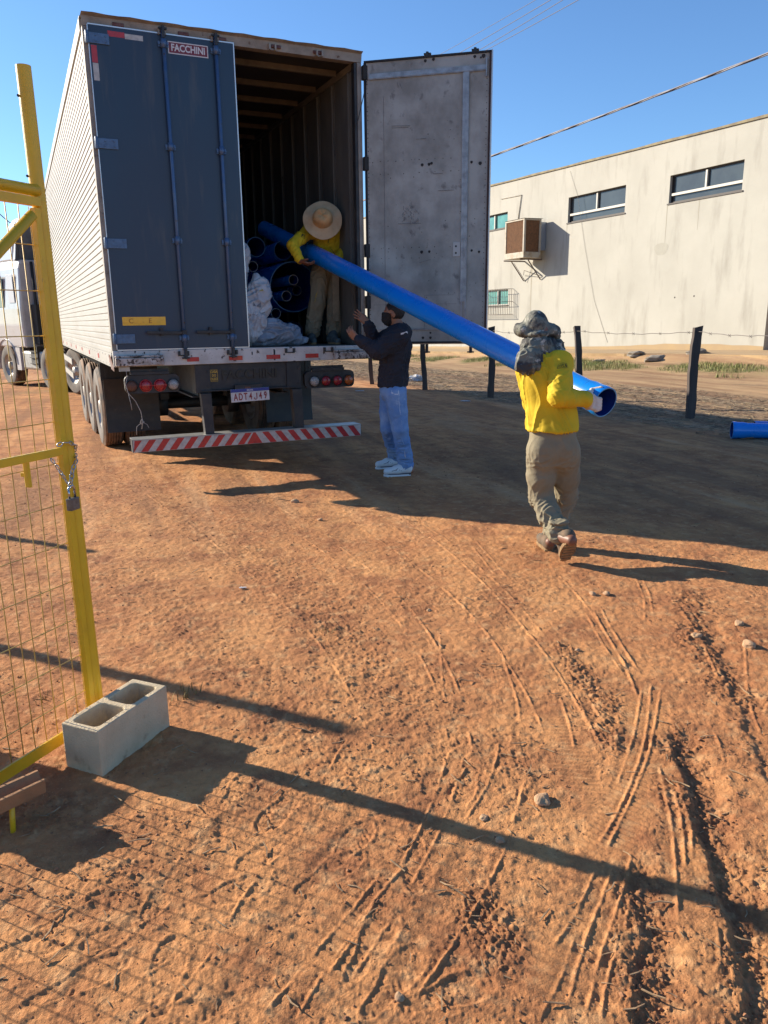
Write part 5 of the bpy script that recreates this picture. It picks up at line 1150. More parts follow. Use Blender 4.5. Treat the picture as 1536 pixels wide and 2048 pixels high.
MB().add([(-1.02, YF + .01, 1.93), (1.02, YF + .01, 1.93), (.98, YF - .33, 2.8), (-.98, YF - .33, 2.8)], [(0, 1, 2, 3)]).build('windscreen', M['glass_dark'], tc)
m_ = MB(); m_.box(-1.22, 1.22, YF - .2, YF + .12, .38, .96); m_.build('bumper', M['cab_white'], tc, bevel=.04)
for sx in (-1, 1): MB().box(sx * .9 - .2, sx * .9 + .2, YF + .121, YF + .135, .6, .78).build('headlight', M['lamp_clear'], tc, bevel=.01)
for sx in (-1, 1):     # wheel arch and skirt
    m_ = MB()
    pts = [(math.cos(t), math.sin(t)) for t in np.linspace(.0, math.pi, 13)]
    for (a, b), (c_, d_) in zip(pts[:-1], pts[1:]):
        m_.add([(sx * 1.25, 3.0 + a * .66, .55 + b * .62), (sx * 1.25, 3.0 + c_ * .66, .55 + d_ * .62), (sx * .85, 3.0 + c_ * .66, .55 + d_ * .62), (sx * .85, 3.0 + a * .66, .55 + b * .62)], [(0, 1, 2, 3)])
    m_.box(min(sx * 1.23, sx * 1.16), max(sx * 1.23, sx * 1.16), 2.15, 2.42, .42, .975)
    m_.build('wheel_arch', M['cab_white'], tc)
m_ = MB(); m_.box(-1.2, -.95, .9, 2.1, .45, .9); m_.build('fuel_tank', M['galv'], tc, bevel=.05)
m_ = MB(); m_.tube([(-1.0, .75, .62), (-1.0, .25, .62)], .14, 20); m_.build('air_tank', M['cab_white'], tc)
m_ = MB(); m_.box(-1.22, -1.16, 1.1, 1.5, .58, .9); 
for z in (.60, .74, .88): m_.box(-1.26, -1.22, 1.1, 1.5, z, z + .02)
m_.build('step', M['chassis'], tc)
m_ = MB()
for k in range(5):
    xx = -.5 + k * .16; m_.tube([(xx, YB0 - .02, 1.9), (xx, YB0 - .35, 1.5 - .04 * k), (xx + .1, YB0 - .8, 1.35), (xx + .1, YB0 - 1.1, 1.5)], .018, 6)
m_.tube([(-.9, YB0 - .1, 1.2), (-.9, YB0 - .1, 3.0)], .035, 10); m_.box(-1.0, -.6, YB0 - .32, YB0 - .03, 1.05, 2.0); m_.build('air_hose', M['mud_black'], tc)
wheel(tc, -1.22, 3.0, .51, .28, -1); wheel(tc, .94, 3.0, .51, .28, 1)
for yv in (.45, -.85):
    for x0, o_ in ((-1.24, -1), (-.97, 1), (.73, -1), (1.0, 1)): wheel(tc, x0, yv, .505, .235, o_)
m_ = MB()
for yv in (.45, -.85, 3.0): m_.tube([(-1.0, yv, .5), (1.0, yv, .5)], .08, 12)
m_.build('axle', M['chassis'], tc)
m_ = MB(); m_.box(-1.24, -.72, 1.06, 1.09, .5, 1.02); m_.box(-1.24, -.72, -1.43, -1.40, .45, 1.02); m_.build('mudguard', M['mud_black'], tc)

# ---------------------------------------------------------------- load inside the trailer
random.seed(5)
def inpipe(x, z, r, v0, L, lb, small=False, grp='blue pipes stacked inside the trailer'):
    a = trl(x, v0, z); b = trl(x, v0 + L, z)
    return pipe_obj('load_pipe', a, b, r, .012 if r > .15 else .006, lb, grp, False, M['pipe_dark_rim'] if small else mat('load pipe rim', (.035, .12, .24), rough=.5), None, M['pipe_inner'])
def rp(x, y, v):     # point in trailer coordinates at depth v inside
    d = fw + cr * (x - 768) / FPX - cu * (y - 1024) / FPX; o_ = np.array([0, 0, CAM_H]); t = ((P0 - o_) @ TV + v) / (d @ TV); g_ = o_ + t * d
    return (g_ - P0) @ TU, g_[2]
for xx, yy_, rr_, v0, lb in [(512, 494, .108, 1.2, 'medium blue pipe end at the left beside the door edge, highest ring'), (566, 501, .108, 1.25, 'medium blue pipe end just left of the worker in the trailer'),
                             (587, 574, .285, 1.1, 'largest blue pipe end low behind the worker, holding three thin pipes')]:
    a, z = rp(xx, yy_, v0); inpipe(a, z, rr_, v0, 6.0, lb)
for xx, yy_, v0, lb in [(506, 533, 1.2, 'thin pipe end under the highest left ring'), (587, 560, 1.02, 'thin pipe end, upper one of three inside the largest pipe'), (594, 581, 1.5, 'thin dim pipe end, right one of three inside the largest pipe'),
                        (573, 592, 1.0, 'thin pipe end, lower left one of three inside the largest pipe'), (552, 627, 1.0, 'thin pipe end just above the clear sack'), (541, 535, 2.0, 'dim thin pipe end between the two medium rings')]:
    a, z = rp(xx, yy_, v0); inpipe(a, z, .058, v0, 6.0, lb, True, 'thin pipes inside the trailer')
for a, z, rr_, v0, lb in [(1.45, 1.45, .15, 1.35, 'pipe on the trailer floor behind the sacks'), (1.80, 1.44, .14, 1.4, 'pipe on the trailer floor under the largest pipe'), (1.52, 1.80, .15, 1.6, 'dark pipe between the sacks and the largest pipe'),
                          (1.05, 1.50, .19, 1.3, 'wide pipe on the floor hidden by the closed door'), (1.1, 1.95, .2, 1.4, 'wide pipe in the stack hidden by the closed door'), (.6, 1.6, .28, 1.2, 'widest pipe far left behind the closed door'), (2.30, 1.42, .12, 1.5, 'pipe on the floor behind the legs of the worker')]:
    inpipe(a, z, rr_, v0, 6.0, lb, False, 'floor layer of pipes in the trailer')
m_ = MB(); m_.box(0, .02, 0, .035, -.0, .62); m_.box(0, .03, .0, .05, -.3, -.003)
s1 = trl(2.44, .42, 1.62); sb = MB(); sb.obox((0, 0, .2), (1, 0, 0), (0, 1, 0), (.02, 0, 1), .038, .012, .28); sb.build('load_plank', mat('pale load plank', (.24, .20, .13), (.17, .14, .09), 12, rough=.9), None, label='upright pale wooden plank against the right inner wall behind the worker', cat='plank', loc=tuple(s1), rot=(0, 0, YAW), bevel=.003)
# ---------------------------------------------------------------- organic shapes: distance field -> one continuous surface
class Field:
    def __init__(s, lo, hi, vox):
        s.lo = np.array(lo, float); s.vox = vox; s.n = np.ceil((np.array(hi) - s.lo) / vox).astype(int) + 1
        s.D = np.full(s.n, 1.0, np.float32)
    def _sub(s, lo, hi):
        a = np.clip(np.floor((np.array(lo) - s.lo) / s.vox).astype(int), 0, s.n); b = np.clip(np.ceil((np.array(hi) - s.lo) / s.vox).astype(int) + 1, 0, s.n)
        if (b <= a).any(): return None
        g = np.meshgrid(*[s.lo[i] + np.arange(a[i], b[i]) * s.vox for i in range(3)], indexing='ij')
        return (slice(a[0], b[0]), slice(a[1], b[1]), slice(a[2], b[2])), g
    def _un(s, sl, d, k, sub=False):
        c = s.D[sl]
        if sub:
            if k > 0: h = np.clip(.5 - .5 * (c + d) / k, 0, 1); s.D[sl] = c * (1 - h) + (-d) * h + k * h * (1 - h)
            else: s.D[sl] = np.maximum(c, -d)
            return
        if k > 0: h = np.clip(.5 + .5 * (c - d) / k, 0, 1); s.D[sl] = c * (1 - h) + d * h - k * h * (1 - h)
        else: s.D[sl] = np.minimum(c, d)
    def cone(s, a, b, ra, rb, k=.02, sub=False, flat=None):
        a = np.array(a, float); b = np.array(b, float); m = max(ra, rb) + k + 4 * s.vox
        r_ = s._sub(np.minimum(a, b) - m, np.maximum(a, b) + m)
        if r_ is None: return s
        sl, (X, Y, Z) = r_; ba = b - a; L2 = max(ba @ ba, 1e-9)
        px_, py_, pz_ = X - a[0], Y - a[1], Z - a[2]; t = np.clip((px_ * ba[0] + py_ * ba[1] + pz_ * ba[2]) / L2, 0, 1)
        dx, dy, dz = px_ - t * ba[0], py_ - t * ba[1], pz_ - t * ba[2]
        if flat is not None:     # squash along a direction
            n_, f_ = flat; n_ = np.array(n_, float) / np.linalg.norm(n_); q = dx * n_[0] + dy * n_[1] + dz * n_[2]
            dx, dy, dz = dx + n_[0] * q * (f_ - 1), dy + n_[1] * q * (f_ - 1), dz + n_[2] * q * (f_ - 1)
        d = np.sqrt(dx * dx + dy * dy + dz * dz) - (ra + (rb - ra) * t); s._un(sl, d.astype(np.float32), k, sub); return s
    def ell(s, c, r, rot=None, k=.02, sub=False):
        c = np.array(c, float); r = np.array(r, float); m = r.max() + k + 4 * s.vox; r_ = s._sub(c - m, c + m)
        if r_ is None: return s
        sl, (X, Y, Z) = r_; p = np.stack([X - c[0], Y - c[1], Z - c[2]], -1)
        if rot is not None: p = p @ np.array(rot)          # columns of rot = local axes
        q = p / r; k0 = np.sqrt((q * q).sum(-1)); k1 = np.sqrt(((q / r) ** 2).sum(-1)) + 1e-9
        d = k0 * (k0 - 1) / k1; s._un(sl, d.astype(np.float32), k, sub); return s
    def cut(s, p, n, k=.0):
        """keep the side where (x-p).n < 0"""
        n = np.array(n, float) / np.linalg.norm(n); g = np.meshgrid(*[s.lo[i] + np.arange(s.n[i]) * s.vox for i in range(3)], indexing='ij')
        d = (g[0] - p[0]) * n[0] + (g[1] - p[1]) * n[1] + (g[2] - p[2]) * n[2]; s.D = np.maximum(s.D, d.astype(np.float32)); return s
    def mesh(s, name, m, parent=None, origin=(0, 0, 0), disp=None, smooth=1, rotz=0):
        D = s.D; D[0] = 1; D[-1] = 1; D[:, 0] = 1; D[:, -1] = 1; D[:, :, 0] = 1; D[:, :, -1] = 1
        ins = D < 0; n = np.array(D.shape); cn = n - 1
        cs = [ins[i:cn[0] + i, j:cn[1] + j, k:cn[2] + k] for i in (0, 1) for j in (0, 1) for k in (0, 1)]
        tot = sum(c.astype(np.int8) for c in cs); act = (tot > 0) & (tot < 8); ci = np.argwhere(act)
        idm = np.full(cn, -1, np.int64); idm[act] = np.arange(len(ci))
        V = np.zeros((len(ci), 3)); W_ = np.zeros(len(ci)); off = [(i, j, k) for i in (0, 1) for j in (0, 1) for k in (0, 1)]
        val = [D[ci[:, 0] + o[0], ci[:, 1] + o[1], ci[:, 2] + o[2]].astype(float) for o in off]
        for a in range(8):
            for b in range(a + 1, 8):
                oa, ob = np.array(off[a]), np.array(off[b])
                if np.abs(oa - ob).sum() != 1: continue
                va, vb = val[a], val[b]; c = (va < 0) != (vb < 0); t = np.where(c, va / np.where(c, va - vb, 1), 0)
                V += c[:, None] * (oa + t[:, None] * (ob - oa)); W_ += c
        V = (V / W_[:, None] + ci) * s.vox + s.lo; F = []
        for ax in range(3):
            o = [0, 0, 0]; o[ax] = 1; u_, v_ = [q for q in range(3) if q != ax]
            A = ins[:n[0] - o[0], :n[1] - o[1], :n[2] - o[2]]; B = ins[o[0]:, o[1]:, o[2]:]; e = np.argwhere(A != B)
            e = e[(e[:, u_] > 0) & (e[:, v_] > 0) & (e[:, u_] < cn[u_]) & (e[:, v_] < cn[v_])]
            def nb(du, dv): q = e.copy(); q[:, u_] -= du; q[:, v_] -= dv; return idm[q[:, 0], q[:, 1], q[:, 2]]
            qd = np.stack([nb(1, 1), nb(0, 1), nb(0, 0), nb(1, 0)], -1); fl = A[e[:, 0], e[:, 1], e[:, 2]]
            if ax == 1: fl = ~fl
            qd = np.where(fl[:, None], qd, qd[:, ::-1]); F.append(qd)
        F = np.vstack(F); F = F[(F >= 0).all(1)]
        # relax and displace
        E = np.vstack([F[:, [0, 1]], F[:, [1, 2]], F[:, [2, 3]], F[:, [3, 0]]])
        for _ in range(smooth):
            acc = np.zeros_like(V); cnt = np.zeros(len(V))
            for c in range(3): acc[:, c] = np.bincount(E[:, 0], V[E[:, 1], c], len(V)) + np.bincount(E[:, 1], V[E[:, 0], c], len(V))
            cnt = np.bincount(E[:, 0], minlength=len(V)) + np.bincount(E[:, 1], minlength=len(V)); V = V * .5 + .5 * acc / np.maximum(cnt, 1)[:, None]
        if disp is not None:
            fn = np.cross(V[F[:, 2]] - V[F[:, 0]], V[F[:, 3]] - V[F[:, 1]]); N = np.zeros_like(V)
            for c in range(3):
                for j in range(4): N[:, c] += np.bincount(F[:, j], fn[:, c], len(V))
            N /= np.linalg.norm(N, axis=1)[:, None] + 1e-9; V = V + N * disp(V)[:, None]
        V = V - np.array(origin)
        me = bpy.data.meshes.new(name); me.vertices.add(len(V)); me.vertices.foreach_set('co', V.astype(np.float32).ravel())
        me.loops.add(F.size); me.loops.foreach_set('vertex_index', F.astype(np.int32).ravel()); me.polygons.add(len(F))
        me.polygons.foreach_set('loop_start', (np.arange(len(F)) * 4).astype(np.int32)); me.polygons.foreach_set('loop_total', np.full(len(F), 4, np.int32))
        me.polygons.foreach_set('use_smooth', np.ones(len(F), bool)); me.update(); me.validate(); me.materials.append(m)
        o = bpy.data.objects.new(name, me); link(o, parent)
        return o
def unit(v): v = np.array(v, float); return v / np.linalg.norm(v)
def basis(fwd, up):
    """columns: side, forward, up"""
    f = unit(fwd); u_ = np.array(up, float); u_ = unit(u_ - f * (u_ @ f)); s_ = np.cross(f, u_); return np.column_stack([s_, f, u_])
def folds(dirs, f=34, amp=.006, seed=0, stretch=.22, sharp=1.0):
    """cloth creases running along a direction"""
    d = unit(dirs); a = np.array([0, 0, 1.0]) if abs(d[2]) < .8 else np.array([1.0, 0, 0]); s1 = unit(np.cross(d, a)); s2 = np.cross(d, s1)
    def fn(V):
        q = np.column_stack([V @ d * f * stretch, V @ s1 * f, V @ s2 * f]); w_ = vnoise3(q * .35 + 5, seed + 3)[:, None]
        n_ = vnoise3(q + w_ * 1.6, seed); r_ = np.clip(1 - np.abs(n_) * 2.2, -.6, 1); r_ = np.sign(r_) * np.abs(r_) ** 1.6; return 1.5 * amp * (.75 * r_ + .35 * vnoise3(q * .5 + 9, seed + 5)) * sharp
    return fn
def hand(F, wr, fd, pn, thumb_side, curl=(.2, .2, .2, .2), spread=.12, sc=1.0, thumb=(.6, .3), kk=.006, rr=.0088):
    """palm + five fingers. fd: wrist->knuckles, pn: palm normal (grasp side)"""
    fd = unit(fd); pn = np.array(pn, float); pn = unit(pn - fd * (pn @ fd)); sd = np.cross(fd, pn) * thumb_side      # sd points to the thumb side
    pc = wr + fd * .05 * sc
    for q in (-.027, -.009, .009, .027): F.cone(wr + fd * .012 * sc + sd * q * .7 * sc, wr + fd * .086 * sc + sd * q * sc, .0155 * sc, .0125 * sc, .012)
    tips = []
    for i, (q, L) in enumerate(zip((.029, .0098, -.0098, -.029), (.072, .080, .074, .058))):
        b = wr + fd * (.088 - .004 * (i == 3)) * sc + sd * q * sc; d = unit(fd + sd * spread * (1.5 - i) * .8); c = curl[i]; r = rr * sc * (1 if i < 3 else .86)
        for seg, fr in enumerate((.46, .30, .24)):
            ang = c * (1.0, 1.25, .85)[seg]; d = unit(d * math.cos(ang) + pn * math.sin(ang)); pn2 = unit(pn - d * (pn @ d)) if abs(pn @ d) < .99 else pn
            e = b + d * L * fr * sc; F.cone(b, e, r, r * .9, kk * .5); b = e; r *= .9
            pn = pn
            # rotate the curl plane with the finger
            pn_l = pn2
        tips.append(b)
    b = wr + fd * .022 * sc + sd * .028 * sc; d = unit(sd * thumb[0] + fd * .7 + pn * thumb[1])
    e = b + d * .042 * sc; F.cone(b, e, .0135 * sc, .0115 * sc, .010); d2 = unit(d + fd * .45 + pn * .25); F.cone(e, e + d2 * .034 * sc, .011 * sc, .009 * sc, .004)
    return tips
def limb(F, pts, rs, k=.03, infl=0):
    for a, b, ra, rb in zip(pts[:-1], pts[1:], rs[:-1], rs[1:]): F.cone(a, b, ra + infl, rb + infl, k)
def head(F, c, f, u_, sc=1.0, infl=0.0, face=True):
    """c: centre of skull, f: facing, u_: up"""
    B = basis(f, u_); s_, f, u_ = B[:, 0], B[:, 1], B[:, 2]; I = infl
    F.ell(c + u_ * .022 * sc - f * .008 * sc, np.array([.074, .094, .088]) * sc + I, B, .01)
    F.ell(c - u_ * .045 * sc + f * .030 * sc, np.array([.056, .060, .062]) * sc + I, B, .03)
    F.ell(c - u_ * .088 * sc + f * .058 * sc, np.array([.026, .022, .02]) * sc + I, B, .03)
    if face:
        F.cone(c + u_ * .0 + f * .085 * sc, c - u_ * .030 * sc + f * .103 * sc, .010 * sc, .0135 * sc, .010)
        for q in (-1, 1):
            F.ell(c + s_ * q * .074 * sc - u_ * .012 * sc - f * .008 * sc, np.array([.010, .020, .031]) * sc, B, .006)
            F.ell(c + s_ * q * .030 * sc + f * .086 * sc + u_ * .004 * sc, np.array([.016, .012, .010]) * sc, B, .006, sub=True)
            F.ell(c + s_ * q * .030 * sc + f * .077 * sc + u_ * .003 * sc, np.array([.013, .012, .012]) * sc, B, .002)
            F.cone(c + s_ * q * .012 * sc + f * .090 * sc + u_ * .018 * sc, c + s_ * q * .045 * sc + f * .080 * sc + u_ * .022 * sc, .008 * sc, .006 * sc, .008)
        F.cone(c - u_ * .060 * sc + f * .088 * sc - s_ * .018 * sc, c - u_ * .060 * sc + f * .088 * sc + s_ * .018 * sc, .008 * sc, .008 * sc, .008)
    return B
def eyes(par, c, B, org, sc=1.0):
    for q in (-1, 1):
        m_ = MB(); p = c + B[:, 0] * q * .030 * sc + B[:, 1] * .0835 * sc + B[:, 2] * .003 * sc - org
        m_.lathe([(.0001, .006), (.005, .004), (.007, 0), (.005, -.004), (.0001, -.006)], p, B[:, 1], 10); m_.build('eye', M['eye_white'], par)
def boot(F, ankle, heel, toe, w=.045, up=(0, 0, 1)):
    ankle, heel, toe = map(np.array, (ankle, heel, toe)); d = toe - heel; u_ = unit(np.array(up) - unit(d) * (unit(d) @ np.array(up)))
    F.cone(ankle, heel + u_ * .055 + d * .12, .047, .044, .02); F.cone(heel + u_ * .038 + d * .06, heel + u_ * .04 + d * .55, .038, .042, .02); F.cone(heel + u_ * .036 + d * .5, toe + u_ * .03 - d * .12, .046, .034, .02)
    F.cone(ankle, heel + d * .5 + u_ * .05, .045, .036, .03)
def sole(m_, heel, toe, up, w=.047, t=.022):
    heel, toe = np.array(heel), np.array(toe); d = toe - heel; f = unit(d); u_ = unit(np.array(up) - f * (f @ np.array(up))); s_ = np.cross(f, u_); L = np.linalg.norm(d); out = []
    for t_ in np.linspace(0, 2 * math.pi, 28, endpoint=False):
        y = .5 - .5 * math.cos(t_); wd = w * (.78 + .25 * math.sin(y * math.pi * .9 + .3)) * (1 if y < .98 else .9); out.append((y * L, math.copysign(abs(math.sin(t_)) ** .6, math.sin(t_)) * wd))
    vs = [heel + f * y + s_ * x - u_ * (t * .0) for y, x in out] + [heel + f * y + s_ * x + u_ * t for y, x in out]; n = len(out)
    m_.add(vs, [list(range(n)), list(range(n, 2 * n))[::-1]] + [(i, (i + 1) % n, n + (i + 1) % n, n + i) for i in range(n)])
    for k in range(7):   # lugs under the sole
        y = L * (.08 + .13 * k); m_.obox(heel + f * y - u_ * .003, f, s_, u_, .011, w * .72, .004)
    return m_
V3 = lambda *a: np.array(a, float)
def bounds(pts, m=.16): p = np.array(pts); return p.min(0) - m, p.max(0) + m

# ======================= carrier walking away, seen from behind =======================
hipc = px(1105, 893, 4.93); lhip = px(1084, 905, 4.93); rhip = px(1130, 905, 4.95)
lkn = px(1083, 992, 4.98); lan = px(1117, 1072, 4.76); rkn = px(1132, 990, 5.10); ran = px(1100, 1078, 5.16)
waist = px(1103, 840, 4.95); chest = px(1094, 765, 4.98); neck = px(1080, 712, 5.02); hd = px(1072, 672, 5.06)
lsh = px(1056, 736, 5.02); rsh = px(1119, 725, 4.92); rel = px(1117, 793, 4.77); rwr = px(1177, 799, 4.88); lel = px(1066, 806, 5.26); lwr = px(1098, 790, 5.36)
org = V3(hipc[0], hipc[1], 0); gzw = gz(hipc[0], hipc[1])
allp = [lan, ran, hd + V3(0, 0, .15), lsh, rsh, rwr + V3(.15, 0, 0), lwr, hipc]
lo, hi = bounds(allp, .17); lo[2] = gzw - .03
pipeB = V3(1.4706, 5.1196, 1.0016); pipeA = V3(-.6621, 8.7725, 2.2155); pd = unit(pipeA - pipeB); PR = .091
fc = unit(V3(-.42, .9, 0))        # facing direction: walking away, slightly left
F = Field(lo, hi, .006)
F.ell(waist * .5 + hipc * .5, (.118, .085, .14), None, .03); F.ell(chest, (.135, .095, .19), None, .05); limb(F, [neck - V3(0, 0, .05), hd - V3(0, 0, .05)], [.058, .055])
F.cone(lsh, rsh, .06, .06, .05); limb(F, [lsh, lel, lwr], [.052, .042, .03]); limb(F, [rsh, rel, rwr], [.052, .042, .03])
limb(F, [lhip, lkn, lan], [.085, .06, .042]); limb(F, [rhip, rkn, ran], [.085, .06, .042])
hB = head(F, hd, fc, V3(0, 0, 1))
hand(F, lwr, unit(V3(.35, .45, .2)), unit(V3(0, .5, .8)), 1, (.5, .5, .5, .5))
heelL = px(1128, 1088, 4.80); toeL = gpx(1124, 1119, gzw + .0) + V3(-.015, .06, .02)
heelL = V3(1.205, 4.80, gzw + .135); toeL = V3(1.165, 4.965, gzw + .012)
toeL = gpx(1128, 1121, gzw + .012); heelL = toeL + V3(.0, -.165, .185); heelR = px(1100, 1100, 5.03); heelR[2] = gzw + .008; toeR = heelR + V3(-.02, .25, 0)
F.cone(lan, heelL, .04, .035, .02); F.cone(ran, heelR + V3(0, 0, .06), .04, .035, .02)
W_ = F.mesh('person', M['skin_dark'], None, org); W_.location = tuple(org)
tag(W_, 'person in yellow shirt and camouflage neck-flap cap walking away holding the lower pipe end', 'person')
# trousers
F = Field(lo, hi, .006)
F.ell(hipc - V3(0, -.01, .01), (.150, .118, .10), None, .03); F.cone(hipc + V3(0, 0, .02), waist + V3(0, 0, .03), .154, .142, .03, flat=((0, 1, 0), 1.35))
F.ell(lhip + V3(.008, -.030, .0), (.085, .080, .12), None, .05); F.ell(rhip + V3(-.008, -.030, .0), (.085, .080, .12), None, .05)
la2 = lan + V3(.0, .0, .01); limb(F, [lhip + V3(.004, 0, 0), lhip * .45 + lkn * .55 + V3(-.006, 0, 0), lkn, lkn * .5 + lan * .5, la2], [.098, .092, .080, .070, .060], .03)
limb(F, [rhip, rhip * .45 + rkn * .55, rkn, rkn * .5 + ran * .5, ran], [.095, .090, .078, .066, .058], .03)
for q in range(4): F.ell(la2 + V3(.012 * math.sin(q * 2), 0, .085 - .034 * q), (.062 - .002 * q, .06, .018), None, .012)
F.cut(waist + V3(0, 0, .0), (0, 0, 1))
f1 = folds((.15, .1, 1), 20, .010, 11, .35); f2 = folds((1, .3, .35), 34, .011, 5, .25); kz, az = lkn[2], lan[2]
dsp = lambda V: -.004 + f1(V) * .45 + f2(V) * (sstep(kz + .04, az + .12, V[:, 2]) * .85 + .08) + f2(V) * .4 * np.exp(-((V[:, 2] - hipc[2] + .1) / .06) ** 2) - .004 * np.sin(np.arctan2(V[:, 1] - hipc[1], V[:, 0] - hipc[0]) * 30) * sstep(waist[2] - .09, waist[2], V[:, 2])
tw = F.mesh('trousers', M['khaki'], W_, org, dsp)
# shirt
F = Field(lo, hi, .006); hem = px(1105, 861, 4.9)[2]
F.cone(hem * V3(0, 0, 0) + V3(hipc[0] - .01, hipc[1], hem - .02), waist + V3(0, 0, .02), .164, .150, .03, flat=((0, 1, 0), 1.25)); F.cone(waist, chest + V3(.0, 0, .0), .148, .150, .03, flat=((0, 1, 0), 1.28))
F.ell(chest + V3(-.012, 0, .03), (.144, .118, .19), None, .04); F.cone(lsh + V3(.012, 0, -.01), neck - V3(0, 0, .04), .066, .06, .03); F.cone(rsh + V3(-.01, 0, -.02), neck - V3(0, 0, .04), .068, .06, .03)
limb(F, [rsh, rsh * .5 + rel * .5 + V3(.008, -.005, 0), rel, rel * .5 + rwr * .5, rwr - unit(rwr - rel) * .01], [.074, .068, .060, .052, .042], .006); limb(F, [lsh, lel, lwr - unit(lwr - lel) * .03], [.075, .062, .045], .03)
F.cut(V3(0, 0, hem), (.0, 0, -1)); F.cut(rwr, unit(rwr - rel))
f1 = folds(unit(V3(.45, .1, -1)), 20, .0075, 21, .11); f2 = folds(unit(V3(1, 0, .45)), 40, .006, 31, .12); rsx = rsh[0]
def dsp(V):
    arm = np.clip(1 - np.minimum(np.linalg.norm(V - rel, axis=1), np.linalg.norm(V - (rsh * .4 + rel * .6), axis=1)) / .13, 0, 1)
    hemw = np.exp(-((V[:, 2] - hem - .035) / .03) ** 2); return .003 + f1(V) * (1 - arm) + f2(V) * (arm * .9 + .1) + .008 * hemw * vnoise3(V * np.array([9, 9, 40]), 8)
sh = F.mesh('shirt', M['yellow_shirt'], W_, org, dsp)
# sleeve badge: shrink-wrapped flat mark on the right upper arm
def badge(tgt, center, nrm, up, w, h, parent, orgn, m, bars):
    B = basis(-np.array(nrm), up); s_, u_ = -B[:, 0] * -1, B[:, 2]; g = MB()
    def q(x0, x1, z0, z1):
        n = 6
        for i in range(n):
            a, b = x0 + (x1 - x0) * i / n, x0 + (x1 - x0) * (i + 1) / n; g.add([center + s_ * a + u_ * z0 - orgn, center + s_ * b + u_ * z0 - orgn, center + s_ * b + u_ * z1 - orgn, center + s_ * a + u_ * z1 - orgn], [(0, 1, 2, 3)])
    for x0, x1, z0, z1 in bars: q(x0 * w, x1 * w, z0 * h, z1 * h)
    o = g.build('sleeve_badge', m, parent); md = o.modifiers.new('wrap', 'SHRINKWRAP'); md.target = tgt; md.offset = .0025; md.wrap_method = 'NEAREST_SURFACEPOINT'; return o
M['badge'] = mat('badge print', (.05, .06, .02), rough=.9)
BARS = [(-.5, .5, .44, .5), (-.5, .5, -.5, -.42), (-.5, -.46, -.5, .5), (.46, .5, -.5, .5), (-.38, -.33, -.28, .3), (-.25, -.2, -.28, .3), (-.12, -.07, -.28, .3), (.02, .07, -.28, .3), (.07, .2, .22, .3), (.07, .2, -.02, .06), (.07, .2, -.28, -.2), (.28, .4, -.3, .3)]
bp_ = px(1126, 729, 4.80); badge(sh, bp_, (0.1, -1, 0), (-.05, 0, 1), .078, .042, sh, org, M['badge'], BARS)
# boots
F = Field(*bounds([lan, ran, heelL, heelR, toeL, toeR], .12), .005)
upL = unit(np.cross(unit(toeL - heelL), V3(1, 0, 0))); upL = upL if upL[2] > 0 else -upL
upL = unit(V3(-.05, .3, .2)); upL = unit(upL - unit(toeL - heelL) * (upL @ unit(toeL - heelL)))
boot(F, lan - V3(0, -.01, .0), heelL, toeL, up=upL); boL = F
b1 = boL.mesh('boot', M['boot'], W_, org); sm_ = sole(MB(), heelL - upL * .006 - org, toeL - upL * .006 - org, upL, .049).build('boot_sole', M['boot_sole'], b1)
F = Field(*bounds([ran, heelR, toeR], .12), .005); boot(F, ran, heelR, toeR); b2 = F.mesh('boot', M['boot'], W_, org); sole(MB(), heelR - org, toeR - org, (0, 0, 1), .047).build('boot_sole', M['boot_sole'], b2)
# glove gripping the mouth of the pipe from the near side
gp = pipeB + pd * .085; side = unit(np.cross(pd, V3(0, 0, 1))); side = side if side[1] < 0 else -side
F = Field(*bounds([rwr, pipeB, pipeB - pd * .05], .13), .0045)
gw = rwr + unit(rwr - rel) * .0; tgt = pipeB + side * (PR + .02) + pd * .045 + V3(0, 0, .0); gd = unit(tgt - gw)
F.cone(gw + gd * .0, gw + gd * .03, .032, .036, .02); kn = gw + unit(tgt - gw) * min(np.linalg.norm(tgt - gw), .085)
for q in (-.030, -.010, .010, .030): F.cone(gw + gd * .02 + V3(0, 0, q * .8), kn + V3(0, 0, q * 1.25), .030, .027, .014)
for i, q in enumerate((.034, .012, -.011, -.032)):     # fingers hook over the rim into the bore
    a = kn + V3(0, 0, q * 1.15); b = pipeB + side * (PR + .008) - pd * .022 + V3(0, 0, q * 1.0); c_ = pipeB + side * (PR - .028) - pd * .018 + V3(0, 0, q * .95); d_ = pipeB + side * (PR - .034) + pd * .03 + V3(0, 0, q * .9)
    F.cone(a, b, .019, .0165, .006); F.cone(b, c_, .0165, .0145, .005); F.cone(c_, d_, .012, .010, .004)
th = kn + V3(0, 0, .03) - gd * .03; t2 = pipeB + side * PR * .75 + V3(0, 0, PR * .72) + pd * .06; t3 = pipeB + side * PR * .40 + V3(0, 0, PR * .99 + .008) + pd * .005
F.cone(th, t2, .018, .014, .012); F.cone(t2, t3, .014, .011, .006)
F.mesh('glove', M['glove'], W_, org)
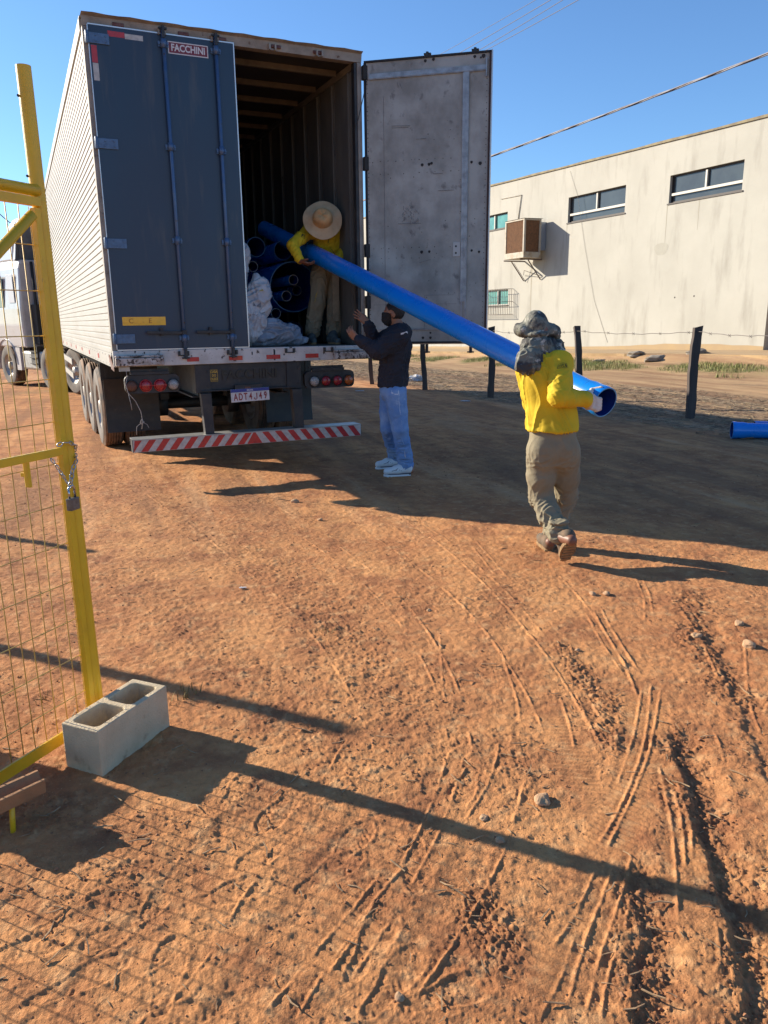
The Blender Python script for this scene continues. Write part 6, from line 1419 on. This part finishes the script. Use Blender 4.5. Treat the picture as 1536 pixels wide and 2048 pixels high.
# cap: crown, wide soft brim folded by the wind, and long neck drape
F = Field(*bounds([hd, lsh, rsh], .24), .006); hc = hd + V3(0, 0, .03)
F.ell(px(1071, 652, 5.05), (.078, .100, .098), None, .01); F.ell(px(1071, 668, 5.03), (.082, .105, .030), None, .010)
F.ell(px(1043, 660, 5.05), (.040, .075, .040), None, .035); F.ell(px(1034, 658, 5.07), (.018, .06, .034), None, .014)
F.ell(px(1101, 661, 5.05), (.046, .075, .044), None, .035); F.ell(px(1112, 668, 5.06), (.028, .065, .044), None, .03)
f2 = folds(unit(V3(1, .2, .2)), 60, .003, 44, .5)
cp_ = F.mesh('cap', M['hat_camo'], W_, org, f2)
F = Field(*bounds([hd, lsh, rsh], .24), .0055)
F.ell(px(1078, 690, 5.0), (.112, .085, .060), None, .03); F.ell(px(1116, 694, 5.03), (.036, .065, .050), None, .02); F.ell(px(1104, 706, 4.97), (.070, .060, .030), None, .03)
F.ell(px(1062, 716, 4.93), (.090, .055, .060), None, .03); F.ell(px(1056, 731, 4.90), (.080, .032, .052), None, .03); F.ell(px(1064, 736, 4.895), (.066, .028, .036), None, .03)
F.cone(px(1062, 700, 5.02), px(1085, 705, 5.02), .06, .06, .03)
f1 = folds(unit(V3(.30, 0, 1)), 38, .0065, 41, .3); f2 = folds(unit(V3(1, .2, .25)), 46, .004, 44, .4)
nf_ = F.mesh('neck_flap', M['hat_camo'], W_, org, lambda V: f1(V) * 1.3 + f2(V))

# the carried pipe
pipe_obj('carried_pipe', pipeB, pipeB + pd * 6.0, PR, .008, 'long bright blue pipe being carried down out of the trailer by two workers', None, True).name = 'carried_pipe'

# ======================= worker inside the trailer =======================
fz = 1.292
def FP_(x, y, v): a, z = rp(x, y, v); return trl(a, v, z)
lf = FP_(622, 676, .62); rf = FP_(664, 682, .45); lf[2] = fz; rf[2] = fz
hipB = FP_(656, 535, .72); Lh = FP_(642, 545, .70); Rh = FP_(672, 545, .72); Lk = FP_(634, 606, .64); Rk = FP_(671, 612, .60); La = FP_(624, 662, .66); Ra = FP_(668, 664, .56)
chB = FP_(657, 480, .62); nkB = FP_(652, 458, .52); hdB = FP_(646, 440, .39); Ls = FP_(618, 463, .58); Rs = FP_(684, 462, .60); Le = FP_(585, 490, .42); Lw = FP_(600, 522, .30); Re = FP_(692, 500, .50); Rw = FP_(668, 526, .36)
orgB = V3(hipB[0], hipB[1], fz); lo, hi = bounds([Le, Re, La, Ra, hdB, Lw, Rw, lf, rf], .2); lo[2] = fz - .03; faceB = unit(-TV + TU * -.1)
F = Field(lo, hi, .0065)
F.cone(hipB, chB, .13, .14, .05, flat=((0, 1, 0), 1.3)); F.cone(Ls, Rs, .055, .055, .05); limb(F, [nkB, hdB], [.055, .05]); limb(F, [Ls, Le, Lw], [.05, .04, .028]); limb(F, [Rs, Re, Rw], [.05, .04, .028])
limb(F, [Lh, Lk, La], [.08, .058, .042]); limb(F, [Rh, Rk, Ra], [.08, .058, .042]); hdir = unit(-TV * .25 + V3(0, 0, -.95)); hup = unit(V3(.1, -.93, .28))
hBB = head(F, hdB, hdir, hup)
tl = unit(FP_(626, 532, .24) - Lw); hand(F, Lw, tl, unit(V3(0, .3, 1)), 1, (.45, .45, .4, .4), .08); tr_ = unit(FP_(645, 536, .30) - Rw); hand(F, Rw, tr_, V3(0, .3, 1), -1, (.5, .5, .5, .5))
Bp = F.mesh('person', M['skin_dark'], None, orgB); Bp.location = tuple(orgB); tag(Bp, 'person in wide straw hat and yellow shirt standing in the trailer, lowering the blue pipe', 'person')
eyes(Bp, hdB, hBB, orgB)
F = Field(lo, hi, .0065); F.ell(hipB, (.16, .115, .11), None, .03); limb(F, [Lh, Lk, La + V3(0, 0, .0)], [.108, .084, .078], .03); limb(F, [Rh, Rk, Ra], [.105, .082, .074], .03); F.cone(hipB, hipB + V3(0, 0, .1), .14, .135, .03, flat=((0, 1, 0), 1.25))
f1 = folds((.1, 0, 1), 18, .009, 51, .35); f2 = folds((1, 0, .2), 34, .008, 55, .3); F.mesh('trousers', M['khaki'], Bp, orgB, lambda V: f1(V) + f2(V) * (.3 + sstep(Lk[2], La[2], V[:, 2])))
F = Field(lo, hi, .0065); F.cone(hipB + V3(0, 0, .04), chB, .148, .155, .05, flat=((0, 1, 0), 1.25)); F.cone(chB, nkB - V3(0, 0, .02), .15, .10, .05); F.cone(Ls, nkB, .078, .09, .05); F.cone(Rs, nkB, .078, .09, .05)
limb(F, [Ls, Ls * .5 + Le * .5, Le, Lw - unit(Lw - Le) * .02], [.070, .062, .054, .042], .015); limb(F, [Rs, Rs * .5 + Re * .5, Re, Rw - unit(Rw - Re) * .02], [.070, .062, .056, .042], .015)
F.cut(hipB + V3(0, 0, -.01), (0, 0, -1)); f1 = folds((.3, 0, 1), 20, .010, 61, .3); f2 = folds((1, 0, .5), 34, .010, 66, .35); shB = F.mesh('shirt', M['yellow_shirt'], Bp, orgB, lambda V: f1(V) * .5 + f2(V) * .5)
badge(shB, FP_(610, 470, .40), -TV, (.5, 0, .8), .06, .04, shB, orgB, M['badge'], BARS); badge(shB, FP_(670, 470, .35), -TV, (0, 0, 1), .085, .035, shB, orgB, mat('chest print', (.30, .07, .01), rough=.9), [(-.5, .5, .42, .5), (-.5, .5, -.5, -.42), (-.5, -.46, -.5, .5), (.46, .5, -.5, .5), (-.35, -.3, -.3, .3), (-.2, -.15, -.3, .3), (-.05, 0, -.3, .3), (.1, .15, -.3, .3), (.28, .33, -.3, .3)])
pk = MB(); 
for q in range(7): pk.tube([FP_(656 + q * 1.0, 482 + q * 3.2, .40) - orgB, FP_(656.6 + q * 1.0, 484 + q * 3.2, .40) - orgB], .005, 6)
o = pk.build('shirt_placket', M['badge'], shB); md = o.modifiers.new('w', 'SHRINKWRAP'); md.target = shB; md.offset = .002
for an, ft, dx in ((La, lf, -.05), (Ra, rf, .02)):
    F = Field(*bounds([an, ft], .22), .006); tdir = unit(-TV + TU * dx * 3); hl = ft - tdir * .07; to = hl + tdir * .26; boot(F, an, hl + V3(0, 0, .004), to + V3(0, 0, .004)); b_ = F.mesh('boot', mat('grey boot', (.10, .12, .12), (.05, .06, .06), 14, rough=.85), Bp, orgB)
    sole(MB(), hl - orgB, to - orgB, (0, 0, 1), .046, .02).build('boot_sole', M['boot_sole'], b_)
# straw hat, crown towards the viewer
hn = hup; hatc = FP_(645, 438, .33); m_ = MB(); N_ = 72
B = basis(np.cross(hn, V3(1, 0, 0)), hn); s_, f_ = B[:, 0], B[:, 1]
def hp(r, h, t, wv=1): return hatc + hn * (h + wv * (.012 * math.sin(2 * t + .6) + .006 * math.sin(5 * t)) * max(0, (r - .10) / .1)) + (s_ * math.cos(t) + f_ * math.sin(t)) * r - orgB
prof = [(.103, -.002), (.125, -.010), (.15, -.016), (.175, -.021), (.205, -.024), (.208, -.026), (.205, -.029), (.175, -.026), (.15, -.021), (.125, -.015), (.100, -.008)]
vs = [hp(r, h, t) for r, h in prof for t in np.linspace(0, 2 * math.pi, N_, endpoint=False)]
m_.add(vs, [(i * N_ + j, i * N_ + (j + 1) % N_, (i + 1) * N_ + (j + 1) % N_, (i + 1) * N_ + j) for i in range(len(prof) - 1) for j in range(N_)], True); ht = m_.build('hat_brim', M['straw'], Bp)
m_ = MB(); prof = [(.106, -.006), (.102, .03), (.094, .07), (.080, .098), (.055, .108), (.03, .104), (.0, .098)]
vs = [hp(r * (1 + .04 * math.cos(2 * t)), h + (.006 * math.cos(3 * t) if .07 < h else 0), t, 0) for r, h in prof for t in np.linspace(0, 2 * math.pi, N_, endpoint=False)]
m_.add(vs, [(i * N_ + j, i * N_ + (j + 1) % N_, (i + 1) * N_ + (j + 1) % N_, (i + 1) * N_ + j) for i in range(len(prof) - 1) for j in range(N_)], True); m_.build('hat_crown', M['straw_crown'], ht)
M['print'] = mat('trouser print', (.45, .32, .03), rough=.9); pk = MB()
for q in range(5):
    c_ = FP_(629.0 - q * .8, 584 + q * 4, .5) - orgB; pk.obox(c_, (1, 0, 0), (0, 1, 0), (0, 0, 1), .009, .001, .006)
o = pk.build('trouser_print', M['print'], Bp); md = o.modifiers.new('w', 'SHRINKWRAP'); md.target = [c for c in Bp.children if c.name.startswith('trousers')][0]; md.offset = .002

# ======================= man in the navy hoodie =======================
YA = 7.72; gzA = gz(.2, 7.7)
hl1 = gpx(822, 950, gzA); to1 = gpx(778, 952, gzA); hl2 = gpx(800, 934, gzA); to2 = gpx(753, 938, gzA)
hipA = px(786, 782, YA); h1 = px(791, 790, YA - .09); h2 = px(780, 790, YA + .09); k1 = px(800, 858, YA - .10); k2 = px(776, 855, YA + .10); a1 = px(812, 926, hl1[1] + .02); a2 = px(792, 914, hl2[1] + .02)
chA = px(790, 700, YA); nkA = px(797, 655, YA); hdA = px(787, 627, YA); s1_ = px(799, 672, YA - .16); s2_ = px(790, 670, YA + .17)
e1_ = px(755, 701, YA - .20); w1_ = px(714, 677, YA - .16); e2_ = px(754, 690, YA + .14); w2_ = px(735, 646, YA + .06)
orgA = V3(hipA[0], hipA[1], 0); lo, hi = bounds([hl1, to1, hl2, to2, hdA, w1_ + V3(-.15, 0, .1), w2_ + V3(-.1, 0, .1), s1_, s2_], .15); lo[2] = gzA - .03
fA = unit(V3(-1, .12, 0.06))
F = Field(lo, hi, .0058)
F.cone(hipA, chA, .12, .13, .05, flat=((1, 0, 0), 1.25)); F.cone(s1_, s2_, .055, .055, .05); limb(F, [chA, nkA, hdA - V3(-.012, 0, .05)], [.10, .055, .052], .03); limb(F, [s1_, e1_, w1_], [.05, .04, .027]); limb(F, [s2_, e2_, w2_], [.05, .04, .027])
limb(F, [h1, k1, a1], [.085, .06, .042]); limb(F, [h2, k2, a2], [.085, .06, .042]); F.cone(a1, hl1 + V3(0, 0, .05), .04, .035, .02); F.cone(a2, hl2 + V3(0, 0, .05), .04, .035, .02)
hAB = head(F, hdA, fA, V3(.05, 0, 1))
hand(F, w1_, unit(px(693, 655, YA - .14) - w1_), V3(.2, 1, .55), 1, (.45, .5, .55, .6), .10, 1.0, (.55, .5), rr=.0095); hand(F, w2_, unit(px(709, 624, YA + .02) - w2_), unit(V3(-.3, .8, -.3)), -1, (.10, .12, .14, .16), .16, 1.0, (.6, .5), rr=.0095)
A_ = F.mesh('person', M['skin'], None, orgA); A_.location = tuple(orgA); tag(A_, 'person in navy hoodie, faded jeans and black mask, raising both hands towards the trailer', 'person')
eyes(A_, hdA, hAB, orgA)
F = Field(*bounds([hdA], .16), .0045); head(F, hdA, fA, V3(.05, 0, 1), 1.0, .008, False); s_, f_, u_ = hAB[:, 0], hAB[:, 1], hAB[:, 2]
F.cut(hdA + f_ * .045 + u_ * .03, f_ * .85 - u_ * .5); F.cut(hdA - u_ * .048, -u_); F.cone(hdA - u_ * .0 - s_ * .1 + f_ * .02, hdA - u_ * .03 + s_ * .1 + f_ * .02, .036, .03, .0, sub=True)
F.mesh('hair', M['hair'], A_, orgA, lambda V: .003 * vnoise3(V * 90, 4))
F = Field(*bounds([hdA], .16), .0045); head(F, hdA, fA, V3(.05, 0, 1), 1.0, .007, False); F.cone(hdA + f_ * .088 - u_ * .02, hdA + f_ * .085 - u_ * .06, .026, .028, .03)
F.cut(hdA - u_ * .004, u_ + f_ * -.12); F.cut(hdA + f_ * .022, -f_ + u_ * .15); mk = F.mesh('face_mask', M['mask_black'], A_, orgA, folds((0, 1, 0), 50, .003, 9))
m_ = MB()
for q in (-1, 1):
    ear = hdA + s_ * q * .083 - u_ * .008 - orgA; m_.tube([hdA + f_ * .03 - u_ * .02 + s_ * q * .075 - orgA, ear + f_ * .012 + u_ * .012], .0018, 5); m_.tube([hdA + f_ * .03 - u_ * .062 + s_ * q * .066 - orgA, ear - u_ * .02], .0018, 5)
m_.build('ear_loop', M['mask_black'], mk)
# hoodie
F = Field(lo, hi, .0058); hemA = px(788, 772, YA)[2]
F.cone(V3(hipA[0] - .005, hipA[1], hemA - .02), chA, .160, .165, .05, flat=((1, 0, 0), 1.12)); F.ell(chA + V3(0, 0, .03), (.150, .185, .20), None, .05); F.cone(s1_ + V3(0, .02, -.005), nkA - V3(0, 0, .05), .075, .08, .05); F.cone(s2_ + V3(0, -.02, 0), nkA - V3(0, 0, .05), .075, .08, .05)
limb(F, [s1_, s1_ * .5 + e1_ * .5, e1_, w1_ - unit(w1_ - e1_) * .015], [.088, .082, .074, .046], .04); limb(F, [s2_, s2_ * .5 + e2_ * .5, e2_, w2_ - unit(w2_ - e2_) * .015], [.085, .08, .070, .046], .04)
F.ell(nkA + V3(.035, 0, -.018), (.070, .105, .048), None, .03); F.ell(nkA + V3(.07, 0, -.05), (.05, .10, .05), None, .04); F.cone(nkA + V3(-.05, -.05, -.035), nkA + V3(-.05, .05, -.035), .035, .035, .03)
F.cut(V3(0, 0, hemA), (0, 0, -1)); f1 = folds((.3, 0, 1), 17, .010, 71, .3); f2 = folds((1, 0, .3), 34, .010, 75, .35); hA = F.mesh('hoodie', M['navy_hoodie'], A_, orgA, lambda V: f1(V) * .8 + f2(V) * .6)
g = MB(); c_ = px(811, 665, YA - .25)
vs_ = [c_ + V3(-.045 + i * .005, 0, (-.045 + i * .005) * .30 + j * .004) - orgA for i in range(19) for j in (-2, -1, 0, 1, 2)]; g.add(vs_, [(i * 5 + j, i * 5 + j + 1, i * 5 + j + 6, i * 5 + j + 5) for i in range(18) for j in range(4)])
o = g.build('shoulder_stripe', M['sign_white'], hA); md = o.modifiers.new('w', 'SHRINKWRAP'); md.target = hA; md.offset = .004
for ww, ee in ((w1_, e1_), (w2_, e2_)):
    d_ = unit(ww - ee); m_ = MB(); m_.lathe([(.044, -.012), (.0475, -.010), (.0475, .002), (.042, .006), (.036, .0)], ww - d_ * .022 - orgA, d_, 24); m_.build('cuff', M['navy_hoodie'], hA)
# jeans
F = Field(lo, hi, .0058); F.ell(hipA + V3(0, 0, .01), (.125, .155, .10), None, .03); F.cone(hipA, hipA + V3(0, 0, .08), .125, .125, .03); limb(F, [h1, h1 * .5 + k1 * .5, k1, k1 * .5 + a1 * .5, a1 + V3(0, 0, -.01)], [.108, .092, .078, .070, .076], .012); limb(F, [h2, h2 * .5 + k2 * .5, k2, k2 * .5 + a2 * .5, a2], [.104, .090, .076, .068, .072], .012)
f1 = folds((.1, 0, 1), 18, .006, 81, .35); f2 = folds((1, .4, .3), 36, .007, 85, .3); jn = F.mesh('jeans', M['denim'], A_, orgA, lambda V: f1(V) * .8 + f2(V) * (.35 + sstep(k1[2] + .02, a1[2] + .05, V[:, 2])))
g = MB(); 
def seam(pts, w=.004, m=None):
    for p, q in zip(pts[:-1], pts[1:]): g.bar(p - orgA, q - orgA, w, .001, (0, 1, 0))
pkt = [px(779, 773, YA - .24), px(778, 779, YA - .24), px(783, 786, YA - .24), px(797, 788, YA - .24), px(800, 774, YA - .24)]; seam([pkt[i] * (1 - t) + pkt[i + 1] * t for i in range(4) for t in (0, .25, .5, .75)] + [pkt[-1]], .008)
sd_ = [px(801, 775, YA - .24), px(800, 800, YA - .24), px(808, 860, YA - .24), px(812, 920, YA - .2)]; seam([sd_[i] * (1 - t) + sd_[i + 1] * t for i in range(3) for t in np.linspace(0, 1, 9)[:-1]] + [sd_[-1]], .004)
o = g.build('jeans_stitching', mat('pale stitching', (.55, .62, .72), rough=.8), jn); md = o.modifiers.new('w', 'SHRINKWRAP'); md.target = jn; md.offset = .0015
# trainers
for hl, to, an in ((hl1, to1, a1), (hl2, to2, a2)):
    d_ = unit(to - hl); hl = hl + V3(0, 0, .018) - d_ * .0; to = hl + d_ * .285; F = Field(*bounds([an, hl, to], .10), .0045); boot(F, an - V3(0, 0, .01), hl, to); F.cut(an + V3(0, 0, .0), (0, 0, 1)); F.cut(hl, (0, 0, -1))
    t_ = F.mesh('trainer', M['shoe_white'], A_, orgA); bz = hl - V3(0, 0, .018) - orgA; tz = to - V3(0, 0, .018) - orgA
    sole(MB(), bz, tz, (0, 0, 1), .047, .0185).build('trainer_sole', M['shoe_white'], t_)
    sole(MB(), bz + V3(0, 0, .019) - d_ * .002, tz + V3(0, 0, .019) - d_ * .03, (0, 0, 1), .0455, .007).build('sole_trim', M['shoe_dark'], t_)
    sn = unit(np.cross(d_, V3(0, 0, 1))); sn = sn if sn[1] < 0 else -sn; g = MB()
    for p, q in (((.10, .035), (.15, .075)), ((.15, .075), (.165, .055)), ((.165, .055), (.21, .04)), ((.12, .05), (.17, .05))):
        a_, b_ = [hl + d_ * z[0] + V3(0, 0, z[1]) + sn * .07 - orgA for z in (p, q)]; g.bar(a_, b_, .007, .001, sn)
    o = g.build('shoe_mark', M['shoe_dark'], t_); md = o.modifiers.new('w', 'SHRINKWRAP'); md.target = t_; md.offset = .0015
    m_ = MB()
    for q in range(5): c_ = hl + d_ * (.15 + .018 * q) + V3(0, 0, .088 - .009 * q) - orgA; m_.tube([c_ - sn * .02, c_ + V3(0, 0, .006), c_ + sn * .02], .003, 5)
    m_.build('lace', M['sign_white'], t_)

# ======================= sacks =======================
def sack(name, prims, m, lb, disp, o0, vox=.009):
    pts = [p[0] for p in prims]; F = Field(*bounds(pts, .42), vox)
    for c_, r_, rt in prims: F.ell(c_, r_, rt, .05)
    o = F.mesh(name, m, None, o0, disp); o.location = tuple(o0); tag(o, lb, 'sack', 'white sacks in the trailer doorway'); return o
TB = np.column_stack([TU, TV, V3(0, 0, 1)])
def sp(x, y, v): return FP_(x, y, v)
f1 = folds((.8, 0, .6), 20, .020, 91, .25); f2 = folds((0, 0, 1), 30, .014, 95, .4)
z1 = sp(512, 605, .42)
s1 = sack('white_sack', [(z1, (.145, .13, .19), TB), (sp(522, 590, .40), (.10, .10, .17), TB), (sp(513, 568, .42), (.05, .05, .10), TB), (sp(492, 620, .4), (.16, .13, .12), TB)], M['sack'], 'full white woven sack with a green and yellow print, on top of the others', lambda V: f1(V) + f2(V) * .6, z1)
z2 = sp(502, 655, .40)
s2 = sack('white_sack', [(z2, (.15, .13, .17), TB), (sp(515, 640, .34), (.09, .08, .09), TB), (sp(480, 660, .4), (.22, .14, .15), TB)], M['sack'], 'white sack slumped below the printed one against the door edge', lambda V: f2(V) + f1(V) * .5, z2)
z3 = sp(555, 668, .40); f3 = folds((1, 0, .15), 24, .022, 99, .25)
s3 = sack('clear_sack', [(z3, (.24, .15, .11), TB), (sp(545, 655, .40), (.12, .10, .08), TB), (sp(595, 680, .36), (.10, .05, .035), TB), (sp(520, 676, .4), (.16, .12, .08), TB)], M['sack_clear'], 'bluish translucent plastic sack lying flat on the trailer sill, tied end to the right', lambda V: f3(V) + f1(V) * .5, z3)
z4 = sp(487, 505, .55)
s4 = sack('white_sack', [(z4, (.07, .08, .09), TB), (sp(484, 525, .55), (.05, .07, .16), TB), (sp(480, 560, .6), (.06, .10, .3), TB)], M['sack'], 'narrow white sack standing upright, just showing past the closed door edge', lambda V: f2(V), z4)
g = MB(); c_ = sp(525, 581, .20)
for i in range(8):
    a_ = -.065 + i * .016; zz = -.32 * a_
    g.add([c_ + TU * a_ + V3(0, 0, zz - .0) - z1, c_ + TU * (a_ + .016) + V3(0, 0, zz - .005) - z1, c_ + TU * (a_ + .016) + V3(0, 0, zz + .012) - z1, c_ + TU * a_ + V3(0, 0, zz + .017) - z1], [(0, 1, 2, 3)])
o = g.build('sack_stripe', M['sack_green'], s1); md = o.modifiers.new('w', 'SHRINKWRAP'); md.target = s1; md.offset = .003
g = MB()
for k in range(6):
    for i in range(10):
        a_ = -.08 + i * .016; zz = -.25 * a_ - k * .03 - .1 - .9 * a_ * a_
        if random.random() < .85: g.add([c_ + TU * a_ + V3(0, 0, zz) - z1, c_ + TU * (a_ + .012) + V3(0, 0, zz - .004) - z1, c_ + TU * (a_ + .012) + V3(0, 0, zz + .003) - z1, c_ + TU * a_ + V3(0, 0, zz + .007) - z1], [(0, 1, 2, 3)])
o = g.build('sack_lettering', M['sack_print'], s1); md = o.modifiers.new('w', 'SHRINKWRAP'); md.target = s1; md.offset = .003
